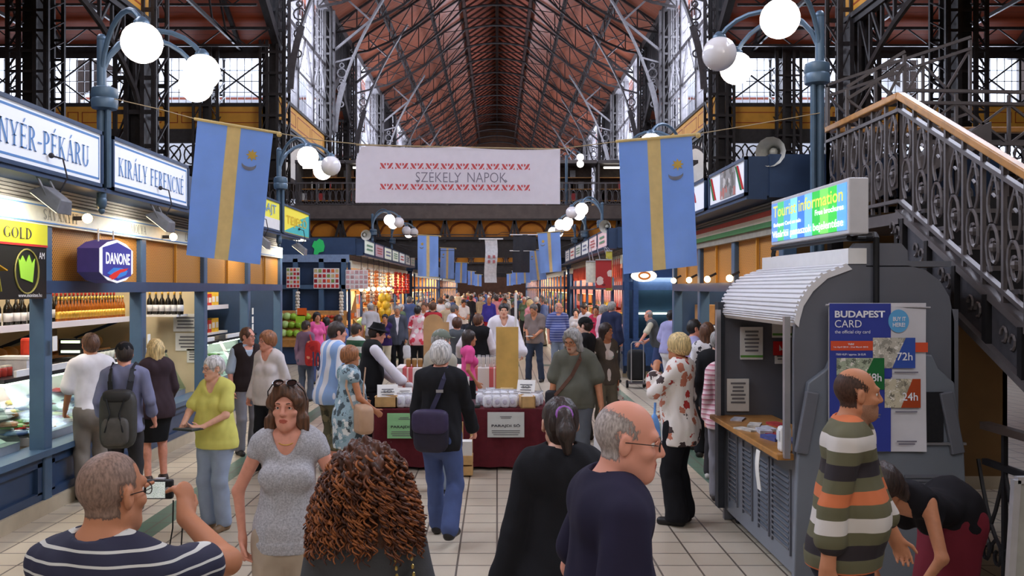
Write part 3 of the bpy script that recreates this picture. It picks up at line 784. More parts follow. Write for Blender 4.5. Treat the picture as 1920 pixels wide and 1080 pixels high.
def sign(label, s, XS, y0, y1, z0=3.14, z1=3.69, face=None, lines=None, frame=None):
    t = thing('shop_sign', label, 'sign', (s * XS, y0, z0))
    mb = MB().box(s * (XS + .012), s * (XS + .24), y0, y1, z0, z1)
    for (p, q, r_, u) in ((y0, y1, z0, z0 + .035), (y0, y1, z1 - .035, z1), (y0, y0 + .03, z0, z1), (y1 - .03, y1, z0, z1)): mb.box(s * (XS - .02), s * (XS + .02), p, q, r_, u)
    mb.build('frame', frame or M_navy, t)
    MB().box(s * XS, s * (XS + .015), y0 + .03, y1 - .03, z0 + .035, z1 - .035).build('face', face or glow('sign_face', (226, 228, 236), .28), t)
    if lines:
        lb = MB(); x = s * (XS - .003)
        for zz in (z0 + .07, z1 - .085): lb.box(x, s * (XS + .001), y0 + .06, y1 - .06, zz, zz + .02)
        lb.box(x, s * (XS + .001), y0 + .06, y0 + .072, z0 + .07, z1 - .07); lb.box(x, s * (XS + .001), y1 - .072, y1 - .06, z0 + .07, z1 - .07)
        lb.build('border_line', lines, t)
    MB().box(s * (XS + .04), s * (XS + .2), y0 + .1, y1 - .1, z0 - .03, z0 - .004).build('under_light', M_soft, t)
    return t

M_signblue = mat('sign_blue', (96, 142, 198), noise=0)
A0, AB = 6.13, 2.27
stallA = stall('long navy market stall with bottle shelves along the left side, nearest the viewer', -1, 4.3, A0, 5, AB, XS=3.9)
for i, (txt, w) in enumerate((('KENYÉR-PÉKÁRU', 1.82), ('KIRÁLY FERENCNÉ', 1.9))):
    y0 = 6.36 + i * 2.53 if i == 0 else 8.9; y1 = 8.68 if i == 0 else 11.1
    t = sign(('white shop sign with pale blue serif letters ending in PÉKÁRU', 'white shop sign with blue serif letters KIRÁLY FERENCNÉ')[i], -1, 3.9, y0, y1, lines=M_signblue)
    mb = MB(); serif(mb, txt, (-3.897, (7.5, 10.0)[i], 3.40), (0, 1, 0), (0, 0, 1), w, (.2, .19)[i]); mb.build('lettering', M_signblue, t)
sA = sign('yellow shop sign with white strip beside the first blue flag', -1, 3.9, 13.6, 15.8, face=mat('sign_yellow', (214, 206, 74), emit=.25, noise=0))
MB().box(-3.897, -3.89, 13.65, 15.75, 3.18, 3.36).build('white_strip', M_white, sA)
lettering('TEJ-SAJT', (-3.89, 14.7, 3.5), (0, 1, 0), (0, 0, 1), 1.6, .2, M_signblue, sA)
sB = sign('yellow and turquoise shop sign at the far end of the near left stall', -1, 3.9, 16.0, 18.25, face=mat('sign_yellow2', (222, 206, 66), emit=.25, noise=0))
MB().prism([(16.05, 3.19), (18.2, 3.19), (18.2, 3.55)], lambda u, v: (-3.896, u, v), (.004, 0, 0)).prism([(18.2, 3.3), (18.2, 3.63), (17.4, 3.5)], lambda u, v: (-3.895, u, v), (.004, 0, 0)).build('turquoise_corner', mat('turquoise', (70, 170, 170), emit=.15, noise=0), sB)
lettering('TEJELŐ', (-3.889, 17.1, 3.43), (0, 1, 0), (0, 0, 1), 1.7, .26, mat('sign_gold', (206, 170, 40), emit=.1, noise=0), sB)
# words on the lit fascia
fm = MB()
for txt, yc, w in (('VITÉSZTA', 7.15, .62), ('SAVANYÍT', 8.6, .7), ('MOLYA', 10.45, .45), ('LEVÉL', 12.2, .4)):
    serif(fm, txt.replace('Í', 'I'), (-4.257, yc, 2.845), (0, 1, 0), (0, 0, 1), w, .1)
fm.build('fascia_lettering', mat('fascia_ink', (128, 130, 118), noise=0), stallA)
fb = MB().box(-4.256, -4.25, A0, A0 + 5 * AB, 2.76, 2.772).box(-4.256, -4.25, A0, A0 + 5 * AB, 2.915, 2.927); fb.build('fascia_line', M_signblue, stallA)

def floodlight(label, s, XS, y, z):
    t = thing('floodlight', label, 'floodlight', (s * XS, y, z))
    g = mat('lamp_grey', (128, 130, 134), rough=.4, metal=.3)
    x = s * (XS - .12)
    mb = MB(); c = Vector((s * (XS - .06), y, z - .22))
    m3 = Matrix.Rotation(-s * R(38), 3, 'Y')
    def tp(p): return c + m3 @ Vector(p)
    mb.hexa([tp(p) for p in ((-.16, -.13, -.05), (.16, -.13, -.05), (.16, .13, -.05), (-.16, .13, -.05), (-.1, -.1, .06), (.1, -.1, .06), (.1, .1, .06), (-.1, .1, .06))]); mb.build('housing', g, t, bevel=.01)
    MB().hexa([tp(p) for p in ((-.14, -.11, -.056), (.14, -.11, -.056), (.14, .11, -.056), (-.14, .11, -.056), (-.14, -.11, -.05), (.14, -.11, -.05), (.14, .11, -.05), (-.14, .11, -.05))]).build('glass_front', glow('flood_glass', (255, 240, 200), 3), t)
    for q in (-.1, .1): MB().bar((s * (XS + .05), y + q, z), (s * (XS - .05), y + q, z - .2), .03, .012).build('bracket', g, t)
    l = bpy.data.lights.new('flood', 'AREA'); l.size = .2; l.energy = 7; l.color = (1, .95, .84); o = bpy.data.objects.new('flood', l); COL.objects.link(o); o.parent = t; o.location = (-s * -.0 + s * .03, 0, -.27); o.rotation_euler = (0, -s * R(62), 0)
    MB().tube([(s * (XS - .03), y + .02, z + .16), (s * (XS - .1), y + .08, z + .14), (s * (XS - .12), y + .12, z - .02), (s * (XS - .06), y + .1, z - .16)], .008, 5).ball((s * (XS - .03), y + .02, z + .16), .025, 8).build('cable', M_ink, t)
floodlight('grey floodlight hanging under the sign ending in PÉKÁRU', -1, 3.9, 7.62, 3.14)
floodlight('grey floodlight hanging under the KIRÁLY FERENCNÉ sign', -1, 3.9, 10.1, 3.14)
floodlight('grey floodlight under the yellow sign with a white strip', -1, 3.9, 14.4, 3.14)
floodlight('grey floodlight under the yellow and turquoise sign', -1, 3.9, 17.2, 3.14)
t = thing('globe_bulb', 'small glowing spot lamp on the cream fascia below the gap between the signs', 'lamp', (-4.1, 8.85, 2.86)); MB().ball((-4.12, 8.85, 2.85), .05, 10).build('bulb', M_bulb, t, smooth=True); MB().bar((-4.25, 8.85, 2.85), (-4.16, 8.85, 2.85), .04).build('holder', M_ink, t)
t = thing('globe_bulb', 'small glowing spot lamp on the cream fascia beside the second floodlight', 'lamp', (-4.1, 10.9, 2.86)); MB().ball((-4.12, 11.2, 2.8), .05, 10).build('bulb', M_bulb, t, smooth=True); MB().bar((-4.25, 11.2, 2.8), (-4.16, 11.2, 2.8), .04).build('holder', M_ink, t)

# black and yellow poster in the first bay, hexagonal light box in the second
t = thing('poster_board', 'black and yellow advertising board with gold bar and green crown emblem', 'poster', (-4.3, 6.2, 2.1))
MB().box(-4.29, -4.25, 6.2, 8.3, 2.05, 2.53).build('black_panel', mat('poster_black', (26, 26, 22), rough=.35, noise=0), t)
MB().box(-4.29, -4.24, 6.2, 8.3, 2.53, 2.74).build('yellow_strip', mat('poster_yellow', (206, 200, 44), noise=0, emit=.15), t)
MB().box(-4.243, -4.238, 6.2, 8.3, 2.53, 2.55).build('red_line', mat('poster_red', (190, 40, 40), noise=0), t)
mb = MB(); serif(mb, 'BLACK AND GOLD', (-4.237, 7.25, 2.64), (0, 1, 0), (0, 0, 1), 1.55, .1); mb.build('lettering', M_ink, t)
mb = MB(); mb.bar((-4.245, 7.0, 2.47), (-4.245, 7.5, 2.3), .01, .15, up=(1, 0, 0)); mb.bar((-4.24, 7.0, 2.47), (-4.24, 7.14, 2.42), .012, .16, up=(1, 0, 0)); mb.build('gold_bar', mat('gold', (214, 164, 50), rough=.3, metal=.4), t)
mb = MB(); mb.bar((-4.245, 7.1, 2.22), (-4.245, 7.35, 2.13), .01, .07, up=(1, 0, 0)); mb.bar((-4.245, 7.45, 2.3), (-4.245, 7.5, 2.12), .01, .05, up=(1, 0, 0)); mb.build('gold_crumb', mat('olive_gold', (150, 140, 50), noise=.2), t)
mb = MB(); mb.tube([(-4.245, 7.95 + .2 * math.cos(a), 2.3 + .2 * math.sin(a)) for a in np.linspace(0, 2 * PI, 25)[:-1]], .008, 5, closed=True); mb.build('ring', mat('dull_gold', (150, 140, 70), noise=0), t)
mb = MB(); mb.prism([(7.84, 2.24), (8.04, 2.2), (8.08, 2.42), (8.03, 2.37), (7.98, 2.45), (7.93, 2.38), (7.87, 2.44), (7.83, 2.39), (7.8, 2.42)], lambda u, v: (-4.247, u, v), (.006, 0, 0)); mb.build('crown_emblem', mat('lime', (150, 200, 60), emit=.15, noise=0), t)
lettering('AM', (-4.246, 8.2, 2.45), (0, 1, 0), (0, 0, 1), .1, .06, M_white, t)
lettering('www.monitee.hu', (-4.246, 8.0, 2.085), (0, 1, 0), (0, 0, 1), .4, .035, M_white, t)

t = thing('light_box_sign', 'violet hexagonal light box reading DANONE hung before the mesh', 'sign', (-4.0, 9.2, 2.4))
hx = [(8.8, 2.31), (8.8, 2.55), (8.98, 2.62), (9.2, 2.655), (9.42, 2.62), (9.6, 2.55), (9.6, 2.31), (9.42, 2.23), (9.2, 2.2), (8.98, 2.23)]
def sc(p, k, c=(9.2, 2.43)): return [(c[0] + (u - c[0]) * k, c[1] + (v - c[1]) * k) for u, v in p]
MB().prism(hx, lambda u, v: (-4.2, u, v), (.22, 0, 0)).build('box', mat('box_violet', (70, 58, 130), noise=.05, emit=.05), t)
MB().prism(sc(hx, .99), lambda u, v: (-3.98, u, v), (.008, 0, 0)).build('white_border', mat('box_white', (245, 245, 245), noise=0, emit=.5), t)
MB().prism([(8.86, 2.28), (8.86, 2.56), (9.2, 2.625), (9.54, 2.56), (9.54, 2.28), (9.2, 2.225)], lambda u, v: (-3.972, u, v), (.006, 0, 0)).build('blue_field', mat('box_blue', (66, 62, 150), noise=0, emit=.3), t)
lettering('DANONE', (-3.964, 9.2, 2.455), (0, 1, 0), (0, 0, 1), .58, .12, mat('box_letter', (250, 250, 250), noise=0, emit=.6), t, bold=.025)
MB().prism([(8.95, 2.3), (9.1, 2.36), (9.3, 2.36), (9.44, 2.33), (9.4, 2.29), (9.2, 2.25)], lambda u, v: (-3.966, u, v), (.004, 0, 0)).build('blue_swoosh', mat('swoosh_blue', (60, 130, 210), noise=0, emit=.3), t)
MB().prism([(8.98, 2.27), (9.1, 2.31), (9.25, 2.345), (9.45, 2.36), (9.38, 2.33), (9.25, 2.31), (9.16, 2.26), (9.06, 2.235)], lambda u, v: (-3.962, u, v), (.004, 0, 0)).build('red_swoosh', mat('swoosh_red', (226, 50, 40), noise=0, emit=.3), t)
MB().bar((-4.1, 9.05, 2.63), (-4.1, 9.05, 2.76), .012).bar((-4.1, 9.4, 2.6), (-4.1, 9.4, 2.76), .012).build('hanger', M_white, t)

# ------------------------------------------------------------------ inside the near left stall
t = thing('wall_shelf', 'long white-edged upper shelf carrying the bottles in the near left stall', 'shelf', (-5.5, 6.2, 1.7))
MB().box(-6.4, -5.3, 6.2, 12.95, 1.69, 1.73).build('board', M_white, t); MB().box(-5.3, -5.28, 6.2, 12.95, 1.67, 1.745).build('price_rail', mat('price_rail', (214, 214, 232), emit=.15, noise=0), t)
for y in (8.3, 10.6, 12.4): MB().bar((-5.35, y, 1.68), (-6.3, y, 1.3), .04).build('bracket', M_navy, t)
t = thing('wall_shelf', 'lower wooden shelf with cheeses and loaves in the near left stall', 'shelf', (-5.6, 6.2, 1.3))
MB().box(-6.4, -5.45, 6.2, 12.4, 1.28, 1.32).build('board', M_wood, t)
t = thing('wall_shelf', 'white-edged shelf with packets beyond the tiled partition of the near left stall', 'shelf', (-5.5, 13.0, 1.8))
MB().box(-6.4, -5.3, 13.1, 17.3, 1.77, 1.81).build('board', M_white, t); MB().box(-5.3, -5.28, 13.1, 17.3, 1.75, 1.83).build('price_rail', mat('price_rail', (0, 0, 0)), t)
MB().box(-6.4, -5.3, 13.1, 17.3, 1.28, 1.32).build('lower_board', M_white, t)
t = thing('tiled_partition', 'beige tiled partition wall holding three notices inside the left stall', 'partition', (-5.4, 13.0, 0))
MB().box(-6.5, -4.45, 13.0, 13.1, .2, 2.1).build('tile_face', M_tile, t)
for i, (px, py, w, h) in enumerate(((348, 605, .36, .26), (352, 641, .36, .26), (362, 667, .18, .2))):
    c = P(px, py, 12.98); tt = thing('notice', ('upper notice sheet taped to the beige tiled partition', 'middle notice sheet taped to the beige tiled partition', 'small lower notice taped to the beige tiled partition')[i], 'notice', c)
    MB().box(c.x - w / 2, c.x + w / 2, 12.975, 12.995, c.z - h / 2, c.z + h / 2).build('sheet', M_paper, tt)
    textlines(MB(), (c.x, 12.974, c.z), (1, 0, 0), (0, 0, 1), w * .75, h * .75, 4, th=.002).build('lettering', mat('faded_ink', (120, 118, 120), noise=0), tt)
for i, (y, z, s_) in enumerate(((8.4, 1.62, 1), (10.67, 1.52, 1), (10.67, 1.38, 1), (15.21, 1.75, .8), (15.21, 1.6, .8), (15.21, 1.47, .8))):
    o = MB().box(-4.262, -4.254, y - .03, y + .05, z - .07 * s_, z + .07 * s_).build('sticker', M_paper)
    tag(o, ('white sticker on the nearest blue stall post', 'upper white sticker on the second blue stall post', 'lower white sticker on the second blue stall post', 'top white sticker on the fourth blue stall post', 'middle white sticker on the fourth blue stall post', 'bottom white sticker on the fourth blue stall post')[i], 'sticker')
    o.location.x += .032

def goods(proto_fn, name, label, cat, group, places, mats=None, jitter=.1):
    """one thing built with its parts, then copied to the other places"""
    first = None; objs = []
    for k, (loc, rz_) in enumerate(places):
        if first is None:
            first = proto_fn(name); tag(first, label, cat, group); proto(first); o = first
        else: o = dupt(first)
        o.location = loc; o.rotation_euler = (0, 0, rz_); objs.append(o)
    return objs
def bottle(glass_m, label_m, cap_m, r=.036, h=.3):
    def f(name):
        t = thing(name, None, None)
        MB().lathe([(r * .9, 0), (r, .01), (r, h * .55), (r * .8, h * .64), (r * .36, h * .74), (r * .33, h * .93)], 10).build('body', glass_m, t, smooth=True)
        MB().lathe([(r * 1.03, h * .14), (r * 1.03, h * .42)], 10).build('label', label_m, t, smooth=True)
        MB().lathe([(r * .4, h * .86), (r * .4, h)], 8).build('cap', cap_m, t, smooth=True)
        return t
    return f
M_amber = mat('amber_liquor', (150, 82, 22), rough=.15, noise=.1); M_darkglass = mat('dark_bottle_glass', (26, 24, 20), rough=.12, noise=.1)
M_gold = mat('gold_foil', (214, 170, 70), rough=.3, metal=.4); M_lab = mat('cream_label', (222, 206, 160), noise=.05); M_labw = mat('white_label', (220, 220, 226), noise=.05)
yy = 10.75; pl = []
while yy < 12.6: pl.append(((-5.36, yy, 1.73), 0)); yy += .088
goods(bottle(M_amber, M_gold, M_gold, .034, .31), 'liquor_bottle', 'amber liquor bottle with gold cap in the row on the upper left shelf', 'bottle', 'amber liquor bottles on the upper shelf', pl)
yy = 10.7; pl = []
while yy < 12.7: pl.append(((-5.52, yy, 1.73), 0)); yy += .11
goods(bottle(M_darkglass, M_labw, mat('red_cap', (190, 60, 40), noise=0), .04, .37), 'wine_bottle', 'tall dark bottle with red cap in the back row of the upper left shelf', 'bottle', 'tall dark bottles behind the amber ones', pl)
yy = 8.3; pl = []
while yy < 10.6: pl.append(((-5.38 - random.random() * .1, yy, 1.73), 0)); yy += .105
goods(bottle(M_darkglass, M_labw, M_lab, .042, .34), 'wine_bottle', 'black wine bottle on the shelf behind the nearest blue post', 'bottle', 'black wine bottles at the near shelf end', pl)
yy = -4.98; pl = []
while yy < -4.5: pl.append(((yy, 12.62, 1.77), PI / 2)); yy += .088
goods(bottle(M_darkglass, M_labw, M_gold, .042, .33), 'wine_bottle', 'black bottle with white label beside the beige partition', 'bottle', 'black bottles beside the partition', pl)
def loaf(m, sx=.1, sy=.13, sz=.1):
    def f(name): return MB().ball((0, 0, sz * .8), 1, 10, sz=sz * .8, sx=sx, sy=sy).build(name, m, smooth=True)
    return f
pl = [((-5.56 - random.random() * .1, 8.35 + i * .22, 1.32), random.uniform(-.4, .4)) for i in range(11)]
goods(loaf(mat('loaf_crust', (206, 146, 66), noise=.2)), 'bread_loaf', 'golden round loaf on the lower shelf of the near left stall', 'bread', 'loaves on the lower shelf', pl)
pl = [((-5.6 - random.random() * .1, 10.9 + i * .2, 1.32), random.uniform(-.4, .4)) for i in range(8)]
goods(loaf(mat('cheese_rind', (198, 160, 92), noise=.15), .09, .1, .11), 'cheese_wheel', 'small pale cheese wheel on the lower shelf between the second and third posts', 'cheese', 'cheeses on the lower shelf', pl)
def carton(m, m2, sx, sy, sz):
    def f(name):
        t = thing(name, None, None)
        MB().box(-sx / 2, sx / 2, -sy / 2, sy / 2, 0, sz).build('box', m, t, bevel=.004); MB().box(sx / 2, sx / 2 + .003, -sy * .35, sy * .35, sz * .3, sz * .7).build('label', m2, t)
        return t
    return f
M_kraft = mat('kraft_card', (186, 146, 98), noise=.1)
CC = [('brown', (168, 122, 76)), ('green', (120, 134, 84)), ('orange', (206, 110, 50)), ('dark', (64, 50, 46)), ('pink', (196, 130, 132)), ('cream', (222, 206, 170)), ('white', (226, 226, 224)), ('red', (176, 50, 42)), ('yellow', (220, 180, 60))]
k = 0
for nm, c in CC:
    pl = [((-5.42, y, z), random.uniform(-.1, .1)) for (y, z) in [(13.3 + (k * 2 + j // 2) * .205, (1.81, 1.32)[j % 2]) for j in range(4)]]
    goods(carton(mat('carton_' + nm, c, noise=.1), M_labw, .16, .17, .2 + .03 * (k % 3)), 'carton', '%s carton on the shelves beyond the beige partition' % nm, 'carton', '%s cartons beyond the partition' % nm, pl); k += 1
def packet(m, m2, sx=.09, sy=.13, sz=.05):
    def f(name):
        t = thing(name, None, None)
        b = MB().ball((0, 0, sz * .6), 1, 10, sz=sz * .6, sx=sx, sy=sy); b.box(-sx * .9, sx * .9, -sy * 1.1, sy * 1.1, sz * .5, sz * .62); b.build('bag', m, t, smooth=True)
        MB().ball((0, 0, sz * 1.0), 1, 8, sz=sz * .24, sx=sx * .55, sy=sy * .5).build('label', m2, t, smooth=True)
        return t
    return f
def display_case(label, y0, y1):
    t = thing('display_case', label, 'display case', (-4.7, y0, .6))
    MB().box(-5.15, -4.5, y0, y1, .62, .7).build('tray', M_alu, t); MB().box(-5.18, -5.12, y0, y1, .7, 1.2).build('back_panel', M_white, t)
    MB().hexa([(-4.5, y0, .7), (-4.49, y0, .7), (-4.49, y1, .7), (-4.5, y1, .7), (-4.8, y0, 1.24), (-4.79, y0, 1.24), (-4.79, y1, 1.24), (-4.8, y1, 1.24)]).build('front_glass', M_case, t)
    MB().hexa([(-4.6, y0 + .05, .7), (-5.1, y0 + .05, .7), (-5.1, y1 - .05, .7), (-4.6, y1 - .05, .7), (-4.6, y0 + .05, .705), (-5.1, y0 + .05, .98), (-5.1, y1 - .05, .98), (-4.6, y1 - .05, .705)]).build('sloped_tray', mat('ice_white', (220, 222, 220), noise=.1, ns=9), t)
    MB().box(-5.3, -4.76, y0, y1, 1.22, 1.26).build('top_shelf', mat('black_shelf', (36, 36, 38), rough=.3), t)
    MB().box(-4.98, -4.92, y0 + .1, y1 - .1, 1.17, 1.2).build('tube_lamp', M_tube, t)
    stall_lamp(t, (-4.95, (y0 + y1) / 2, 1.16), .2, (y1 - y0) * .85, 1.6, (1, .98, .94))
    MB().box(-4.78, -4.75, y0 + .2, y1 - .3, 1.265, 1.33).build('price_rail', M_white, t)
for i, (a, b) in enumerate(((6.25, 8.3), (8.5, 10.55), (10.8, 12.7), (13.1, 15.1), (15.3, 17.4))):
    display_case(('glass display case of packets behind the nearest blue post', 'glass display case in the second stall bay behind the queue', 'glass display case beside the beige partition', 'glass display case just beyond the beige partition', 'farthest glass display case of the near left stall')[i], a, b)
for nm, c in (('white', (232, 232, 230)), ('red', (190, 40, 40)), ('green', (120, 160, 90)), ('yellow', (220, 206, 130)), ('blue', (70, 90, 130)), ('brown', (150, 100, 66))):
    n = 34 if nm == 'white' else 15; pl = []
    for j in range(n):
        y = random.choice(((8.5, 9.5), (8.5, 9.5), (9.5, 10.5), (10.9, 12.6), (13.2, 15), (15.4, 17.2)))
        q = random.random(); pl.append(((-4.62 - .42 * q, random.uniform(*y), .7 + .26 * q), random.uniform(-1, 1)))
    goods(packet(mat('packet_' + nm, c, rough=.3, noise=.15), M_labw), 'food_packet', '%s food packet lying in the left display cases' % nm, 'packet', '%s packets in the display cases' % nm, pl)
def jar(m, lid, r=.045, h=.11):
    def f(name):
        t = thing(name, None, None)
        MB().lathe([(r * .9, 0), (r, .01), (r, h * .8), (r * .8, h * .88)], 10).build('glass', m, t, smooth=True); MB().lathe([(r * .85, h * .86), (r * .85, h)], 10).build('lid', lid, t)
        return t
    return f
goods(jar(mat('jar_red', (150, 50, 40), rough=.2), mat('jar_lid', (200, 190, 170))), 'preserve_jar', 'red preserve jar on top of the display case behind the nearest post', 'jar', 'red jars on the display case', [((-4.95, 8.4 + i * .1, 1.26), 0) for i in range(6)])
goods(jar(mat('jar_clear', (206, 206, 190), rough=.2), M_black), 'preserve_jar', 'pale jar with black lid on the display case by the partition', 'jar', 'pale jars by the partition', [((-4.95, 10.9 + i * .12, 1.26), 0) for i in range(12)])
t = thing('paper_drum', 'red paper drum standing on the display case left of the nearest post', 'drum', (-4.9, 9.32, 1.26))
MB().lathe([(.13, 0), (.13, .12)], 16, c=(-4.9, 9.32, 1.26)).build('white_base', M_labw, t); MB().lathe([(.132, .12), (.132, .34), (.12, .36)], 16, c=(-4.9, 9.32, 1.26)).build('red_wrap', mat('drum_red', (196, 56, 34)), t)
t = thing('plastic_crate', 'clear plastic crate on the display case left of the red drum', 'crate', (-4.95, 9.0, 1.26))
MB().box(-5.1, -4.8, 8.98, 9.17, 1.26, 1.42).build('box', mat('milky_plastic', (206, 206, 210), rough=.2), t); MB().box(-5.12, -4.78, 8.97, 9.18, 1.42, 1.45).build('lid', M_white, t)
t = thing('kitchen_scale', 'dark shop scale with bright twin displays behind the queue in the left stall', 'scale', P(146, 660, 10.9))
tt = MB().box(-5.0, -4.55, 12.5, 12.95, 1.74, 1.77).build('partition_shelf', M_white); tag(tt, 'short white shelf of black bottles fixed to the beige tiled partition', 'shelf')
c = P(145, 668, 10.9); MB().box(c.x - .3, c.x + .1, 10.85, 11.1, c.z - .28, c.z - .02).build('body', mat('scale_body', (60, 62, 64)), t); MB().box(c.x - .18, c.x + .12, 10.8, 10.86, c.z + .02, c.z + .22).build('head', M_black, t)
MB().box(c.x - .15, c.x + .08, 10.79, 10.8, c.z + .17, c.z + .2).box(c.x - .15, c.x + .08, 10.79, 10.8, c.z + .05, c.z + .08).build('display', glow('display_green', (220, 240, 200), 2), t)
# ------------------------------------------------------------------ other stalls along the aisle
M_tri = bands('tricolour_band', [(84, 130, 76), (222, 214, 196), (180, 66, 50)], .3, 'Z', rough=.6, offset=-.0, widths=[1, 1, 1])
stallR = stall('navy market stall with red white green fascia behind the grey kiosk', 1, 3.05, 9.4, 3, 1.92, XS=2.67, fascia=mat('fascia_grey', (150, 144, 132)), zh1=3.58, power=16, depth=2.4)
for i, (c, z0, z1) in enumerate((((176, 62, 48), 2.94, 3.0), ((226, 218, 200), 2.88, 2.94), ((70, 128, 74), 2.82, 2.88))):
    MB().box(2.98, 3.005, 9.4, 15.16, z0 - .0, z1).build(('red_stripe', 'white_stripe', 'green_stripe')[i], mat('stripe_%d' % i, c, noise=.05), stallR)
s1 = sign('white shop sign with ribbon motifs and a grey food photograph, nearest on the right', 1, 2.67, 9.42, 11.05, 3.14, 3.56)
MB().box(2.66, 2.665, 9.85, 10.5, 3.2, 3.52).build('photograph', blotch('meat_photo', (150, 146, 144), [(190, 120, 110), (110, 106, 100), (206, 200, 196)], 9, .5), s1)
for a, b, m_ in ((9.52, 9.62, 'red_ribbon'), (9.6, 9.68, 'green_ribbon'), (10.72, 10.8, 'red_ribbon'), (10.8, 10.86, 'green_ribbon')):
    MB().bar((2.664, a, 3.22), (2.664, b + .12, 3.5), .006, .03, up=(1, 0, 0)).build('ribbon', mat(m_, (190, 50, 50) if 'red' in m_ else (60, 130, 80), noise=0), s1)
s2 = sign('white shop sign with red script partly hidden by the right blue flag', 1, 2.67, 11.25, 13.0, 3.14, 3.56)
MB().tube([(2.662, 12.7 - .06 * k, 3.36 + .09 * math.sin(k * 1.1)) for k in range(16)], .012, 5).build('script_mark', mat('script_red', (180, 60, 60), noise=0), s2)
s3 = sign('white shop sign wholly behind the right blue flag', 1, 2.67, 13.2, 15.0, 3.14, 3.56)
for i in range(5):
    y = 9.75 + i * 1.15
    t = thing('spot_bulb', ('bare warm bulb above the grey kiosk roof, first from its near end', 'bare warm bulb above the kiosk roof, second from its near end', 'bare warm bulb above the kiosk roof, third from its near end', 'bare warm bulb between kiosk and right flag', 'bare warm bulb next to the right flag', 'bare warm bulb behind the right flag')[i], 'lamp', (2.9, y, 2.3))
    MB().ball((2.88, y, 2.27), .045, 10).build('bulb', M_bulb, t, smooth=True); MB().bar((3.0, y, 2.35), (2.9, y, 2.3), .03).build('arm', M_ink, t)
MB().box(3.4, 3.45, 9.5, 15.1, 1.5, 1.55).build('shelf_board', M_white, stallR); MB().box(3.4, 3.9, 9.5, 15.1, .62, 1.1).build('counter', mat('counter_cream', (226, 214, 190), noise=.1), stallR)  # white shelf board and a counter in plain cream

def hang(m, n=6, r=.05, h=.6):
    """a hanging string of produce"""
    def f(name):
        t = thing(name, None, None); mb = MB()
        for i in range(n):
            for a in range(3): mb.ball((r * .8 * math.cos(a * 2.1 + i), r * .8 * math.sin(a * 2.1 + i), -h * (i + .5) / n), r, 6, sz=1.2)
        mb.build('produce', m, t, smooth=True); MB().tube([(0, 0, .1), (0, 0, -h)], .006, 4).build('string', M_kraft, t)
        return t
    return f
M_onion = mat('onion_skin', (206, 120, 60), rough=.4, noise=.2); M_pap = mat('paprika_red', (186, 46, 30), rough=.3, noise=.2); M_garlic = mat('garlic_white', (226, 214, 196), noise=.08)
def far_stall(label, s, XF, y0, nb, bay, XS, signs, tone, wares, power=60, header_logo=False):
    t = stall(label, s, XF, y0, nb, bay, XS=XS, detail=False, mesh=False, power=power, zh1=3.62, back=mat('stall_back_' + tone[0], tone[1], noise=.3, ns=5), base=True)
    # show window on the end that faces the viewer
    MB().box(s * (XF + .3), s * (XF + 1.9), y0 + .1, y1_(y0), 1.0, 1.04).build('shelf_board', M_white, t)
    for i, (c, txt) in enumerate(signs):
        a = y0 + .05 + i * bay
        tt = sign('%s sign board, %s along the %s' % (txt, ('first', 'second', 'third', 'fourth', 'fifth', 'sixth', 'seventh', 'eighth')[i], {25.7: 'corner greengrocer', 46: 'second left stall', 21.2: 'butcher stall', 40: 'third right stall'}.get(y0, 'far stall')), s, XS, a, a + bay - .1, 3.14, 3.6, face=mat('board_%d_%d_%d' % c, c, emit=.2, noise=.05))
        yc = a + bay / 2
        textlines(MB(), (s * (XS - .012), yc, 3.37), (0, -s, 0), (0, 0, 1), bay * .6, .24, 2 + i % 2, fill=.45).build('faded_print', mat('board_ink_%d' % (i % 3), ((110, 150, 120), (190, 96, 96), (120, 128, 160))[i % 3], noise=.2, ns=30), tt)
    return t
def y1_(y): return y + .5
L2 = far_stall('navy corner greengrocer stall with a green leaf emblem', -1, 4.3, 25.7, 7, 2.3, 3.9, [((214, 222, 206), 'white and green'), ((176, 150, 160), 'dull pink'), ((224, 226, 206), 'cream and green'), ((220, 224, 208), 'pale green'), ((226, 226, 226), 'white'), ((200, 196, 190), 'grey'), ((150, 140, 130), 'brown')], ('warm', (206, 150, 90)), None, power=90)
MB().prism([(0, 0), (.14, -.04), (.2, .06), (.36, .1), (.4, .3), (.34, .52), (.2, .6), (.1, .5), (.02, .52), (-.06, .3), (.03, .2)], lambda u, v: (-5.35 + u * .8, 25.66, 3.14 + v * .75), (0, .03, 0)).build('leaf_emblem', mat('emblem_green', (40, 170, 90), emit=.2, noise=0), L2)
# end frame of the greengrocer, posters and fruit window
for x in (-6.4, -5.85, -5.1, -4.45): MB().box(x - .07, x + .07, 25.5, 25.64, 0.1, 3.0).build('end_post', M_navy2, L2)
MB().box(-6.5, -4.3, 25.5, 25.62, 2.12, 2.24).build('end_beam', M_navy2, L2); MB().box(-6.5, -4.3, 25.5, 25.6, 2.9, 3.12).build('end_beam', mat('pale_blue_paint', (120, 140, 170)), L2)
def produce_poster(label, cx, cz, y, w, h, nx, nz, cols):
    t = thing('produce_poster', label, 'poster', (cx, y, cz - h / 2))
    MB().box(cx - w / 2, cx + w / 2, y, y + .02, cz - h / 2, cz + h / 2).build('board', M_white, t)
    for k, c in enumerate(cols):
        mb = MB()
        for i in range(nx):
            for j in range(nz):
                if (i * 5 + j * 3 + i * j) % len(cols) == k:
                    x = cx - w / 2 + w * (i + .5) / nx; z = cz - h / 2 + h * (j + .5) / nz
                    mb.box(x - w / nx * .36, x + w / nx * .36, y - .008, y, z - h / nz * .34, z + h / nz * .34)
        tag(mb.build('picture_grid', mat('pic_%d_%d_%d' % c, c, noise=.2, ns=8), t), kind='stuff')
RG = [(186, 50, 50), (214, 110, 60), (130, 150, 80), (150, 40, 50), (200, 180, 130)]
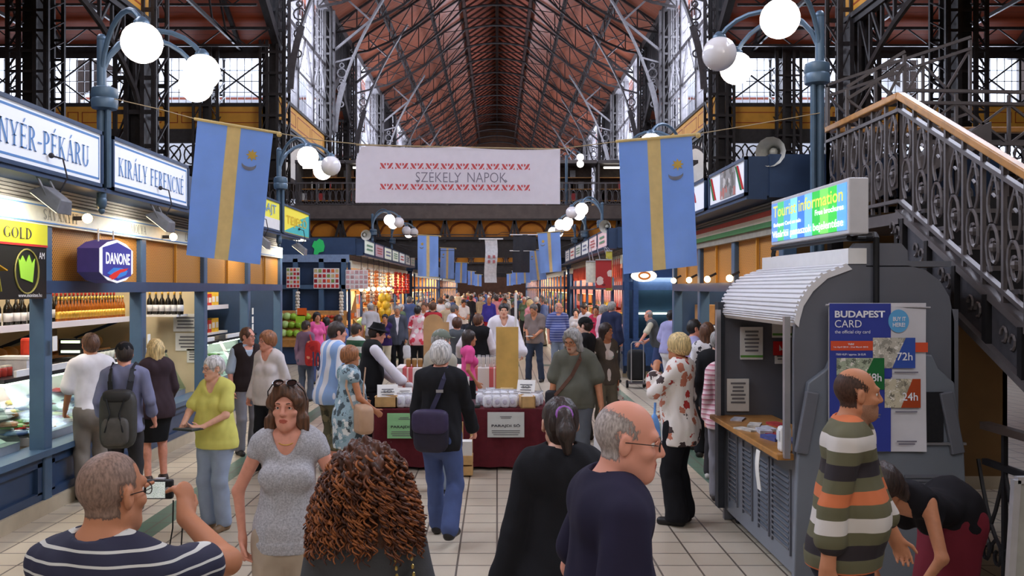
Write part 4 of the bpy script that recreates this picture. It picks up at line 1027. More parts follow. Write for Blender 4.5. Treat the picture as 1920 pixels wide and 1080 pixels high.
for lb, x0, x1, y0_, y1p, nx, nz in (('narrow white poster of produce pictures on the corner stall', 537, 562, 502, 540, 4, 5), ('wide white poster of produce pictures on the corner stall', 588, 636, 503, 541, 6, 4), ('dull pink poster of cup pictures on the corner stall', 648, 690, 506, 542, 5, 4)):
    y = 25.475; a = P(x0, y0_, y); b = P(x1, y1p, y)
    produce_poster(lb, (a.x + b.x) / 2, (a.z + b.z) / 2, y, b.x - a.x, a.z - b.z, nx, nz, RG if 'pink' not in lb else [(206, 160, 160), (190, 150, 150), (224, 190, 186)])
# fruit and vegetables on the sloping stands of the greengrocer
t = thing('produce_stand', 'sloping wooden produce stand across the end of the corner greengrocer', 'stand', (-5.3, 24.9, 0))
MB().hexa([(-6.5, 24.6, .5), (-4.35, 24.6, .5), (-4.35, 25.45, .5), (-6.5, 25.45, .5), (-6.5, 24.6, .7), (-4.35, 24.6, .7), (-4.35, 25.45, 1.5), (-6.5, 25.45, 1.5)]).build('slope', M_wood, t)
MB().box(-6.45, -4.4, 24.7, 25.4, .02, .5).build('base', M_navy, t)
MB().hexa([(-6.5, 26.2, 1.4), (-4.35, 26.2, 1.4), (-4.35, 27.2, 1.4), (-6.5, 27.2, 1.4), (-6.5, 26.2, 1.45), (-4.35, 26.2, 1.45), (-4.35, 27.2, 2.05), (-6.5, 27.2, 2.05)]).build('upper_slope', M_wood, t)
t = thing('produce_stand', 'long sloping produce stand along the aisle front of the corner greengrocer', 'stand', (-4.1, 30, 0))
MB().hexa([(-3.7, 25.9, .5), (-4.25, 25.9, .5), (-4.25, 36, .5), (-3.7, 36, .5), (-3.7, 25.9, .7), (-4.25, 25.9, 1.25), (-4.25, 36, 1.25), (-3.7, 36, .7)]).build('slope', M_wood, t)
MB().box(-4.2, -3.8, 26, 35.9, .02, .5).build('base', M_navy, t)
def fruit(m, r, stem=None, sz=.92):
    def f(name):
        t = thing(name, None, None)
        MB().ball((0, 0, r * sz), r, 8, sz=sz).build('flesh', m, t, smooth=True)
        if stem: MB().lathe([(r * .12, r * sz * 1.9), (r * .06, r * sz * 2.15)], 5).build('stem', stem, t)
        return t
    return f
M_stem = mat('green_stem', (80, 110, 50))
FR = [('cabbage', 'pale green cabbage', (178, 206, 130), .12, None), ('orange', 'orange', (236, 130, 40), .06, M_stem), ('apple', 'red apple', (196, 60, 44), .055, M_stem), ('lemon', 'yellow lemon', (240, 206, 60), .05, M_stem), ('lettuce', 'bright green lettuce', (150, 190, 60), .11, None), ('tomato', 'tomato', (216, 66, 36), .055, M_stem), ('onion', 'brown onion', (196, 110, 50), .055, M_stem)]
for k, (nm, lb, c, r, st) in enumerate(FR):
    pl = []; 
    if nm in ('cabbage', 'lettuce'):
        x0 = -6.45 if nm == 'cabbage' else -5.95; nx, ny = 3, 3
    else: x0 = -6.5 + .0; nx, ny = 4, 5
    slots = {'cabbage': (-6.4, .2), 'lettuce': (-5.82, .2), 'orange': (-5.25, .11), 'apple': (-4.85, .11)}
    if nm in slots:
        x0, d = slots[nm]
        for i in range(nx):
            for j in range(ny):
                y = 24.68 + j * d * 1.2; pl.append(((x0 + i * d, y, .7 + (y - 24.6) * .94 + .005), random.random() * 6))
    for j in range(12):
        y = 26.1 + (k * 12 + j) * .115; q = random.random() * .8
        pl.append(((-3.78 - .45 * q, y, .7 + .45 * q), random.random() * 6))
    if nm in ('orange', 'lemon', 'tomato'):
        x0 = {'orange': -5.8, 'lemon': -6.4, 'tomato': -5.2}[nm]
        for i in range(5):
            for j in range(4): pl.append(((x0 + i * .12, 26.3 + j * .2, 1.46 + j * .12), 0))
    goods(fruit(mat('skin_' + nm, c, rough=.35, noise=.15), r, st), nm, '%s heaped on the stands of the corner greengrocer' % lb, 'vegetable' if nm in ('cabbage', 'lettuce', 'onion', 'tomato') else 'fruit', '%ss on the greengrocer stands' % nm, pl)
goods(hang(M_onion, 10, .045, 1.15), 'onion_string', 'string of orange onions hanging from the front beam of the corner greengrocer', 'onion string', 'onion strings at the corner greengrocer', [((-4.1, y, 2.75), y) for y in (27.5, 27.9, 29.5, 29.9, 33.2)])
goods(hang(M_pap, 8, .05, .9), 'paprika_string', 'string of dried red paprika hanging beyond the onions on the left', 'paprika string', 'paprika strings on the left row', [((-4.05, 35.2 + i * 1.6, 2.8), i) for i in range(4)])
goods(hang(mat('pepper_yellow', (230, 186, 60), rough=.3, noise=.15), 6, .13, 1.3), 'pepper_bunch', 'tall bunch of yellow peppers hanging at the aisle edge of the greengrocer', 'pepper bunch', 'yellow pepper bunches', [((X(720, 27.5), 27.5, 1.95), 0)])
goods(hang(M_garlic, 8, .04, .7), 'garlic_string', 'string of white garlic hanging at the left edge of the fruit window', 'garlic string', 'garlic strings by the fruit window', [((X(558, 25.2), 25.2, 2.05), 0), ((X(640, 25.2), 25.2, 2.05), 1)])
for i, (px, py, c) in enumerate(((604, 585, (226, 100, 30)), (600, 598, (160, 206, 50)))):
    p = P(px - 38 + i, py, 24.5); o = MB().box(p.x - .13, p.x + .13, 24.5, 24.52, p.z - .11, p.z + .11).bar((p.x, 24.63, .74), (p.x, 24.51, p.z), .015).build('price_card', mat('card_%d' % i, c, noise=0)); tag(o, ('orange price card standing over the cabbages', 'lime green price card under the orange one')[i], 'card')
for i in range(4):
    x = -5.9 + i * .45
    t = thing('pendant_lamp', 'glowing round pendant lamp inside the fruit window of the corner stall', 'lamp', (x, 26, 2.6), group='pendants in the fruit window'); MB().ball((x, 26, 2.05), .07, 8).build('bulb', M_bulb, t, smooth=True); MB().bar((x, 26, 2.1), (x, 26, 2.95), .02).build('cord', M_ink, t)
for i in range(6):
    y = 25.9 + i * 1.3; t = thing('pendant_lamp', 'warm bulb hanging before the front of the corner greengrocer', 'lamp', (-4.0, y, 2.9), group='bulbs along the greengrocer front'); MB().ball((-4.0, y, 2.12), .07, 8).build('bulb', M_bulb, t, smooth=True); MB().bar((-4.0, y, 2.17), (-4.0, y, 3.1), .015).build('cord', M_ink, t)
goods(hang(M_garlic, 9, .045, 1.1), 'garlic_string', 'string of white garlic between the onion strings on the left', 'garlic string', 'garlic strings along the greengrocer front', [((-4.12, y, 2.8), y) for y in (27.2, 28.3, 29.1, 30.4, 31.2, 32.1, 34.1)])
L3 = far_stall('long navy stall, second along the left side after the corner greengrocer', -1, 4.3, 46, 8, 2.4, 3.9, [((206, 204, 200), 'grey white')] * 4, ('amber', (176, 120, 66)), None, power=110)
L4 = far_stall('long navy stall, third along the left side after the corner greengrocer', -1, 4.3, 69, 10, 2.6, 3.9, [], ('amber2', (150, 106, 66)), None, power=140)
R2 = far_stall('navy butcher stall, second along the right side with glazed corner', 1, 3.05, 21.2, 7, 2.2, 2.67, [((226, 190, 190), 'white and red'), ((222, 196, 196), 'white and crimson'), ((220, 220, 220), 'plain white'), ((206, 206, 206), 'pale grey'), ((214, 206, 200), 'cream'), ((200, 198, 196), 'grey')], ('meat', (186, 110, 100)), None, power=70)
R3 = far_stall('long navy stall, third along the right side', 1, 3.05, 40, 10, 2.4, 2.67, [((206, 204, 200), 'off white')] * 4, ('amber3', (170, 110, 70)), None, power=110)
R4 = far_stall('long navy stall, fourth along the right side', 1, 3.05, 67, 10, 2.6, 2.67, [], ('amber4', (150, 100, 66)), None, power=140)
# glazed corner of the butcher stall
for x in (3.08, 3.3, 4.45, 4.75): MB().box(x - .06, x + .06, 20.9, 21.05, .3, 3.0).build('corner_post', mat('bright_navy_paint', (58, 88, 136)), R2)
MB().box(3.0, 5.3, 20.95, 21.05, .3, .95).build('corner_panel', MATS['bright_navy_paint'], R2); MB().box(3.0, 5.3, 20.95, 21.05, 2.1, 2.3).build('corner_beam', MATS['bright_navy_paint'], R2)
MB().box(3.3, 4.45, 20.97, 20.99, .95, 2.1).build('corner_glass', M_case, R2)
MB().box(3.35, 4.4, 21.1, 21.14, 1.52, 1.56).build('tube_lamp', M_tube, R2); stall_lamp(R2, (3.9, 21.1, 2.4), 1.2, .5, 40)
def slab(m, w=.1, h=.3, d=.06):
    def f(name):
        t = thing(name, None, None); MB().ball((0, 0, -h / 2), 1, 8, sz=h / 2, sx=w / 2, sy=d / 2).build('meat', m, t, smooth=True); MB().tube([(0, 0, .12), (0, 0, -.02)], .008, 4).build('hook', M_alu, t); return t
    return f
M_ham = mat('cured_ham', (150, 50, 46), rough=.4, noise=.25); M_bacon = mat('bacon_pink', (216, 150, 146), rough=.4, noise=.2)
goods(slab(M_ham, .16, .45, .12), 'cured_ham', 'dark red ham hanging behind the glazed corner of the butcher stall', 'ham', 'hams in the butcher corner', [((3.45 + (i % 5) * .22, 21.3 + (i // 5) * .3, 2.1 - (i // 5) * .12), 0) for i in range(10)])
goods(slab(M_bacon, .2, .5, .06), 'bacon_slab', 'pink bacon slab in the butcher stall', 'bacon', 'bacon slabs at the butcher stall', [((3.2, 22 + i * .4, 2.2), 1.4) for i in range(18)] + [((3.5 + i * .25, 21.4, 1.5), 0) for i in range(5)])
goods(slab(mat('sausage_red', (170, 64, 46), rough=.35), .06, .5, .06), 'sausage', 'red sausage hanging along the right stalls', 'sausage', 'sausages along the right stalls', [((3.0, 21.6 + i * .33, 2.9), 0) for i in range(40)])
goods(carton(M_bacon, M_labw, .3, .4, .14), 'meat_tray', 'tray of pink meat on the butcher counter', 'tray', 'meat trays on the butcher counter', [((3.25, 21.6 + i * .5, 1.05), 0) for i in range(14)])
for k, (nm, c) in enumerate(CC):
    pl = []
    for j in range(9):
        s = -1 if j % 2 else 1; y = random.uniform(28 if s < 0 else 9.6, 60)
        y += 6.6 if s > 0 and 15 < y < 21.6 else 4.2 if s > 0 and 36.5 < y < 40.2 else 0
        if s < 0 and 42 < y < 46.2: y += 5
        pl.append(((s * (4.75 if s < 0 else 3.5), y, 1.55 if s > 0 and y < 15.2 else random.choice((.62, 1.1, 1.5))), 0))
    goods(carton(mat('carton_' + nm, c), M_labw, .3, .5, .32), 'ware_box', '%s box of wares in the farther stalls' % nm, 'box', '%s boxes in the farther stalls' % nm, pl)
# tinted banners hanging before the butcher row
for i, (px, w, py0, py1, m_) in enumerate(((1132, 30, 487, 540, blotch('banner_red', (176, 50, 50), [(226, 200, 190), (120, 40, 40)], 5, .4)), (1110, 22, 490, 530, mat('banner_cream', (226, 222, 206))), (1143, 12, 470, 545, mat('banner_yellow', (200, 190, 80))))):
    Y = 20.6; a = P(px - w / 2, py0, Y); b = P(px + w / 2, py1, Y)
    t = thing('hanging_poster', ('dark red meat poster hanging at the butcher corner', 'cream poster hanging left of the dark red one', 'narrow yellow poster beside the dark red one')[i], 'poster', (a.x, Y, b.z)); MB().box(a.x, b.x, Y + i * .05, Y + i * .05 + .015, b.z, a.z).build('sheet', m_, t); MB().bar((a.x, Y + i * .05, a.z), (b.x, Y + i * .05, a.z), .03).build('rod', M_alu, t); MB().bar((a.x + .1, Y + i * .05, a.z), (a.x + .1, 21.26, 3.14), .015).bar((b.x - .1, Y + i * .05, a.z), (b.x - .1, 21.26, 3.14), .015).build('hanger', M_alu, t)
# oval lit pretzel sign below the right flag, horn speakers, gallery shop fronts
t = thing('oval_sign', 'white oval light sign with red ring below the right blue flag', 'sign', P(1208, 518, 16))
c = P(1208, 517, 16); MB().bar((c.x, 16.05, c.z + .08), (c.x + .3, 15.3, 2.9), .03).bar((c.x + .3, 15.3, 2.9), (3.1, 15.1, 2.9), .03).build('arm', M_ink, t); MB().prism([(.23 * math.cos(a), .11 * math.sin(a)) for a in np.linspace(0, 2 * PI, 21)[:-1]], lambda u, v: (c.x + u, 16, c.z + v), (0, .1, 0)).build('face', glow('oval_face', (250, 240, 220), 1.2), t)
MB().tube([(c.x + .1 * math.cos(a), 15.98, c.z + .06 * math.sin(a)) for a in np.linspace(0, 2 * PI, 15)[:-1]], .018, 5, closed=True).build('ring', mat('pretzel', (210, 120, 50), emit=.3, noise=0), t)
def horn(label, p, s):
    t = thing('horn_speaker', label, 'loudspeaker', p)
    c = Vector(p); m = mat('horn_grey', (196, 194, 184), rough=.5)
    d = Vector((-s * .5, -.86, -.1)).normalized(); mb = MB()
    q = [(0, .05), (.08, .06), (.16, .09), (.24, .15), (.26, .16)]
    x = d.cross(Vector((0, 0, 1))).normalized(); y = x.cross(d)
    vs = []; n = 14
    for k_, r_ in q: vs += [c + d * k_ + (x * math.cos(2 * PI * j / n) + y * math.sin(2 * PI * j / n)) * r_ for j in range(n)]
    for i in range(len(q) - 1):
        pass
    mb.add(vs, [(i * n + j, i * n + (j + 1) % n, (i + 1) * n + (j + 1) % n, (i + 1) * n + j) for i in range(len(q) - 1) for j in range(n)] + [tuple(range(n))]); mb.build('horn', m, t, smooth=True)
    MB().ball(c + d * .12, .05, 8).build('driver', m, t, smooth=True); MB().bar(c, c + Vector((0, .1, -.2)), .03).build('bracket', M_ink, t)
horn('grey horn loudspeaker on the navy header above the tourist information box', P(1455, 286, 9.6), 1)
horn('small horn loudspeaker above the header of the butcher stall', P(1142, 424, 21.6), 1)
horn('small horn loudspeaker above the header of the corner greengrocer', P(680, 440, 25.9), -1)

rr = random.Random(9); slots = []
for s_, x, ya, yb in ((-1, 4.72, 27.4, 41.5), (-1, 4.72, 46.4, 64), (1, 3.42, 24, 36.2), (1, 3.42, 40.4, 63)):
    y = ya
    while y < yb:
        for z in (.62, 1.15, 1.62): slots.append((s_, x + rr.random() * .1, y, z))
        y += .85
rr.shuffle(slots)
for k, (nm, c) in enumerate(CC):
    pl = [((a_ * x, y, z), 0) for a_, x, y, z in slots[k::9]]
    goods(carton(mat('carton_' + nm, c), M_labw, .34, .5, .3), 'ware_crate', '%s crate of wares standing in the farther aisle stalls' % nm, 'crate', '%s crates in the farther stalls' % nm, pl)
# ------------------------------------------------------------------ globe lamps
M_pole = mat('lamp_post_blue', (82, 104, 124), rough=.35, metal=.15, noise=.06)
M_globe_on = glow('lit_globe', (255, 240, 228), 5.0); M_globe_off = mat('unlit_globe', (226, 222, 224), rough=.12, noise=0, spec=.6)
def globe_lamp(label, s, x, y, zg=4.42, lit=(1, 1, 1), z0=3.05, group=None, arms=((.66, -.64), (.85, .46), (.58, 1.06)), n=10):
    t = thing('globe_lamp', label, 'lamp', (x, y, z0), group=group)
    zc = zg - .38
    MB().tube([(x, y, z0), (x, y, zg + .2)], .045, 10).ball((x, y, zg + .22), .05, 8).build('pole', M_pole, t, smooth=2)
    MB().tube([(x - s * .075, y - .02, z0 + .1), (x - s * .075, y - .02, zc)], .03, 8).build('side_pole', M_pole, t, smooth=2)
    MB().lathe([(.06, -.12), (.12, -.1), (.13, -.02), (.12, 0), (.13, .03), (.12, .1), (.07, .12)], 14, c=(x - s * .03, y, zc)).build('collar', M_pole, t, smooth=2)
    MB().lathe([(.03, -.16), (.05, -.12), (.05, -.06), (.03, -.03)], 10, c=(x, y, z0 + .05)).ball((x, y, z0 - .13), .035, 8).build('finial', M_pole, t, smooth=True)
    for i, (dx, dy) in enumerate(arms):
        gx, gy = x - s * dx, y + dy; pts = []
        for u in np.linspace(0, 1, 11):                # rises from the collar and bends over to the globe
            a = PI * .86 * u; k = (1 - math.cos(a)) / (1 - math.cos(PI * .86))
            pts.append((x + (gx - x) * k, y + (gy - y) * k, zc + .12 + .52 * math.sin(a) ** .9 + (zg + .17 - zc - .12 - .52 * math.sin(PI * .86) ** .9) * u))
        arm = MB().tube(pts, .026, 8).build('arm', M_pole, t, smooth=2)
        MB().lathe([(.03, .24), (.07, .2), (.08, .16), (.07, .14)], 12, c=(gx, gy, zg)).build('globe_holder', M_pole, t, smooth=2)
        MB().ball((gx, gy, zg), .187, 2 * n).build('glowing_globe' if lit[i] else 'unlit_globe', M_globe_on if lit[i] else M_globe_off, t, smooth=True)
    return t
globe_lamp('blue lamp post with three glowing globes above the two serif shop signs', 1 * -1, -3.95, 8.79)
globe_lamp('blue lamp post with one unlit globe left of the stair railing', 1, 3.30, 9.0, z0=.2, zg=4.72, lit=(1, 0, 1), arms=((.6, -.6), (.86, .66), (.5, 1.3)))
for i, (y, lit) in enumerate(((15.9, (1, 0, 1)), (30, (1, 0, 1)), (35.5, (0, 0, 1)), (41, (1, 1, 1)), (48, (1, 1, 0)), (56, (1, 0, 1)))):
    globe_lamp(('blue lamp post with an unlit globe beyond the left blue flag', 'blue lamp post, first above the corner greengrocer stall', 'blue lamp post, second above the corner greengrocer stall', 'blue lamp post, third above the corner greengrocer stall', 'globe lamp far down the left side, behind the hanging flags', 'farthest globe lamp on the left side')[i], -1, -3.94 if i == 0 else -4.25, y, lit=lit, n=7, z0=3.05 if i == 0 else 3.82)
for i, (y, lit) in enumerate(((14.6, (1, 0, 1)), (26, (1, 0, 1)), (31, (1, 1, 1)), (35, (0, 1, 1)), (43, (1, 1, 1)), (52, (1, 0, 1)))):
    globe_lamp(('blue lamp post mostly hidden behind the right blue flag', 'blue lamp post, first above the butcher stall', 'blue lamp post, second above the butcher stall', 'blue lamp post, third above the butcher stall', 'globe lamp far down the right side, behind the hanging flags', 'farthest globe lamp on the right side')[i], 1, 3.1, y, lit=lit, n=7, z0=3.76 if i == 0 else 3.82)
p = P(1062, 320, 39.3); t = thing('globe_lamp', 'small two-globe lamp on the gallery bridge right of the white banner', 'lamp', (p.x, 39.3, 5.75)); MB().tube([(p.x, 37 + 2.3, 5.75), (p.x, 39.3, p.z + .7)], .06, 8).build('pole', M_pole, t); MB().tube([(p.x, 39.3, p.z + .5), (p.x + .3, 39.3, p.z + .95), (p.x + .62, 39.3, p.z + .8)], .04, 6).build('arm', M_pole, t)
for dz in (.6, .3): MB().ball((p.x + .62, 39.3, p.z + dz), .16, 12).build('glowing_globe', M_globe_on, t, smooth=True)

# ------------------------------------------------------------------ flags, banner and the line they hang from
M_fblue = mat('flag_blue', (160, 194, 244), rough=.75, noise=.04, ns=4, bump=.05, bs=300); M_fgold = mat('flag_gold', (234, 214, 160), rough=.7, noise=.05)
thin(M_fblue, .5); thin(M_fgold, .5)
def flag(label, c, Yl, Yr, group=None, amp=.02, motif=True, nu=28, nv=24):
    """c: pixel corners top-left, top-right, bottom-left, bottom-right"""
    tl, tr, bl, br = P(*c[0], Yl), P(*c[1], Yr), P(*c[2], Yl), P(*c[3], Yr)
    t = thing('flag', label, 'flag', (tl + tr) / 2, group=group)
    def fn(u, v):
        p = tl * (1 - u) * (1 - v) + tr * u * (1 - v) + bl * (1 - u) * v + br * u * v
        p.y += amp * v * (math.sin(u * 11 + v * 2) + .6 * math.sin(u * 5 - v * 4)) + amp * .6 * math.sin(v * 9 + u * 3) * v
        return p
    mb = MB(); mb.sheet(fn, nu, nv, th=.004)
    n = nu * nv
    for k in range(len(mb.f)):
        if k < 2 * n:
            i = (k % n) // nv; u = (i + .5) / nu
            mb.m[k] = 1 if .40 < u < .565 else 0
    mb.build('cloth', [M_fblue, M_fgold], t, smooth=2)
    d = (tr - tl).normalized(); MB().tube([tl - d * .03 + Vector((0, 0, .012)), tr + d * .05 + Vector((0, 0, .012))], .014, 8).ball(tr + d * .06, .028, 8).build('rod', M_fgold, t, smooth=2)
    if motif:
        def at(u, v): q = fn(u, v); return q + Vector((0, -.006, 0))
        W_ = (tr - tl).length; Hh = (bl - tl).length; k = W_ / Hh
        su, sv = (.755, .19) if motif == 1 else (.79, .21); pts = []
        if motif == 3: su = .22
        for i in range(16):
            r_ = .085 if i % 2 == 0 else .045; a = PI * i / 8; pts.append((su + r_ * math.cos(a), sv + r_ * k * math.sin(a)))
        mb = MB(); mb.add([at(*q) for q in pts], [tuple(range(16))]); mb.build('sun_emblem', mat('emblem_gold', (196, 160, 70), noise=.1), t)
        out = [(su - .03 + .1 * math.cos(a), sv + .075 + .1 * k * math.sin(a) * .8) for a in np.linspace(R(10), R(170), 9)]; inn = [(su - .03 + .1 * math.cos(a), sv + .06 + .1 * k * math.sin(a) * .55) for a in np.linspace(R(170), R(10), 9)]
        mb = MB(); mb.add([at(*q) for q in out + inn], [tuple(range(18))]); mb.build('moon_emblem', mat('emblem_silver', (120, 120, 132), noise=.1), t)
    return t
flag('large blue flag with gold stripe hanging over the near left stall', ((370, 226), (512, 250), (347, 478), (487, 496)), 8.62, 8.8)
flag('large blue flag with gold stripe hanging right of the white banner', ((1160, 267), (1297, 255), (1170, 514), (1308, 498)), 8.75, 8.65, motif=2)
fl = [((783, 441), (822, 443), (783, 518), (822, 519), 27.5), ((826, 465), (852, 466), (825, 522), (851, 523), 37), ((854, 492), (876, 493), (853, 530), (875, 531), 47), ((877, 508), (890, 509), (877, 534), (890, 535), 60), ((890, 514), (903, 515), (890, 536), (903, 537), 70)]
fr_ = [((1008, 438), (1050, 434), (1014, 512), (1053, 509), 27.5), ((992, 470), (1014, 468), (994, 526), (1026, 524), 37), ((973, 498), (994, 496), (974, 532), (995, 530), 47), ((960, 508), (976, 506), (961, 534), (977, 533), 60), ((950, 514), (962, 513), (950, 536), (962, 535), 70)]
for sd, l in (('left', fl), ('right', fr_)):
    for i, f in enumerate(l):
        flag('blue and gold flag, %s in the row hanging over the %s side of the aisle' % (('first', 'second', 'third', 'fourth', 'fifth')[i], sd), f[:4], f[4], f[4], motif=3 if i < 2 else 0, amp=.05, nu=14, nv=8)
for i, (x0, x1, y0, y1, Y, m_) in enumerate(((962, 1005, 440, 470, 28, mat('black_cloth', (40, 40, 46))), (961, 993, 470, 511, 30.5, mat('black_cloth', (40, 40, 46))))):
    a = P(x0, y0, Y); b = P(x1, y1, Y); t = thing('black_banner', ('upper black banner beside the small right flag', 'lower black banner beside the small right flag')[i], 'banner', (a.x, Y, a.z))
    MB().sheet(lambda u, v: (a.x + (b.x - a.x) * u, Y + .03 * math.sin(u * 9), a.z + (b.z - a.z) * v), 10, 4, th=.01).build('cloth', m_, t); MB().bar((a.x - .1, Y, a.z), (b.x + .1, Y, a.z), .03).build('rod', M_white, t)
a = P(909, 449, 29); b = P(932, 530, 29); t = thing('long_banner', 'long narrow white banner with small red marks hanging over the middle of the aisle', 'banner', (a.x, 29, a.z))
MB().sheet(lambda u, v: (a.x + (b.x - a.x) * (u + .05 * math.sin(v * 6)), 29 + .03 * math.sin(v * 9), a.z + (b.z - a.z) * v), 6, 14, th=.01).build('cloth', mat('linen', (206, 204, 204)), t); MB().bar((a.x - .2, 29, a.z + .02), (b.x + .2, 29, a.z + .02), .04).build('rod', M_white, t)
mb = MB()
for i in range(2):
    for j in range(2): mb.box(a.x + .1 + i * .16, a.x + .18 + i * .16, 28.94, 28.95, a.z - .62 - j * .16, a.z - .52 - j * .16)
mb.build('printed_marks', mat('dull_red', (176, 100, 100)), t)

for i, (Y, pa, pb) in enumerate(((27.5, 441, 436), (28, 440, 440), (29, 449, 449), (30.5, 470, 470), (37, 465, 468), (47, 492, 497), (60, 508, 507), (70, 514, 513))):
    t = thing('flag_line', 'thin wire across the aisle holding %s' % ('the first pair of small flags', 'the upper black banner', 'the long white banner', 'the lower black banner', 'the second pair of small flags', 'the third pair of small flags', 'the fourth pair of small flags', 'the farthest small flags')[i], 'line', (0, Y, Z(pa, Y)))
    ll = min((30, 35.5, 41, 48, 56), key=lambda q: abs(q - Y)); lr = min((26, 31, 35, 43, 52), key=lambda q: abs(q - Y)); za, zb = Z(pa, Y), Z(pb, Y); g = .004
    MB().tube([(-4.25, ll, max(za, 3.95)), (-3.0, Y, za + g), (X(932, Y), Y, za + g), (X(940, Y), Y, zb + g), (2.4, Y, zb + g), (3.1, lr, max(zb, 3.95))], .008, 4).build('wire', MATS['black_cloth'], t)
BY = 8.78
t = thing('white_banner', 'wide white banner reading SZÉKELY NAPOK with two red ornament rows', 'banner', P(860, 275, BY))
c = [P(668, 272, BY), P(1050, 280, BY), P(666, 380, BY), P(1050, 383, BY)]
def bf(u, v):
    p = c[0] * (1 - u) * (1 - v) + c[1] * u * (1 - v) + c[2] * (1 - u) * v + c[3] * u * v
    for (cu, w_) in ((.03, .9), (.5, .8), (1.0, .7)):     # creases running down from the ties
        d = (u - cu) - .25 * v * (1 if cu < .5 else -1 if cu > .9 else .2)
        p.y -= .035 * w_ * math.exp(-(d / .05) ** 2) * (1 - v)
    p.y += .012 * math.sin(u * 9 + v * 2) * v
    if u < .08 and v < .25: p.x += (1 - u / .08) * (1 - v / .25) * .05; p.z -= (1 - u / .08) * (1 - v / .25) * .02
    p.z -= .014 * (math.sin(PI * min(1, u * 2 % 1.0001))) * (1 - v)
    return p
MB().sheet(bf, 60, 16, th=.003).build('cloth', thin(mat('banner_white', (248, 244, 250), rough=.7, noise=.02), .55), t, smooth=2)
M_orn = mat('ornament_red', (214, 92, 96), noise=.05)
for row, py in enumerate((311, 350)):
    mb = MB(); px = 718
    while px < 998:
        q = P(px, py + (px - 718) * .008, BY - .045); w = .032; y = q.y
        for (dx, pts) in ((0, [(-.9, 1), (-.2, .9), (.3, .1), (.9, -1), (-.1, -.7), (-.6, .2)]), (0, [(.95, 1), (.35, .8), (.5, .2), (.95, .1)]), (0, [(-.95, -1), (-.4, -.9), (-.8, -.2)])):
            vs = [(q.x + (a_ + dx) * w, y, q.z + b_ * w * .95) for a_, b_ in pts]; mb.add(vs, [tuple(range(len(vs)))])
            vs = [(q.x + .072 - (a_ + dx) * w, y, q.z + b_ * w * .95) for a_, b_ in pts]; mb.add(vs, [tuple(reversed(range(len(vs))))])
        px += 28.5
    tag(mb.build('ornament_row', M_orn, t), kind='stuff')
M_bink = mat('banner_ink', (132, 126, 142), noise=0)
lettering('SZÉKELY', P(822, 330, BY - .04), (1, 0, -.012), (0, 0, 1), .45, .125, M_bink, t, bold=-.01)
lettering('NAPOK', P(913, 333, BY - .04), (1, 0, -.012), (0, 0, 1), .385, .1, M_bink, t, bold=-.01)
mb = MB()
for px, py, sg in ((783, 340, 1), (948, 339, -1), (855, 341, 1)):
    q = P(px, py, BY - .04); mb.tube([(q.x + .014 * (1 - k / 14) * math.cos(k * .75 * sg), q.y, q.z + .014 * (1 - k / 14) * math.sin(k * .75 * sg)) for k in range(12)], .0035, 4)
mb.build('letter_curl', M_bink, t)
t = thing('flag_line', 'thin line strung between the two near lamp posts holding banner and flags', 'line', P(932, 276, 8.8))
pts = [P(213, 185, 8.75), P(300, 205, 8.72), P(370, 224, 8.66), P(512, 248, 8.8), P(600, 263, 8.79), P(680, 271, 8.79), P(860, 277, 8.79), P(1050, 279, 8.79), P(1160, 265, 8.76), P(1297, 253, 8.68), P(1400, 236, 8.8), P(1537, 212, 8.95)]
MB().tube(pts, .005, 5).build('rope', mat('rope_hemp', (170, 150, 116)), t)
MB().tube([P(668, 272, 8.79) + Vector((0, 0, .0)), P(1050, 280, 8.79)], .007, 5).build('top_cord', mat('rope_hemp', (0, 0, 0)), t)

# ------------------------------------------------------------------ tourist kiosk
M_kgrey = mat('kiosk_grey', (106, 108, 116), rough=.4, noise=.06, ns=3); M_kgrey2 = mat('kiosk_panel_grey', (120, 126, 136), rough=.4, noise=.05, ns=3)
KY = 6.2
t = thing('information_kiosk', 'grey tourist kiosk on casters with white roll shutter and wooden counter', 'kiosk', (2.7, 7.2, 0))
def kp(px, py): p = P(px, py, KY); return (p.x, p.z)
arch = [(1490, 1110), (1490, 640), (1492, 600), (1500, 568), (1518, 540), (1545, 516), (1590, 498), (1592, 470), (1604, 456), (1690, 456), (1702, 470), (1703, 498), (1735, 506), (1762, 526), (1780, 556), (1789, 600), (1792, 1110)]
MB().prism([kp(*q) for q in arch[:7] + arch[11:]], lambda u, v: (u, KY, v), (0, .05, 0)).prism([kp(*q) for q in [(1590, 500)] + arch[7:11] + [(1703, 500)]], lambda u, v: (u, KY + .001, v), (0, .05, 0)).build('gable_panel', M_kgrey, t)
MB().prism([kp(*q) for q in [(1492, 1110), (1492, 600), (1500, 568), (1518, 540), (1545, 516), (1590, 500), (1703, 500), (1762, 526), (1789, 600), (1792, 1110)]], lambda u, v: (u, 8.15, v), (0, .05, 0)).build('far_panel', M_kgrey, t)
curve = [kp(*q) for q in [(1488, 605), (1490, 592), (1497, 566), (1515, 538), (1542, 514), (1588, 497)]]
mb = MB()
pts = []
for (a, b), (c_, d) in zip(curve[:-1], curve[1:]):
    for k in range(6): pts.append((a + (c_ - a) * k / 6, b + (d - b) * k / 6))
pts.append(curve[-1])
for k in range(len(pts) - 1):
    a, b = pts[k], pts[k + 1]; o = .012 if k % 2 else .0
    mb.hexa([(a[0] - o, KY - .02, a[1] + o), (b[0] - o, KY - .02, b[1] + o), (b[0] + .03, KY - .02, b[1] - .03), (a[0] + .03, KY - .02, a[1] - .03), (a[0] - o, 8.25, a[1] + o), (b[0] - o, 8.25, b[1] + o), (b[0] + .03, 8.25, b[1] - .03), (a[0] + .03, 8.25, a[1] - .03)])
mb.build('roll_shutter', mat('shutter_white', (232, 230, 232), rough=.45, noise=.02), t)
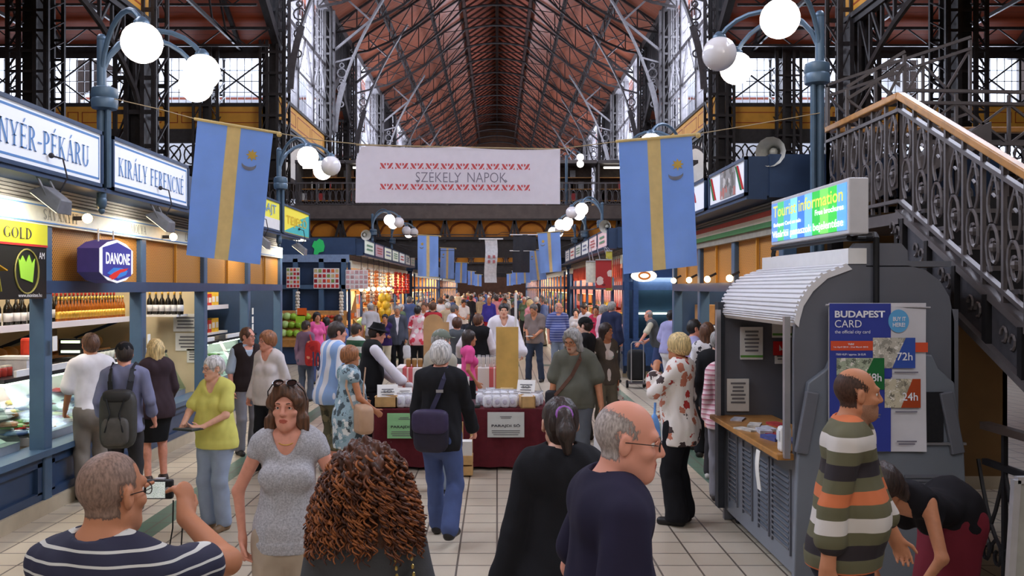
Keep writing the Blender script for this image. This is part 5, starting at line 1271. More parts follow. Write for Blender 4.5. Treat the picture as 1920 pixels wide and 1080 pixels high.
MB().hexa([(2.47, KY - .01, 2.32), (2.6, KY - .01, 2.32), (2.6, 8.2, 2.32), (2.47, 8.2, 2.32), (2.47, KY - .01, 2.43), (2.6, KY - .01, 2.43), (2.6, 8.2, 2.43), (2.47, 8.2, 2.43)]).build('roof_cap', M_white, t)
MB().box(2.6, 3.2, KY, 8.2, 2.3, 2.34).build('roof_panel', M_kgrey, t)
MB().box(3.2, 3.25, KY, 8.2, .1, 2.0).build('rear_wall', M_kgrey, t)
mb = MB().box(2.12, 2.17, KY + .05, 8.15, .1, .93)
mb.build('side_wall', M_kgrey2, t)
for i, (a, b) in enumerate(((6.35, 6.75), (6.85, 7.1), (7.3, 7.55), (7.75, 8.0))):
    lv = MB()
    for k in range(14): lv.hexa([(2.1, a, .26 + k * .04), (2.12, a, .24 + k * .04), (2.12, b, .24 + k * .04), (2.1, b, .26 + k * .04), (2.1, a, .275 + k * .04), (2.12, a, .26 + k * .04), (2.12, b, .26 + k * .04), (2.1, b, .275 + k * .04)])
    lv.box(2.105, 2.12, a - .02, a, .22, .84).box(2.105, 2.12, b, b + .02, .22, .84); tag(lv.build('louvre', M_kgrey, t), kind='stuff')
MB().lathe([(.05, 0), (.05, .012)], 16, c=(0, 0, 0)).build('lock_plate', mat('brass_dark', (120, 100, 60), metal=.5), t).rotation_euler = (0, -PI / 2, 0)
MB().hexa([(1.98, KY + .02, .93), (2.55, KY + .02, .93), (2.55, 8.2, .93), (1.98, 8.2, .93), (1.98, KY + .02, .975), (2.55, KY + .02, .975), (2.55, 8.2, .975), (1.98, 8.2, .975)]).build('counter_top', M_wood, t, bevel=.008)
MB().box(2.04, 2.1, 8.12, 8.24, .12, 2.02).build('corner_post', mat('kiosk_dark', (52, 56, 64)), t)
for q in (KY - .02, 8.1): MB().box(2.02, 2.06, q, q + .045, .95, 1.95).build('shutter_rail', M_alu, t)
for (x, y) in ((2.22, 6.35), (2.22, 8.05), (3.1, 6.35), (3.1, 8.05)):
    MB().tube([(x - .03, y, .07), (x + .03, y, .07)], .07, 14).build('caster', M_black, t)
# lower skirt with buttresses, vents and ledge
sk = MB().prism([kp(*q) for q in [(1510, 716), (1545, 690), (1556, 664), (1740, 664), (1752, 690), (1782, 716), (1783, 732), (1800, 850), (1812, 1115), (1482, 1115), (1490, 860), (1508, 732)]], lambda u, v: (u, KY - .06, v), (0, .06, 0)); sk.build('skirt', M_kgrey2, t, bevel=.01)
for q0, q1 in (((1523, 735), (1502, 850)), ((1772, 735), (1795, 850))):
    a, b = P(*q0, KY - .07), P(*q1, KY - .07); MB().bar(a, b, .09, .05, up=(0, 1, 0)).build('buttress', M_kgrey, t, bevel=.008)
a, b = P(1722, 735, KY - .065), P(1768, 828, KY - .065); g = MB().box(a.x, b.x, KY - .075, KY - .06, b.z, a.z); g.build('black_grille', mat('grille_black', (28, 28, 32), noise=.2, ns=60), t)
lv = MB(); a, b = P(1688, 886, KY), P(1772, 945, KY)
for k in range(9): z = b.z + (a.z - b.z) * k / 9; lv.hexa([(a.x, KY - .075, z), (b.x, KY - .075, z), (b.x, KY - .06, z + .012), (a.x, KY - .06, z + .012), (a.x, KY - .075, z + .012), (b.x, KY - .075, z + .012), (b.x, KY - .06, z + .022), (a.x, KY - .06, z + .022)])
lv.build('vent_louvre', M_kgrey, t)
a = P(1730, 832, KY - .08); MB().box(a.x - .02, a.x + .3, KY - .09, KY - .06, a.z - .008, a.z + .008).build('chrome_strip', M_alu, t)
MB().tube([P(1643, 575, KY - .03), P(1643, 446, KY - .03), P(1640, 440, KY + .1), P(1626, 440, KY + .3)], .022, 8).build('sign_pole', M_black, t)
MB().tube([(2.46, 6.15, 2.5), (2.46, 7.85, 2.5)], .02, 8).tube([(2.46, 7.8, 2.5), (2.48, 7.9, 2.45), (2.5, 7.95, 2.4)], .02, 8).tube([(2.46, 6.25, 2.5), (2.62, 6.25, 2.5), (2.66, 6.2, 2.5)], .02, 8).build('sign_arm', M_black, t)
kiosk = t
t = thing('light_box_sign', 'lit blue and green tourist information box on the kiosk roof', 'sign', (2.5, 6.9, 2.53))
MB().box(2.43, 2.57, 6.08, 7.8, 2.525, 2.915).build('casing', mat('casing_grey', (206, 204, 206), rough=.4, noise=.03), t, bevel=.01)
cols = [(90, 130, 200), (70, 170, 110), (80, 140, 220), (120, 190, 230), (60, 110, 200), (110, 170, 220), (50, 170, 70), (110, 210, 90), (60, 180, 70), (90, 150, 220)]
for k, m_ in enumerate(cols):
    a = 7.77 - k * .166; MB().box(2.424, 2.43, a - .166, a, 2.555, 2.885).build('face_strip', glow('face_%d' % k, m_, 1.1), t)
M_lw = glow('lit_white', (250, 252, 255), 1.6)
for txt, yc, z, w, h, m_ in (('Tourist information', 6.93, 2.81, 1.55, .1, mat('sign_lime', (206, 200, 90), emit=.9, noise=0)), ('Free brochures', 6.42, 2.72, .55, .042, M_lw), ('Budapest Card on sale', 7.35, 2.69, .68, .042, M_lw), ('Vásárlói panaszok bejelentése', 6.94, 2.605, 1.58, .075, M_lw)):
    lettering(txt, (2.422, yc, z), (0, -1, 0), (0, 0, 1), w, h, m_, t, bold=.012)
# poster on the gable
PY = KY - .1
t = thing('city_card_poster', 'tall blue and white BUDAPEST CARD poster on the grey kiosk gable', 'poster', P(1645, 848, PY))
def rect(mb, x0, y0, x1, y1, d=0, m=0, sk=0):
    a, b = P(x0, y0, PY), P(x1, y1, PY); mb.add([(a.x, PY - d, b.z), (b.x, PY - d, b.z), (b.x + sk, PY - d, a.z), (a.x + sk, PY - d, a.z)], [(0, 1, 2, 3)], m); return mb
a, b = P(1554, 568, PY), P(1737, 847, PY)
MB().sheet(lambda u, v: (a.x + (b.x - a.x) * u, PY + .008 * math.sin(u * 7 + v * 3), a.z + (b.z - a.z) * v), 12, 12, th=.004).build('sheet', mat('poster_white', (222, 220, 226), rough=.4, noise=.02), t, smooth=2)
def pz(name, x0, y0, x1, y1, m_, d=.012, sk=0): return rect(MB(), x0, y0, x1, y1, d, 0, sk).build(name, m_, t)
M_pb = mat('poster_blue', (58, 70, 158), rough=.4, noise=.08, ns=4); M_po = mat('poster_vermilion', (220, 84, 50), noise=0); M_pw = mat('poster_letter', (240, 240, 246), noise=0)
pz('blue_field', 1554, 569, 1669, 846, M_pb); pz('blue_square', 1657, 691, 1671, 707, M_pb, .014)
pz('red_band', 1556, 639, 1636, 657, M_po, .014); pz('red_band', 1714, 642, 1738, 660, M_po, .014)
c = P(1685, 602, PY - .016); MB().add([(c.x + .072 * math.cos(q), PY - .016, c.z + .08 * math.sin(q)) for q in np.linspace(0, 2 * PI, 25)[:-1]], [tuple(range(24))]).build('blue_disc', mat('disc_blue', (98, 172, 224), noise=0), t)
for txt, px, py, w, h, b_, m_ in (('BUDAPEST', 1612, 589, 94, 13, .03, M_pw), ('CARD', 1590, 607, 50, 14, 0, M_pw), ('the official city card', 1598, 623, 66, 8, 0, M_pw), ('BUY IT', 1686, 598, 24, 8, .02, M_pw), ('HERE!', 1685, 609, 23, 8, .02, M_pw), ('Valid', 1595, 645, 11, 4, .02, M_pw), ('1st April 2014 - 31st March 2015', 1595, 651, 64, 4, .01, M_pw), ('7500 HUF / approx. 26 EUR', 1595, 665, 56, 5, .01, M_pw)):
    lettering(txt, P(px, py, PY - .019), (1, 0, 0), (0, 0, 1), w * PY / F, h * PY / F, m_, t, bold=b_)
for k, (x0, y0, x1, y1, ca, cb, txt) in enumerate(((1635, 633, 1714, 690, (196, 190, 176), (54, 84, 170), '72h'), (1567, 671, 1656, 730, (176, 186, 160), (30, 110, 56), '48h'), (1657, 710, 1724, 764, (206, 196, 170), (176, 70, 30), '24h'))):
    pz('card_picture', x0, y0, x1, y1, blotch('card_pic_%d' % k, ca, [tuple(int(v * .6) for v in ca), tuple(int(v * .8) for v in ca), (236, 230, 220)], 26, .5), .015)
    a, b = P(x0 + (x1 - x0) * .5, y1, PY), P(x1, y0, PY); w = b.x - a.x
    MB().add([(a.x - w * .1, PY - .018, a.z), (b.x, PY - .018, a.z), (b.x, PY - .018, b.z), (a.x + w * .55, PY - .018, b.z)], [(0, 1, 2, 3)]).build('card_corner', mat('card_col_%d' % k, cb, noise=.05), t)
    lettering(txt, P(x1 - 18, y0 + (y1 - y0) * .62, PY - .021), (1, 0, 0), (0, 0, 1), 29 * PY / F, 15 * PY / F, M_pw, t, bold=.01)
for px, py, w, n in ((1699, 698, 46, 1), (1699, 772, 42, 1), (1640, 780, 22, 2), (1700, 830, 40, 2)):
    textlines(MB(), P(px, py, PY - .014), (1, 0, 0), (0, 0, 1), w * PY / F, n * 5 * PY / F, n).build('small_print', mat('poster_print', (120, 116, 130), noise=0), t)
MB().tube([P(1548, 572, PY), P(1744, 577, PY)], .008, 6).build('hanging_rod', M_alu, t)
# notices and leaflets inside the kiosk
for i, (x0, y0, x1, y1, m_) in enumerate(((1388, 613, 1430, 674, M_paper), (1448, 602, 1484, 633, M_paper), (1450, 640, 1475, 666, mat('notice_red', (206, 40, 40), noise=0)), (1453, 667, 1470, 682, M_paper), (1363, 710, 1404, 771, M_paper))):
    Y = 8.13; a, b = P(x0, y0, Y), P(x1, y1, Y)
    tt = thing('notice', ('cream notice with green foot on the inner kiosk wall', 'white notice with a green line at top of the inner kiosk wall', 'red square notice on the inner kiosk wall', 'tiny white notice below the red square one', 'printed notice sheet just above the kiosk counter')[i], 'notice', (a.x, Y, b.z))
    MB().box(a.x, b.x, Y - .008, Y + .01, b.z, a.z).build('sheet', m_, tt)
    if i in (0, 1): MB().box(a.x, b.x, Y - .011, Y - .008, b.z + .02, b.z + .04).build('green_foot', mat('notice_green', (100, 160, 70), noise=0), tt)
    if i in (0, 3, 4): textlines(MB(), ((a.x + b.x) / 2, Y - .009, (a.z + b.z) / 2 + .02), (1, 0, 0), (0, 0, 1), (b.x - a.x) * .7, (a.z - b.z) * .7, 6 if i != 3 else 2).build('lettering', MATS['faded_ink'], tt)
    if i == 2: MB().add([((a.x + b.x) / 2 - .01, Y - .01, b.z + .04), ((a.x + b.x) / 2 + .02, Y - .01, b.z + .05), ((a.x + b.x) / 2 - .01, Y - .01, a.z - .03)], [(0, 1, 2)]).build('white_mark', M_white, tt)
for i in range(9):
    x = random.uniform(2.05, 2.4); y = random.uniform(6.5, 7.9); m_ = [mat('leaflet_%d' % k, c, noise=.3, ns=20) for k, c in enumerate(((190, 190, 200), (80, 90, 150), (206, 200, 190), (170, 60, 60)))][i % 4]
    o = MB().box(-.05, .05, -.1, .1, 0, .012 + .008 * (i % 3)).build('leaflet_stack', m_); o.location = (x, y, .976); o.rotation_euler = (0, 0, random.uniform(-.6, .6)); tag(o, '%s leaflet stack on the wooden kiosk counter' % ('grey', 'blue', 'cream', 'red')[i % 4], 'leaflets', '%s leaflets on the kiosk counter' % ('grey', 'blue', 'cream', 'red')[i % 4])
t = thing('card_terminal', 'white rounded device at the near end of the kiosk counter', 'device', (2.06, 6.3, .976)); MB().box(2.02, 2.1, 6.26, 6.36, .976, 1.16).build('casing', M_white, t, bevel=.02); MB().box(2.012, 2.02, 6.28, 6.34, 1.06, 1.13).build('front_plate', mat('plate_grey', (206, 210, 214)), t)
t = thing('paper_strip', 'long white paper strip hanging from the kiosk counter edge', 'paper', (1.97, 6.62, .6)); MB().sheet(lambda u, v: (1.965 - .01 * math.sin(v * 4), 6.58 + .09 * u, .93 - .3 * v), 3, 8, th=.004, nrm=(1, 0, 0)).build('strip', M_paper, t)

# ------------------------------------------------------------------ iron staircase
M_iron = mat('stair_iron', (104, 98, 98), rough=.45, metal=.35, noise=.12, ns=8); M_iron2 = mat('stair_black', (34, 32, 34), rough=.5, metal=.2)
SX0, SX1, SY1, SZ1 = 3.46, 5.5, 7.55, 2.8
t = thing('iron_staircase', 'grey iron staircase with scroll railing and wooden handrail behind the kiosk', 'staircase', (4.5, 5, 0))
def sz(y): return SZ1 - (SY1 - y) * .5
st = MB(); n = 17
for i in range(n):
    y = SY1 - (i + 1) * SZ1 / n / .5; z = sz(y)
    if y < 1.9: break
    MB().box(SX0 + .04, SX1, y - .02, y + .34, z + .13, z + .165).build('tread', M_iron, t); MB().box(SX0 + .04, SX1, y + .32, y + .335, z + .16, z + .3).build('riser', M_iron2, t)
for x in (SX0, SX1):
    MB().bar((x, 2.1, sz(2.1)), (x, SY1, SZ1), .09, .05).build('top_chord', M_iron, t)
    MB().bar((x, 2.5, sz(2.5) - .36), (x, SY1, SZ1 - .36), .12, .05).build('bottom_chord', M_iron, t)
    MB().hexa([(x - .01, 2.4, sz(2.4) - .34), (x + .01, 2.4, sz(2.4) - .34), (x + .01, SY1, SZ1 - .34), (x - .01, SY1, SZ1 - .34), (x - .01, 2.4, sz(2.4)), (x + .01, 2.4, sz(2.4)), (x + .01, SY1, SZ1), (x - .01, SY1, SZ1)]).build('stringer_plate', mat('stringer_iron', (74, 72, 76), metal=.2, noise=.2), t)
    y = 2.8
    while y < SY1:
        MB().bar((x - .015, y, sz(y) - .36), (x - .015, y, sz(y)), .08, .05).build('strut', M_iron2, t)
        mb = MB()
        for k in range(2): mb.tube([(x - .018, y + .14 + k * .1 + .035 * math.cos(q), sz(y + .14 + k * .1) - .18 + .05 * math.sin(q)) for q in np.linspace(0, 1.6 * PI, 8)], .012, 5)
        mb.build('ornament', M_iron, t); y += .42
MB().box(SX0 - .02, 6.4, SY1, 9.25, SZ1 - .1, SZ1).box(SX0, 6.4, SY1, SY1 + .06, SZ1 - .4, SZ1 - .1).build('landing', M_iron, t)
MB().box(SX0, SX0 + .12, SY1, SY1 + .12, 0, SZ1).box(SX0, SX0 + .12, 9.1, 9.22, 0, SZ1).build('landing_post', M_iron2, t)
def scroll_rail(p0, p1, h, parent, pitch=.26, wood=True, thin=False):
    p0 = Vector(p0); p1 = Vector(p1); L = (Vector((p1.x, p1.y, 0)) - Vector((p0.x, p0.y, 0))).length; n = max(1, round(L / pitch)); up = Vector((0, 0, 1)); d = (p1 - p0) / n
    e = Vector((d.x, d.y, 0)).normalized()
    MB().bar(p0 + up * .1, p1 + up * .1, .045, .03).bar(p0 + up * (h - .12), p1 + up * (h - .12), .045, .03).build('rail_bar', M_iron, parent)
    MB().bar(p0 + up * h, p1 + up * h, .075 if wood else .04, .06 if wood else .03).build('handrail' if wood else 'top_bar', M_wood if wood else M_iron, parent, bevel=.01 if wood else 0)
    for i in range(n + 1):
        q = p0 + d * i; mb = MB(); mb.bar(q + up * .02, q + up * (h - .03), .028, .028)
        if i < n:
            if thin:
                mb.bar(q + up * .1, q + d + up * (h - .12), .022); mb.bar(q + d + up * .1, q + up * (h - .12), .022)
            else:
                c_ = q + d * .5; w = pitch * .36; sl = d.z / max(1e-6, Vector((d.x, d.y, 0)).length)
                def pt(a_, b_): return c_ + e * a_ + up * (b_ + a_ * sl)
                mb.tube([pt(w * (1 - k / 22) * math.cos(k * .55 - 1.2), .34 + .2 * (1 - k / 22) * math.sin(k * .55 - 1.2)) for k in range(18)], .013, 5)
                mb.ball(pt(0, .34), .035, 6, sy=.6)
                mb.tube([pt(w * .9 * math.sin(u * 3.0 + .4) * (1 - u * .55), .5 + (h - .62) * u) for u in np.linspace(0, 1, 8)], .013, 5)
                mb.tube([pt(-w * .8 * math.sin(u * 2.6 + .3) * (1 - u * .4), .52 + (h - .64) * u) for u in np.linspace(0, 1, 7)], .013, 5)
                mb.tube([pt(w * .5 * math.cos(q_) - w * .2, h - .24 + .06 * math.sin(q_)) for q_ in np.linspace(0, 1.7 * PI, 8)], .011, 5)
        mb.build('baluster', M_iron, parent)
for x in (SX0, SX1): scroll_rail((x, 2.4, sz(2.4)), (x, SY1, SZ1), 1.0, t)
scroll_rail((SX0, SY1, SZ1), (SX0, 9.2, SZ1), 1.0, t); scroll_rail((SX0, 9.2, SZ1), (6.4, 9.2, SZ1), 1.0, t)
t2 = thing('iron_staircase', 'upper grey iron stair flight with thin lattice rails above the landing', 'staircase', (4.2, 8.5, 2.8))
a0, a1 = Vector((3.55, 9.12, 3.1)), Vector((4.42, 9.12, 3.55)); 
scroll_rail((3.48, 8.75, 3.15), (4.05, 8.75, 3.5), 1.0, t2, wood=False, thin=True, pitch=.4); scroll_rail((3.5, 9.3, 3.4), (5.0, 9.3, 3.9), .9, t2, wood=False, thin=True, pitch=.5)
scroll_rail((4.05, 8.77, 3.5), (7.2, 8.77, 3.45), .62, t2, wood=False, thin=True, pitch=.5)
MB().hexa([(3.48, 8.72, 2.9), (4.9, 8.72, 3.6), (4.9, 9.32, 3.6), (3.48, 9.32, 2.9), (3.48, 8.72, 3.1), (4.9, 8.72, 3.8), (4.9, 9.32, 3.8), (3.48, 9.32, 3.1)]).build('stringer', M_iron, t2)
t = thing('basement_railing', 'black wrought iron railing beside the stair well at the right edge', 'railing', (3.38, 5, 0))
scroll = MB(); x = 3.38
MB().bar((x, 3.2, 1.2), (x, 6.1, 1.2), .07, .05).build('handrail', mat('dark_handrail', (70, 58, 52), rough=.4), t); MB().bar((x, 3.2, .1), (x, 6.1, .1), .05).bar((x, 3.2, .95), (x, 6.1, .95), .04).build('rail_bar', M_iron2, t)
y = 3.3
while y < 6.05:
    mb = MB(); mb.bar((x, y, 0), (x, y, 1.18), .03); mb.tube([(x, y + .32 * u, .95 - .55 * (1 - u ** 2)) for u in np.linspace(0, 1, 7)], .014, 5); mb.tube([(x, y + .32 * (1 - u), .95 - .55 * (1 - u ** 2)) for u in np.linspace(0, 1, 7)], .014, 5)
    for k in (-1, 1): mb.tube([(x, y + .16 + k * .07 + .07 * (1 - j / 16) * math.cos(j * .6), .34 + .12 * (1 - j / 16) * math.sin(j * .6)) for j in range(14)], .013, 5)
    mb.build('baluster', M_iron2, t); y += .32
t = thing('sandwich_board', 'tall aluminium framed stand at the lower right corner', 'sign stand', (2.28, 3.85, 0))
mb = MB(); mb.bar((2.22, 3.9, 0), (2.3, 3.9, 1.3), .03); mb.bar((2.22, 3.9, .02), (2.75, 3.9, .02), .03); mb.bar((2.3, 3.9, 1.3), (2.8, 3.9, 1.3), .03); mb.build('frame', M_alu, t)
MB().hexa([(2.23, 3.9, .03), (2.75, 3.9, .03), (2.8, 3.9, 1.29), (2.31, 3.9, 1.29), (2.23, 3.92, .03), (2.75, 3.92, .03), (2.8, 3.92, 1.29), (2.31, 3.92, 1.29)]).build('panel', mat('board_grey', (150, 148, 140), rough=.3), t)

# ------------------------------------------------------------------ tables in the middle of the aisle
M_wine = mat('wine_cloth', (92, 24, 34), rough=.85, noise=.12, bump=.1, bs=120)
def cloth_table(label, x0, x1, y0, y1, zt, m_, zb=.04, leg=True):
    t = thing('draped_table', label, 'table', ((x0 + x1) / 2, (y0 + y1) / 2, 0))
    mb = MB(); n = 30; pts = []
    per = [(x0, y0), (x1, y0), (x1, y1), (x0, y1)]; ring = []
    for k in range(4):
        a, b = Vector(per[k]), Vector(per[(k + 1) % 4]); d = (b - a); nn = Vector((d.y, -d.x)).normalized()
        for j in range(n): ring.append((a + d * j / n, nn, j / n))
    def rows(z, amp): return [(p.x + nn.x * amp * (1 + math.sin(u * 40)) , p.y + nn.y * amp * (1 + math.sin(u * 40 + p.x * 3)), z) for p, nn, u in ring]
    r0, r1, r2 = rows(zt, 0), rows(zt - .03, .006), rows(zb, .028); q = len(r0)
    mb.add(r0 + r1 + r2, [(i, i + q, (i + 1) % q + q, (i + 1) % q) for i in range(q)] + [(i + q, i + 2 * q, (i + 1) % q + 2 * q, (i + 1) % q + q) for i in range(q)] + [tuple(range(q))])
    mb.build('tablecloth', m_, t, smooth=2)
    if leg:
        for x in (x0 + .06, x1 - .06):
            for y in (y0 + .06, y1 - .06): MB().box(x - .02, x + .02, y - .02, y + .02, 0, zt - .02).build('leg', M_alu, t)
    return t
TY = 10.4
cloth_table('table under a dark wine red cloth carrying bags of salt', -1.45, .6, TY, TY + .85, .72, M_wine)
cloth_table('table under a red and white striped runner behind the wine red table', -1.55, .3, 13.4, 14.1, .93, bands('red_runner', [(226, 216, 212), (206, 96, 100), (232, 196, 194), (206, 96, 100)], .33, 'X', widths=[4, 1.5, .6, 1.5]), zb=.25)
def crate(label, cx, cy, z, w, d, h, rz_=0):
    t = thing('wooden_crate', label, 'crate', (cx, cy, z), rz_); m_ = mat('pale_pine', (206, 166, 110), noise=.15, ns=10)
    for (a, b, c_, e) in ((-w / 2, w / 2, -d / 2, -d / 2 + .012), (-w / 2, w / 2, d / 2 - .012, d / 2), (-w / 2, -w / 2 + .012, -d / 2, d / 2), (w / 2 - .012, w / 2, -d / 2, d / 2)): MB().box(a, b, c_, e, 0, h).build('side', m_, t, rel=False)
    MB().box(-w / 2, w / 2, -d / 2, d / 2, 0, .012).build('bottom', m_, t, rel=False)
crate('open pine crate at the left end of the salt table', X(724, TY + .15), TY + .16, .722, .27, .2, .13); crate('open pine crate at the right end of the salt table', X(988, TY + .15), TY + .16, .722, .17, .26, .14, .1)
def saltbag(name):
    t = thing(name, None, None); mb = MB(); random.seed(3)
    mb.pillow((0, 0, .075), .062, .042, .076, .55, top=.8); mb.sheet(lambda u, v: (-.06 + .12 * u, .006 * math.sin(u * 9), .145 + .03 * v), 6, 2, th=.005)
    mb.build('bag', mat('salt_bag', (232, 232, 238), rough=.25, noise=.06, ns=30, bump=.3, bs=60, spec=.6), t, smooth=True); MB().ball((0, -.044, .075), 1, 8, sx=.028, sy=.006, sz=.035).build('label', mat('salt_label', (206, 200, 216), noise=.1), t, smooth=True); return t
pl = [((X(px, TY + y), TY + y, .722 + z), random.uniform(-.4, .4)) for px, y, z in ((752, .1, 0), (765, .12, 0), (778, .1, 0), (790, .15, 0), (914, .09, 0), (931, .1, 0), (947, .1, 0), (962, .12, 0), (901, .3, .0), (915, .3, .02), (930, .32, .02), (945, .34, .02), (960, .33, .02), (972, .3, 0), (905, .52, .0), (920, .52, .02), (938, .55, .0), (1004, .2, 0), (1010, .34, 0))]
goods(saltbag, 'salt_bag', 'clear bag of white salt standing on the wine red table', 'bag of salt', 'bags of salt on the table', pl)
def leaning_card(label, px, py, Y, w, h, tilt, rz_, m_, ink=True, txt=None):
    p = P(px, py, Y); t = thing('display_card', label, 'card', p, R(rz_))
    c, s_ = math.cos(R(tilt)), math.sin(R(tilt))
    MB().hexa([(-w / 2, 0, 0), (w / 2, 0, 0), (w / 2, .006, 0), (-w / 2, .006, 0), (-w / 2, h * s_, h * c), (w / 2, h * s_, h * c), (w / 2, h * s_ + .006, h * c), (-w / 2, h * s_ + .006, h * c)]).build('card', m_, t, rel=False)
    if ink:
        o = textlines(MB(), (0, h * s_ / 2 - .004, h * c / 2), (1, 0, 0), (0, s_, c), w * .7, h * .6, 4, fill=.35).build('print', MATS['faded_ink'], t, rel=False)
        if txt:
            l = lettering(txt, Vector(p) + Vector((0, h * s_ * .62 - .006, h * c * .62)), (1, 0, 0), (0, s_, c), w * .4, h * .18, M_ink, t)
    return t
leaning_card('white paper card leaning in the left pine crate', 727, 754, TY + .2, .25, .24, 35, 8, M_paper, txt='SÓ')
leaning_card('cream leaflet with green emblem beside the left crate', 760, 750, TY + .3, .18, .18, 40, 10, M_paper)
leaning_card('white paper card leaning in the right pine crate', 984, 745, TY + .25, .22, .24, 35, -12, M_paper, txt='SÓ')
leaning_card('small tan box of salt among the bags on the right', 950, 745, TY + .38, .16, .13, 30, -6, mat('tan_card', (206, 180, 130)))
leaning_card('white card with a green ring on the back of the salt table', 868, 750.4, TY + .8, .16, .3, 8, 0, M_paper)
t = thing('dark_tray', 'dark rectangular tray on the salt table right of the man in black', 'tray', (X(885, TY + .3), TY + .3, .722)); MB().box(X(868, TY), X(900, TY), TY + .05, TY + .6, .722, .76).build('tray', mat('tray_dark', (58, 62, 60), rough=.3), t, bevel=.01)
for i, (x0, y0, x1, y1, m_, tl) in enumerate(((726, 775, 790, 822, mat('placard_green', (150, 206, 150), noise=.02), .01), (914, 773, 983, 820, mat('placard_white', (206, 208, 204), noise=.02), 0))):
    Y = TY - .07; a, b = P(x0, y0, Y), P(x1, y1, Y); tt = thing('placard', ('pale green PARAJDI SÓ placard on the wine red cloth', 'white PARAJDI SÓ placard on the wine red cloth')[i], 'placard', (a.x, Y, b.z))
    MB().box(a.x, b.x, Y, Y + .01, b.z, a.z).build('board', m_, tt); cx = (a.x + b.x) / 2; w = b.x - a.x
    lettering('PARAJDI SÓ', (cx, Y - .001, a.z - (a.z - b.z) * .54), (1, 0, 0), (0, 0, 1), w * .78, .045, M_ink, tt, bold=.02)
    textlines(MB(), (cx, Y - .001, b.z + .055), (1, 0, 0), (0, 0, 1), w * .78, .07, 3, fill=.4).build('small_print', MATS['faded_ink'], tt); textlines(MB(), (cx, Y - .001, a.z - .06), (1, 0, 0), (0, 0, 1), w * .35, .035, 2).build('header_print', MATS['faded_ink'], tt)
t = thing('display_stand', 'small pine stand with white leaflets at the foot of the wine red table', 'stand', (X(874, 10.1), 10.1, 0))
mb = MB(); 
for px in (866, 884): mb.bar((X(px, 10.2), 10.2, 0), (X(px, 10.2), 10.2, .6), .03)
mb.build('upright', MATS['pale_pine'], t); a, b = X(864, 10.15), X(887, 10.15); MB().box(a, b, 10.0, 10.2, .02, .12).build('box', MATS['pale_pine'], t); MB().box(a, b, 10.0, 10.2, .14, .24).build('box', MATS['pale_pine'], t); MB().box(a + .01, b - .01, 10.02, 10.18, .24, .4).build('leaflets', M_paper, t)
pl = [((X(px, 13.6), 13.6, .932), 0) for px in (766, 777, 788, 800)]
goods(jar(mat('honey', (150, 110, 60), rough=.2), mat('cloth_lid', (206, 180, 140)), .04, .13), 'honey_jar', 'brown jar with cloth lid on the striped table', 'jar', 'brown jars on the striped table', pl)
pl = [((X(890 + i * 8, 13.55), 13.55 + .12 * (i % 2), .932), 0) for i in range(8)]
goods(jar(mat('salt_mill', (206, 200, 190), rough=.3), mat('steel_lid', (170, 170, 174), metal=.5), .03, .18), 'salt_mill', 'small clear salt mill with metal cap on the striped table', 'mill', 'salt mills on the striped table', pl)
for i, (x0, y0, x1, y1, Y, c) in enumerate(((930, 613, 972, 720, 13.1, (214, 176, 96)), (794, 604, 842, 680, 14.6, (196, 160, 112)))):
    a, b = P(x0, y0, Y), P(x1, y1, Y); o = MB().box(a.x, b.x, Y, Y + .03, .02, a.z)
    if i: o.prism([((a.x + b.x) / 2 + .16 * math.cos(q) - .05, a.z + .13 * math.sin(q)) for q in np.linspace(0, PI, 9)], lambda u, v: (u, Y, v), (0, .03, 0))
    tag(o.build('plywood_board', mat('plywood_%d' % i, c, noise=.18, ns=3)), ('upright plywood board at the right end of the striped table', 'rounded chipboard panel left of the man with the grey cap')[i], 'board')
p = P(967, 550, 15.2); MB().tube([(p.x, 15.2, 0), (p.x, 15.2, p.z)], .022, 8).build('white_pole', M_white); o = bpy.data.objects['white_pole']; tag(o, 'thin white pole standing beside the vendor in the white shirt', 'pole')
# goods and shop fronts on the first gallery
for i in range(8):
    x0 = -9.4 + i * 2.35; t = thing('gallery_booth', ('first', 'second', 'third', 'fourth', 'fifth', 'sixth', 'seventh', 'eighth')[i] + ' souvenir booth from the left on the gallery bridge', 'booth', (x0, 41, 5.75))
    MB().box(x0, x0 + 2.2, 42.4, 42.5, 5.75, 8.0).build('back_board', mat('booth_dark', (66, 52, 46), noise=.4, ns=4), t); MB().box(x0, x0 + .08, 41, 42.5, 5.75, 8.0).build('side_board', M_steel2, t); MB().box(x0, x0 + 2.3, 40.9, 42.5, 7.95, 8.1).build('roof_board', M_steel2, t)
    if i in (0, 1, 6, 7): MB().box(x0 + .3, x0 + 1.7, 41.2, 41.26, 7.75, 7.83).build('tube_lamp', M_tube, t)
    for z in (6.3, 6.85, 7.4):
        MB().box(x0 + .08, x0 + 2.2, 42.0, 42.4, z, z + .04).build('shelf', M_wood, t)
pl = []; rr = random.Random(5)
for k, (nm, c) in enumerate((('white', (214, 210, 206)), ('red', (170, 60, 60)), ('brown', (120, 80, 56)), ('grey', (130, 130, 134)))):
    pl = [((-9.3 + rr.random() * 18.6, 42.2, rr.choice((6.34, 6.89, 7.44))), 0) for _ in range(26)]
    goods(carton(mat('souvenir_' + nm, c), M_labw, .26, .2, .34), 'souvenir', '%s souvenir on the gallery booth shelves' % nm, 'souvenir', '%s souvenirs on the gallery' % nm, pl)
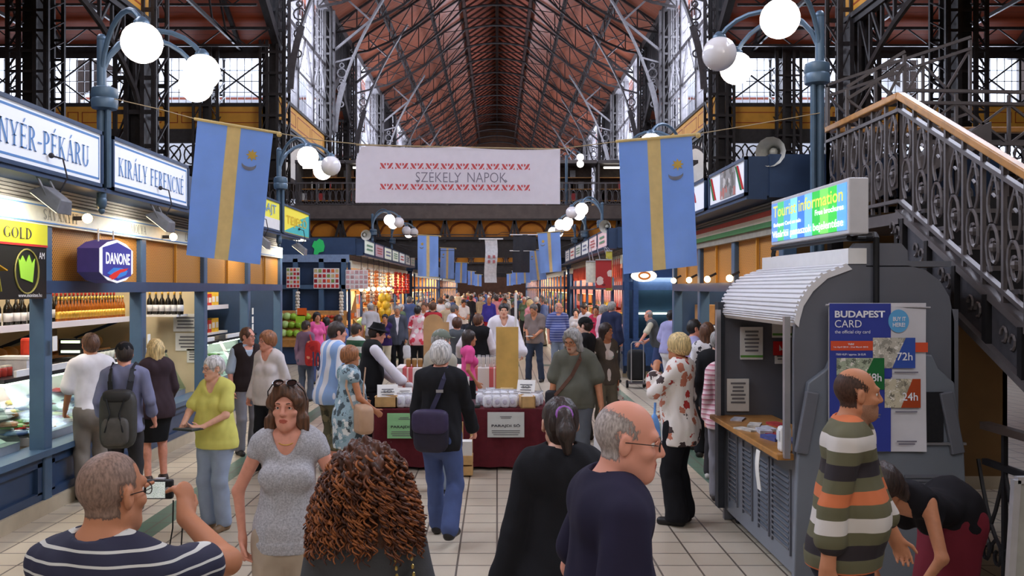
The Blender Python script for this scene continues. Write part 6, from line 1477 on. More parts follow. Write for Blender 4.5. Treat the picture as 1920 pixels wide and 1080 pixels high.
# ------------------------------------------------------------------ people: bodies and clothes grown from smooth distance fields
class Field:
    def __init__(s, lo, hi, res):
        s.lo = np.array(lo, 'f4'); s.res = res
        s.n = np.ceil((np.array(hi) - s.lo) / res).astype(int) + 1
        s.d = np.full(tuple(s.n), 1.0, 'f4')
        s.ax = [s.lo[i] + res * np.arange(s.n[i], dtype='f4') for i in range(3)]
    def win(s, lo, hi):
        a = np.clip(np.floor((np.array(lo) - s.lo) / s.res).astype(int), 0, s.n - 1); b = np.clip(np.ceil((np.array(hi) - s.lo) / s.res).astype(int) + 1, 1, s.n)
        sl = tuple(slice(a[i], max(b[i], a[i] + 1)) for i in range(3))
        g = np.meshgrid(*[s.ax[i][sl[i]] for i in range(3)], indexing='ij', sparse=True)
        return sl, g
    def comb(s, sl, dn, k, op):
        cur = s.d[sl]
        if op == 's': dn = -dn; h = np.clip(.5 - .5 * (dn - cur) / k, 0, 1); s.d[sl] = dn + (cur - dn) * h + k * h * (1 - h); return
        h = np.clip(.5 + .5 * (dn - cur) / k, 0, 1); s.d[sl] = dn + (cur - dn) * h - k * h * (1 - h)
    def cap(s, a, b, ra, rb, k=.02, op='u', fr=None, flat=1.0, inf=0.0):
        """tapered capsule; with a frame fr (right, fwd) it is flattened along fwd"""
        a = np.array(a, 'f4'); b = np.array(b, 'f4'); ra += inf; rb += inf; m = max(ra, rb) + k + 2.5 * s.res
        sl, (x, y, z) = s.win(np.minimum(a, b) - m, np.maximum(a, b) + m)
        d = b - a; L2 = max(float(d @ d), 1e-9)
        px, py, pz = x - a[0], y - a[1], z - a[2]
        t = np.clip((px * d[0] + py * d[1] + pz * d[2]) / L2, 0, 1)
        qx, qy, qz = px - t * d[0], py - t * d[1], pz - t * d[2]
        if fr is not None:
            f = fr; w = qx * f[0] + qy * f[1] + qz * f[2]; e = 1 / (flat + (inf * (1 - flat) / max(ra, .01))) ; e2 = (e - 1) * w
            qx = qx + e2 * f[0]; qy = qy + e2 * f[1]; qz = qz + e2 * f[2]
        dn = np.sqrt(qx * qx + qy * qy + qz * qz) - (ra + (rb - ra) * t)
        if fr is not None: dn = dn * .8
        s.comb(sl, dn, k, op)
    def ell(s, c, r, M=None, k=.02, op='u', inf=0.0):
        c = np.array(c, 'f4'); r = np.array(r, 'f4') + inf; m = float(r.max()) + k + 2.5 * s.res
        sl, (x, y, z) = s.win(c - m, c + m)
        x, y, z = x - c[0], y - c[1], z - c[2]
        if M is not None: x, y, z = M[0][0] * x + M[1][0] * y + M[2][0] * z, M[0][1] * x + M[1][1] * y + M[2][1] * z, M[0][2] * x + M[1][2] * y + M[2][2] * z
        k0 = np.sqrt((x / r[0]) ** 2 + (y / r[1]) ** 2 + (z / r[2]) ** 2); k1 = np.sqrt((x / r[0] ** 2) ** 2 + (y / r[1] ** 2) ** 2 + (z / r[2] ** 2) ** 2)
        s.comb(sl, k0 * (k0 - 1) / np.maximum(k1, 1e-6), k, op)
    def cut(s, nrm, off):
        """remove everything with nrm.p > off"""
        x, y, z = np.meshgrid(*s.ax, indexing='ij', sparse=True); s.d = np.maximum(s.d, nrm[0] * x + nrm[1] * y + nrm[2] * z - off)
    def warp(s, amp, f, seed=0, fz=None):
        x, y, z = np.meshgrid(*s.ax, indexing='ij', sparse=True); fz = fz or f; a = seed * 1.7
        s.d = s.d + amp * (np.sin(f * x + 1.3 * np.sin(fz * .5 * z + a)) * np.sin(f * y * 1.1 + a * 2 + np.sin(f * .4 * x)) + .7 * np.sin(fz * z * .9 + f * .6 * x + a) * np.sin(f * .7 * y + f * .5 * x + a * 3)).astype('f4')
    def mesh(s):
        F_ = s.d; ins = F_ < 0; c = np.zeros(tuple(s.n - 1), 'i1')
        for i in (0, 1):
            for j in (0, 1):
                for k in (0, 1): c += ins[i:s.n[0] - 1 + i, j:s.n[1] - 1 + j, k:s.n[2] - 1 + k]
        act = (c > 0) & (c < 8); id_ = np.full(act.shape, -1, 'i4'); A = np.argwhere(act); id_[act] = np.arange(len(A))
        if len(A) == 0: return np.zeros((0, 3)), np.zeros((0, 4), int)
        acc = np.zeros((len(A), 3), 'f4'); cnt = np.zeros(len(A), 'f4')
        cs = [(i, j, k) for i in (0, 1) for j in (0, 1) for k in (0, 1)]
        V = {q: F_[A[:, 0] + q[0], A[:, 1] + q[1], A[:, 2] + q[2]] for q in cs}
        for q in cs:
            for ax in range(3):
                if q[ax] == 0:
                    p = list(q); p[ax] = 1; v0, v1 = V[q], V[tuple(p)]; x = (v0 < 0) != (v1 < 0); t = np.where(x, v0 / np.where(x, v0 - v1, 1), 0)
                    o = np.tile(np.array(q, 'f4'), (len(A), 1)); o[:, ax] = t; acc += o * x[:, None]; cnt += x
        pos = s.lo + (A + acc / np.maximum(cnt, 1)[:, None]) * s.res
        Q = []
        for ax in range(3):
            a0 = [slice(None)] * 3; a1 = [slice(None)] * 3; a0[ax] = slice(0, -1); a1[ax] = slice(1, None)
            i0 = ins[tuple(a0)]; i1 = ins[tuple(a1)]; E = np.argwhere(i0 != i1); u, v = (ax + 1) % 3, (ax + 2) % 3
            E = E[(E[:, u] > 0) & (E[:, v] > 0) & (E[:, u] < s.n[u] - 1) & (E[:, v] < s.n[v] - 1)]
            if len(E) == 0: continue
            def at(du, dv): B = E.copy(); B[:, u] += du; B[:, v] += dv; return id_[B[:, 0], B[:, 1], B[:, 2]]
            q = np.stack([at(-1, -1), at(0, -1), at(0, 0), at(-1, 0)], 1); fl = ~i0[E[:, 0], E[:, 1], E[:, 2]]; q[fl] = q[fl][:, ::-1]; Q.append(q)
        return pos, np.concatenate(Q)
def npmesh(name, pos, quads, mats, parent, scale=1.0, mi=None, smooth=True):
    me = bpy.data.meshes.new(name); n, f = len(pos), len(quads)
    me.vertices.add(n); me.vertices.foreach_set('co', (pos * scale).astype('f4').ravel()); me.loops.add(f * 4); me.loops.foreach_set('vertex_index', quads.astype('i4').ravel())
    me.polygons.add(f); me.polygons.foreach_set('loop_start', np.arange(0, f * 4, 4, dtype='i4')); me.polygons.foreach_set('loop_total', np.full(f, 4, 'i4'))
    for m in (mats if isinstance(mats, (list, tuple)) else [mats]): me.materials.append(m)
    if mi is not None: me.polygons.foreach_set('material_index', mi.astype('i4'))
    me.polygons.foreach_set('use_smooth', np.full(f, smooth)); me.update(); me.validate()
    o = bpy.data.objects.new(name, me); COL.objects.link(o); o.parent = parent
    return o
def v3(*a): return np.array(a, 'f8')
def rotm(ax, a): return np.array(Matrix.Rotation(a, 3, ax), 'f8')
def unit(a): return a / max(np.linalg.norm(a), 1e-9)
def ik(a, t, l1, l2, pole):
    d = t - a; L = np.linalg.norm(d)
    if L > (l1 + l2) * .998: t = a + d * (l1 + l2) * .998 / L; d = t - a; L = np.linalg.norm(d)
    x = (l1 * l1 - l2 * l2 + L * L) / (2 * L); h = math.sqrt(max(l1 * l1 - x * x, 0)); n = d / L; p = pole - n * (pole @ n)
    return a + n * x + unit(p) * h, t
SKIN = {'fair': (226, 172, 146), 'rosy': (222, 154, 130), 'tan': (190, 128, 94), 'brown': (146, 92, 66), 'pale': (234, 190, 168)}
def skin(n): return mat('skin_' + n, SKIN[n], rough=.5, noise=.07, ns=30, spec=.3)
HAIRC = {'black': (26, 22, 22), 'dark': (50, 36, 30), 'brown': (92, 60, 40), 'red': (84, 48, 30), 'ginger': (150, 96, 60), 'blond': (212, 184, 128), 'grey': (150, 146, 142), 'silver': (206, 202, 200), 'salt': (98, 90, 86), 'cropgrey': (116, 98, 88)}
def hairm(n):
    k = 'hair_' + n
    if k in MATS: return MATS[k]
    m, t, b = newmat(k); N = t.nodes; L = t.links; tc = N.new('ShaderNodeTexCoord'); mp = N.new('ShaderNodeMapping'); mp.inputs['Scale'].default_value = (90, 90, 9)
    nz = N.new('ShaderNodeTexNoise'); nz.inputs['Scale'].default_value = 1; r = N.new('ShaderNodeValToRGB'); c = lin(HAIRC[n])
    r.color_ramp.elements[0].position = .32; r.color_ramp.elements[1].position = .7
    r.color_ramp.elements[0].color = tuple(x * .5 for x in c[:3]) + (1,); r.color_ramp.elements[1].color = tuple(min(1, x * 1.5) for x in c[:3]) + (1,)
    L.new(tc.outputs['Object'], mp.inputs[0]); L.new(mp.outputs[0], nz.inputs['Vector']); L.new(nz.outputs['Fac'], r.inputs[0]); L.new(r.outputs[0], b.inputs['Base Color'])
    bp = N.new('ShaderNodeBump'); bp.inputs['Strength'].default_value = .5; bp.inputs['Distance'].default_value = .01; L.new(nz.outputs['Fac'], bp.inputs['Height']); L.new(bp.outputs[0], b.inputs['Normal'])
    b.inputs['Roughness'].default_value = .5; MATS[k] = m
    return m
M_lip = {}
def cloth(name, c, bump=.0, noise=.1): return mat('cloth_' + name, c, rough=.85, noise=noise, ns=7, bump=bump, bs=220, spec=.2)

def person(label, px, Y, h=1.72, f=0, sex='m', w=1.0, sk='fair', hair='short', hc='brown', top=None, legs=None, shoes=(40, 36, 34), la=None, ra=None, lf=None, rf=None,
           lean=0, twist=0, hy=0, hp=0, glasses=False, hat=None, res=.012, vest=None, pole_l=None, pole_r=None, group=None, z=0.0, beard=None, hands=True, hx=None, curl=.55, lh=None, rh=None, socks=None, side=0):
    """px: pixel column of the hips; Y: depth; f: 0 walking away from the viewer, 90 facing right, 180 facing the viewer"""
    S_ = h / 1.75
    fx = X(px, Y) if hx is None else hx
    t = thing('person', label, 'person', (fx, Y, z), -R(f), group)
    fem = sex == 'f'
    sw, ww, hw = (.15, .122 * w, .165 * w ** .7) if fem else (.174, .142 * w, .158 * w ** .7); ar = (.043 if fem else .05) * w ** .4; sr_ = .048 if fem else .058
    P0 = v3(0, 0, .95); M = rotm('Z', -R(twist)) @ rotm('X', -R(lean)) @ rotm('Y', R(side))
    def T(*p): return P0 + M @ (np.array(p) - P0)
    fw = M @ v3(0, 1, 0); rt = M @ v3(1, 0, 0); upv = M @ v3(0, 0, 1)
    SL, SR = T(-sw, -.005, 1.43), T(sw, -.005, 1.43); NB = T(0, -.012, 1.485)
    HM = rotm('Z', -R(twist + hy)) @ rotm('X', -R(lean * .35 + hp)); HC = NB + HM @ v3(0, .03, .145) * .995
    def hd(x, y, z_): return HC + HM @ v3(x, y, z_)
    L1, L2 = .285, .25
    def arm(sd, tgt, pole):
        Sh = SL if sd < 0 else SR
        tgt = Sh + v3(sd * .05, .03, -.52) if tgt is None else np.array(tgt, 'f8')
        pole = v3(sd * .35, -1, -.2) if pole is None else np.array(pole, 'f8')
        e, wr = ik(Sh, tgt, L1, L2, pole); return Sh, e, wr
    aL, aR = arm(-1, la, pole_l), arm(1, ra, pole_r)
    HL, HR = v3(-.088, 0, .93), v3(.088, 0, .93)
    def leg(sd, foot):
        Hj = HL if sd < 0 else HR; an = v3(sd * .095, -.01, .085) + (np.array(foot, 'f8') if foot is not None else 0); kn, an = ik(Hj, an, .435, .42, v3(sd * .1, 1, 0)); return Hj, kn, an
    gL, gR = leg(-1, lf), leg(1, rf)
    allp = np.array([SL, SR, HC + HM @ v3(0, 0, .15), HC] + list(aL) + list(aR) + list(gL) + list(gR)); lo = allp.min(0) - .22; hi = allp.max(0) + .22; lo[2] = -.03
    # --- shared shapes
    def torso(F_, inf, k=.04):
        F_.cap((0, -.012, .90), (0, -.0, 1.0), hw, hw * .93, k, fr=v3(0, 1, 0), flat=.66, inf=inf)
        F_.cap((0, 0, 1.0), T(0, 0, 1.14), hw * .92, ww, k, fr=fw, flat=.68, inf=inf)
        F_.cap(T(0, 0, 1.14), T(0, -.005, 1.34), ww, .148 if not fem else .132, k, fr=fw, flat=.68, inf=inf)
        F_.cap(SL + rt * .03, SR - rt * .03, sr_, sr_, .06, inf=inf); F_.cap(T(-.07, -.015, 1.43), T(.07, -.015, 1.43), .085, .085, .05, inf=inf)
        F_.cap(NB, T(-.11, -.01, 1.44), .05, .045, .05, inf=inf * .7); F_.cap(NB, T(.11, -.01, 1.44), .05, .045, .05, inf=inf * .7)
        for sd in (-1, 1): F_.ell((sd * .07, -.06, .9), (.09, .08, .1), k=.05, inf=inf)
        if fem:
            for sd in (-1, 1): F_.ell(T(sd * .07, .085, 1.27), (.066, .056, .064), k=.04, inf=inf)
        if w > 1.08: F_.ell(T(0, .02 + .06 * w, 1.08), (.125 * w, .06 * w, .13), k=.07, inf=inf)
    def armp(F_, A, inf, f0=0, f1=2.0, k=.02, loose=0.0):
        a, e, wr = A
        if f1 <= 1: F_.cap(a, a + (e - a) * f1, ar, ar - .006 + loose, k, inf=inf)
        else:
            F_.cap(a, e, ar, ar - .012, k, inf=inf); F_.cap(e, e + (wr - e) * (f1 - 1), ar - .012, ar - .012 - .012 * (f1 - 1) + loose, k, inf=inf)
    def legp(F_, G, inf, f1=2.0, k=.03, loose=0.0):
        a, kn, an = G; u = w ** .5
        if f1 <= 1: F_.cap(a, a + (kn - a) * f1, .088 * u, .066 + loose, k, inf=inf)
        else: F_.cap(a, kn, .088 * u, .056, k, inf=inf); F_.cap(kn, kn + (an - kn) * (f1 - 1), .056, .04 + loose, k, inf=inf); F_.ell(kn + (an - kn) * .3 + v3(0, -.02, 0), (.045, .05, .1), k=.03, inf=inf)
    # --- body
    B = Field(lo, hi, res); torso(B, 0)
    for A in (aL, aR): armp(B, A, 0)
    for G in (gL, gR): legp(B, G, 0)
    B.cap(NB - upv * .02, hd(0, -.018, -.055), .056 if not fem else .048, .054 if not fem else .046, .03)
    kf = max(.012, res * .9)
    B.ell(hd(0, -.012, .035), (.073, .092, .088), HM, .02); B.ell(hd(0, .032, -.04), (.056, .06, .072), HM, .03); B.ell(hd(0, .062, -.092), (.03, .026, .024), HM, .03)
    B.cap(hd(-.045, .0, -.055), hd(-.01, .065, -.088), .02, .016, .03); B.cap(hd(.045, .0, -.055), hd(.01, .065, -.088), .02, .016, .03)
    B.cap(hd(-.034, .078, .03), hd(.034, .078, .03), .013, .013, .02)
    for sd in (-1, 1):
        B.ell(hd(sd * .031, .1, .008), (.017, .016, .012), HM, .012, 's'); B.ell(hd(sd * .042, .058, -.02), (.022, .024, .018), HM, .02)
        B.ell(hd(sd * .078, -.008, -.002), (.011, .02, .033), HM @ rotm('Z', sd * .35), .008); B.ell(hd(sd * .088, -.004, .004), (.006, .009, .014), HM, .006, 's')
    B.cap(hd(0, .088, .02), hd(0, .108, -.022), .009, .0125, .012); B.ell(hd(-.011, .095, -.027), (.009, .01, .008), HM, .008); B.ell(hd(.011, .095, -.027), (.009, .01, .008), HM, .008)
    B.ell(hd(0, .086, -.054), (.024, .013, .0075), HM, .008); B.ell(hd(0, .084, -.0665), (.021, .013, .008), HM, .008)
    if res < .009: B.cap(hd(-.022, .0985, -.0602), hd(.022, .0985, -.0602), .0022, .0022, .004, 's')
    # hands with separate fingers
    hm = {}
    for sd, A, hdir in ((-1, aL, lh), (1, aR, rh)):
        a, e, wr = A; d = unit(wr - e) if hdir is None else unit(np.array(hdir[0], 'f8')); pn = v3(-sd, 0, 0) if hdir is None else np.array(hdir[1], 'f8')     # palm normal (inward)
        pn = unit(pn - d * (pn @ d)); th = np.cross(d, pn) * sd * -1; th = unit(th)
        if hdir is None and th[1] < 0: th = -th
        cu = curl if hdir is None or len(hdir) < 3 else hdir[2]
        k1 = wr + d * .085; hm[sd] = (wr, k1, d, pn, th)
        fr_ = max(.0085, res * .8)
        B.cap(wr, wr + d * .03, .026, .028, .02, fr=pn, flat=.75); B.cap(wr + d * .03, k1, .033, .037, .015, fr=pn, flat=.42)
        for q, (o, ln) in enumerate(((.03, .07), (.01, .08), (-.01, .075), (-.03, .06))):
            b0 = k1 + th * o - d * .012; a1 = cu * (.8 + .12 * q); d1 = d * math.cos(a1) + pn * math.sin(a1); d2 = d * math.cos(a1 * 2.3) + pn * math.sin(a1 * 2.3)
            b1 = b0 + d1 * ln * .55; B.cap(b0, b1, fr_, fr_ * .95, .006); B.cap(b1, b1 + d2 * ln * .5, fr_ * .95, fr_ * .8, .005)
        b0 = wr + d * .03 + th * .028; d1 = unit(d * .75 + th * .7 + pn * .35); b1 = b0 + d1 * .045; B.cap(b0, b1, fr_ * 1.35, fr_ * 1.1, .012); B.cap(b1, b1 + unit(d * .95 + th * .25 + pn * .35) * .034, fr_ * 1.1, fr_ * .9, .005)
    for sd, G in ((-1, gL), (1, gR)):
        an = G[2]; B.cap(an + v3(0, -.03, -.035), an + v3(sd * .02, .14, -.055), .035, .03, .03)
    pos, q = B.mesh(); cen = pos[q].mean(1); loc = (cen - HC) @ HM
    mi = np.zeros(len(q), int)
    lip = ((loc[:, 0] / .0225) ** 2 + ((loc[:, 2] + .0605) / .0115) ** 2 < 1) & (loc[:, 1] > .085); mi[lip] = 1
    sm = [skin(sk), mat('lips_' + sk, tuple(int(c * k_) for c, k_ in zip(SKIN[sk], (.84, .62, .6))), rough=.4, noise=0)]
    if beard:
        bd = (loc[:, 2] < -.03) & (loc[:, 1] > .0) & ~lip & (loc[:, 2] > -.13) & (np.abs(loc[:, 0]) < .075) & (np.linalg.norm(cen - HC, axis=1) < .16); mi[bd & (loc[:, 2] < -.035)] = 2
        sm.append(mat('stubble_' + beard, tuple((a * 2 + b) // 3 for a, b in zip(SKIN[sk], HAIRC[beard])), noise=.15, ns=200))
    scalp = None
    if hair in ('cropped', 'bald'):                       # close-cropped hair: a soft-edged growth on the scalp itself
        pl_ = (pos - HC) @ HM; lx, ly, lz = pl_[:, 0], pl_[:, 1], pl_[:, 2]
        m_ = np.maximum.reduce([np.minimum(.03 - ly, lz - .012 - .25 * np.clip(ly, 0, 1)), np.minimum(-.018 - ly, lz + .056), lz - .084])
        m_ = np.minimum(m_, np.maximum.reduce([np.abs(lx) * -1 + .0745, np.abs(ly + .008) - .024, np.abs(lz + .002) - .036]))
        if hair == 'bald': m_ = np.minimum(m_, np.maximum((np.sqrt((lx / .068) ** 2 + ((ly - .04) / .115) ** 2) - 1) * .07, .05 - lz))
        m_[np.linalg.norm(pl_, axis=1) > .17] = -1; scalp = np.clip(.5 + m_ / .022, 0, 1)
        k_ = 'scalp_%s_%s' % (sk, hc)
        if k_ not in MATS:
            m1, t1, b1 = newmat(k_); N = t1.nodes; L = t1.links; at = N.new('ShaderNodeAttribute'); at.attribute_name = 'scalp'; tc = N.new('ShaderNodeTexCoord'); nz = N.new('ShaderNodeTexNoise'); nz.inputs['Scale'].default_value = 150; nz.inputs['Detail'].default_value = 4
            mp = N.new('ShaderNodeMapping'); mp.inputs['Scale'].default_value = (1, 1, .35); L.new(tc.outputs['Object'], mp.inputs[0]); L.new(mp.outputs[0], nz.inputs['Vector'])
            ad = N.new('ShaderNodeMath'); ad.operation = 'MULTIPLY_ADD'; ad.inputs[1].default_value = 1.1; L.new(nz.outputs['Fac'], ad.inputs[0]); L.new(at.outputs['Fac'], ad.inputs[2])
            r1 = N.new('ShaderNodeValToRGB'); r1.color_ramp.elements[0].position = .6; r1.color_ramp.elements[1].position = .96; r1.color_ramp.elements[0].color = lin(SKIN[sk]); hb_ = tuple(a_ * .12 + b_ * .88 for a_, b_ in zip(SKIN[sk], HAIRC[hc])); r1.color_ramp.elements[1].color = lin(tuple(min(255, v * 1.25) for v in hb_))
            e_ = r1.color_ramp.elements.new(.7); e_.color = lin(tuple(v * .8 for v in hb_)); sc1 = N.new('ShaderNodeMath'); sc1.operation = 'MULTIPLY'; sc1.inputs[1].default_value = .55; L.new(ad.outputs[0], sc1.inputs[0]); L.new(sc1.outputs[0], r1.inputs[0]); L.new(r1.outputs[0], b1.inputs['Base Color']); b1.inputs['Roughness'].default_value = .6; b1.inputs['Specular IOR Level'].default_value = .25
            MATS[k_] = m1
        sm[0] = MATS[k_]
    bo = npmesh('body', pos, q, sm, t, S_, mi)
    if scalp is not None: bo.data.attributes.new('scalp', 'FLOAT', 'POINT').data.foreach_set('value', scalp.astype('f4'))
    t['person_scale'] = S_; del t['person_scale']
    # eyes and brows
    if res < .02:
        for sd in (-1, 1):
            mb = MB(); c = hd(sd * .031, .0705, .009); mb.ball(c * S_, .0125 * S_, 10); mb.build('eye', mat('eye_white', (226, 220, 214), rough=.2, noise=0), t, smooth=True, rel=False)
            mb = MB(); c = hd(sd * .031, .0795, .009); mb.ball(c * S_, .006 * S_, 8); mb.build('iris', mat('iris_dark', (48, 34, 28), rough=.15, noise=0), t, smooth=True, rel=False)
            if res < .012:
                mb = MB(); mb.tube([hd(sd * x, y, z_) * S_ for x, y, z_ in ((.016, .0905, .03), (.03, .091, .034), (.045, .082, .03))], [.003 * S_, .0038 * S_, .002 * S_], 6); mb.build('eyebrow', hairm(hc), t, rel=False)
                mb = MB(); mb.tube([hd(sd * x, y, z_) * S_ for x, y, z_ in ((.018, .0845, .012), (.031, .0885, .0185), (.045, .081, .012))], .0026 * S_, 6); mb.build('eyelid', skin(sk), t, rel=False)
    if glasses:
        mb = MB()
        for sd in (-1, 1):
            mb.tube([(hd(sd * .032 + .024 * math.cos(a), .1 - .3 * abs(.024 * math.cos(a)) * (1 if sd * math.cos(a) > 0 else 0), .006 + .017 * math.sin(a))) * S_ for a in np.linspace(0, 2 * PI, 15)[:-1]], .0016 * S_, 5, closed=True)
            mb.tube([hd(sd * .057, .09, .01) * S_, hd(sd * .08, .05, .012) * S_, hd(sd * .084, -.01, .01) * S_], .0016 * S_, 5)
        mb.tube([hd(-.009, .104, .01) * S_, hd(.009, .104, .01) * S_], .0016 * S_, 5); mb.build('glasses', mat('glasses_dark', (40, 36, 34), rough=.3, noise=0), t, rel=False)
    # --- hair
    if hair not in ('none', 'cropped', 'bald'):
        hr = min(res, .012) if res < .02 else res
        F2 = Field(HC - .24 - (v3(0, 0, .2) if hair in ('long', 'curly', 'bob', 'pony') else 0), HC + .22, hr)
        thick = {'cropped': .0035, 'bald': .006, 'short': .016, 'bob': .022, 'long': .02, 'curly': .03, 'pony': .01, 'thick': .026}.get(hair, .015); thick = max(thick, hr * .45)
        F2.ell(hd(0, -.014, .036), (.073, .092, .088), HM, .02, inf=thick); F2.cap(hd(0, -.045, -.01), hd(0, -.04, -.05 if hair != 'cropped' else -.03), .066, .05, .03, inf=thick * .5)
        if hair == 'bob':
            for sd in (-1, 1): F2.cap(hd(sd * .062, -.02, .02), hd(sd * .078, -.005, -.1), .035, .03, .03)
            F2.cap(hd(0, -.05, 0), hd(0, -.055, -.1), .075, .07, .04); F2.cap(hd(.02, .055, .118), hd(-.068, .062, .045), .02, .022, .03); F2.cap(hd(.02, .055, .118), hd(.075, .05, .03), .02, .02, .03); F2.cap(hd(-.085, .01, -.06), hd(-.1, .0, -.13), .03, .02, .03); F2.cap(hd(.085, .01, -.06), hd(.1, .0, -.12), .03, .02, .03)
        if hair == 'long':
            F2.cap(hd(0, -.05, 0), hd(0, -.085, -.26), .08, .075, .04, fr=HM @ v3(0, 1, 0), flat=.6)
            for sd in (-1, 1): F2.cap(hd(sd * .062, -.015, .03), hd(sd * .075, -.02, -.16), .03, .028, .03)
        if hair == 'curly':
            F2.cap(hd(0, -.03, .03), hd(0, -.055, -.12), .105, .135, .05, fr=HM @ v3(0, 1, 0), flat=.72)
            for sd in (-1, 1): F2.cap(hd(sd * .07, -.03, .02), hd(sd * .125, -.03, -.1), .05, .055, .05)
        if hair == 'pony':
            F2.ell(hd(0, -.105, .05), (.03, .03, .03), HM, .015); F2.cap(hd(0, -.125, .05), hd(0, -.15, -.03), .034, .04, .02); F2.cap(hd(0, -.15, -.03), hd(.01, -.14, -.11), .04, .02, .02)
        F2.warp(.006 if hair == 'bob' else .003 if hair not in ('curly',) else .012, 90 if hair != 'curly' else 75, seed=len(label), fz=25 if hair != 'curly' else 60)
        if hair == 'curly': F2.warp(.008, 140, seed=3)
        if hair == 'bald': F2.ell(hd(0, .045, .12), (.085, .115, .108), HM, .01, 's')
        if hair == 'thin': F2.ell(hd(0, .08, .1), (.06, .05, .05), HM, .01, 's')
        fz = -.014 if hair in ('bob',) else 0
        F2.ell(hd(0, .115, -.035 - fz), (.066 if fem else .078, .085, .1), HM, .01, 's')
        for sd in (-1, 1):
            if hair not in ('bob', 'long', 'curly', 'thick'): F2.ell(hd(sd * .085, .0, -.012), (.03, .034, .042), HM, .008, 's')
        if hair not in ('bob', 'long', 'curly', 'pony'):
            n_ = HM @ v3(0, .25, -1); n_ = n_ / np.linalg.norm(n_); F2.cut(n_, n_ @ hd(0, -.06, -.062 if hair != 'cropped' else -.05))
        pos, q = F2.mesh()
        if len(q): npmesh('hair', pos, q, hairm(hc), t, S_)
        if hair == 'curly':                               # loose ringlets over the mass of hair
            cr_ = random.Random(2); mb = MB()
            for i in range(760):
                a = cr_.uniform(0, 2 * PI); u = cr_.random() ** .8; zz = .145 - .27 * u; rx = .108 + .06 * min(1, u * 1.6); ry = .118
                if math.sin(a) > .5 and zz < .06: continue
                x0, y0 = rx * math.cos(a) * (1 if zz < .05 else math.sqrt(max(.03, 1 - ((zz - .05) / .1) ** 2))), -.03 + ry * math.sin(a) * (1 if zz < .05 else math.sqrt(max(.03, 1 - ((zz - .05) / .1) ** 2))) - .03 * u
                ph = cr_.uniform(0, 6); rr_ = cr_.uniform(.007, .014); ln = cr_.uniform(.06, .11); w_ = cr_.uniform(6.5, 9.5); pts = []
                for k in range(15):
                    v = k / 14; g_ = 1 + .16 * v; pts.append(hd(x0 * g_ + rr_ * math.cos(ph + w_ * 1.6 * v), y0 * g_ + rr_ * math.sin(ph + w_ * 1.6 * v), zz - ln * v) * S_)
                mb.tube(pts, [.0052 * (1 - .6 * k / 14) for k in range(15)], 4, m=i % 3)
            tag(mb.build('ringlets', [mat('ringlet_%d' % k, c, rough=.55, noise=.2, ns=40, spec=.3) for k, c in enumerate(((112, 64, 38), (152, 90, 50), (72, 42, 30)))], t, smooth=True, rel=False), kind='stuff')
        if hair == 'pony':
            MB().tube([(hd(.03 * math.cos(a), -.125 + .012 * math.sin(a), .052 + .03 * math.sin(a))) * S_ for a in np.linspace(0, 2 * PI, 13)[:-1]], .012 * S_, 8, closed=True).build('scrunchie', mat('scrunchie_violet', (150, 90, 170)), t, smooth=True, rel=False)
    if beard and beard.startswith('m'): pass
    # --- hats
    if hat:
        kind, hcol = hat; hr = max(res, .008); F3 = Field(HC - .2, HC + .22, hr); hm_ = hcol if not isinstance(hcol, tuple) else cloth('hat_%d_%d_%d' % hcol, hcol)
        F3.ell(hd(0, -.012, .05), (.09, .108, .09), HM, .02); n_ = HM @ v3(0, -.12, -1); F3.cut(n_ / np.linalg.norm(n_), (n_ @ hd(0, 0, .035)) / np.linalg.norm(n_))
        if kind == 'cap': F3.cap(hd(-.03, .1, .045), hd(.03, .1, .045), .05, .05, .01, fr=HM @ v3(0, .1, 1), flat=.14); F3.cap(hd(-.02, .14, .04), hd(.02, .14, .04), .035, .035, .01, fr=HM @ v3(0, .1, 1), flat=.16)
        if kind == 'backcap': F3.cap(hd(-.03, -.12, .045), hd(.03, -.12, .045), .05, .05, .01, fr=HM @ v3(0, -.1, 1), flat=.14)
        if kind == 'hat':
            F3.ell(hd(0, -.01, .05), (.145, .155, .012), HM, .01); F3.cap(hd(0, -.01, .06), hd(0, -.01, .13), .095, .082, .01); F3.cut(HM @ v3(0, 0, 1), (HM @ v3(0, 0, 1)) @ hd(0, 0, .145))
        pos, q = F3.mesh(); npmesh({'cap': 'cap', 'backcap': 'cap', 'hat': 'hat', 'beanie': 'knit_cap'}[kind], pos, q, hm_, t, S_)
    # --- clothes
    cr = max(res, .008) if res < .009 else res
    top = top or {}; legs = legs or {}
    def garment(name, m, inf, sleeve, hem, neck='crew', loose=.012, collar=None, wr=.0035, k=.04, open_=False):
        G = Field(lo, hi, cr); torso(G, inf, k)
        if sleeve > 0:
            for A in (aL, aR): armp(G, A, inf * .9, f1=sleeve, loose=loose)
        if hem < .9: G.cap((0, -.01, .93), (0, -.01, hem + .06), hw * .98, hw * 1.04, .05, fr=v3(0, 1, 0), flat=.72, inf=inf + .004)
        G.warp(wr, 26, seed=len(label) % 7, fz=17); G.warp(wr * .5, 58, seed=2, fz=30)
        G.cut(v3(0, 0, -1), -hem) if abs(lean) < 25 else (G.cut(-upv, -upv @ T(0, 0, hem)), G.cut(v3(0, 0, -1), -.86))
        n_ = unit(upv + fw * -.25 * 0); G.cap(NB - upv * .005, NB + upv * .16, .062, .075, .008, 's')
        if neck == 'v':
            a = T(0, .16, 1.33); G.cap(a, T(0, .06, 1.5), .008, .075, .012, 's'); 
        if neck == 'crew': G.ell(T(0, .05, 1.475), (.07, .05, .035), M, .012, 's')
        if neck == 'deep': G.cap(T(0, .15, 1.28), T(0, .06, 1.5), .012, .1, .012, 's')
        if open_: G.cap(T(0, .2, .8), T(0, .16, 1.45), .06, .075, .02, 's')
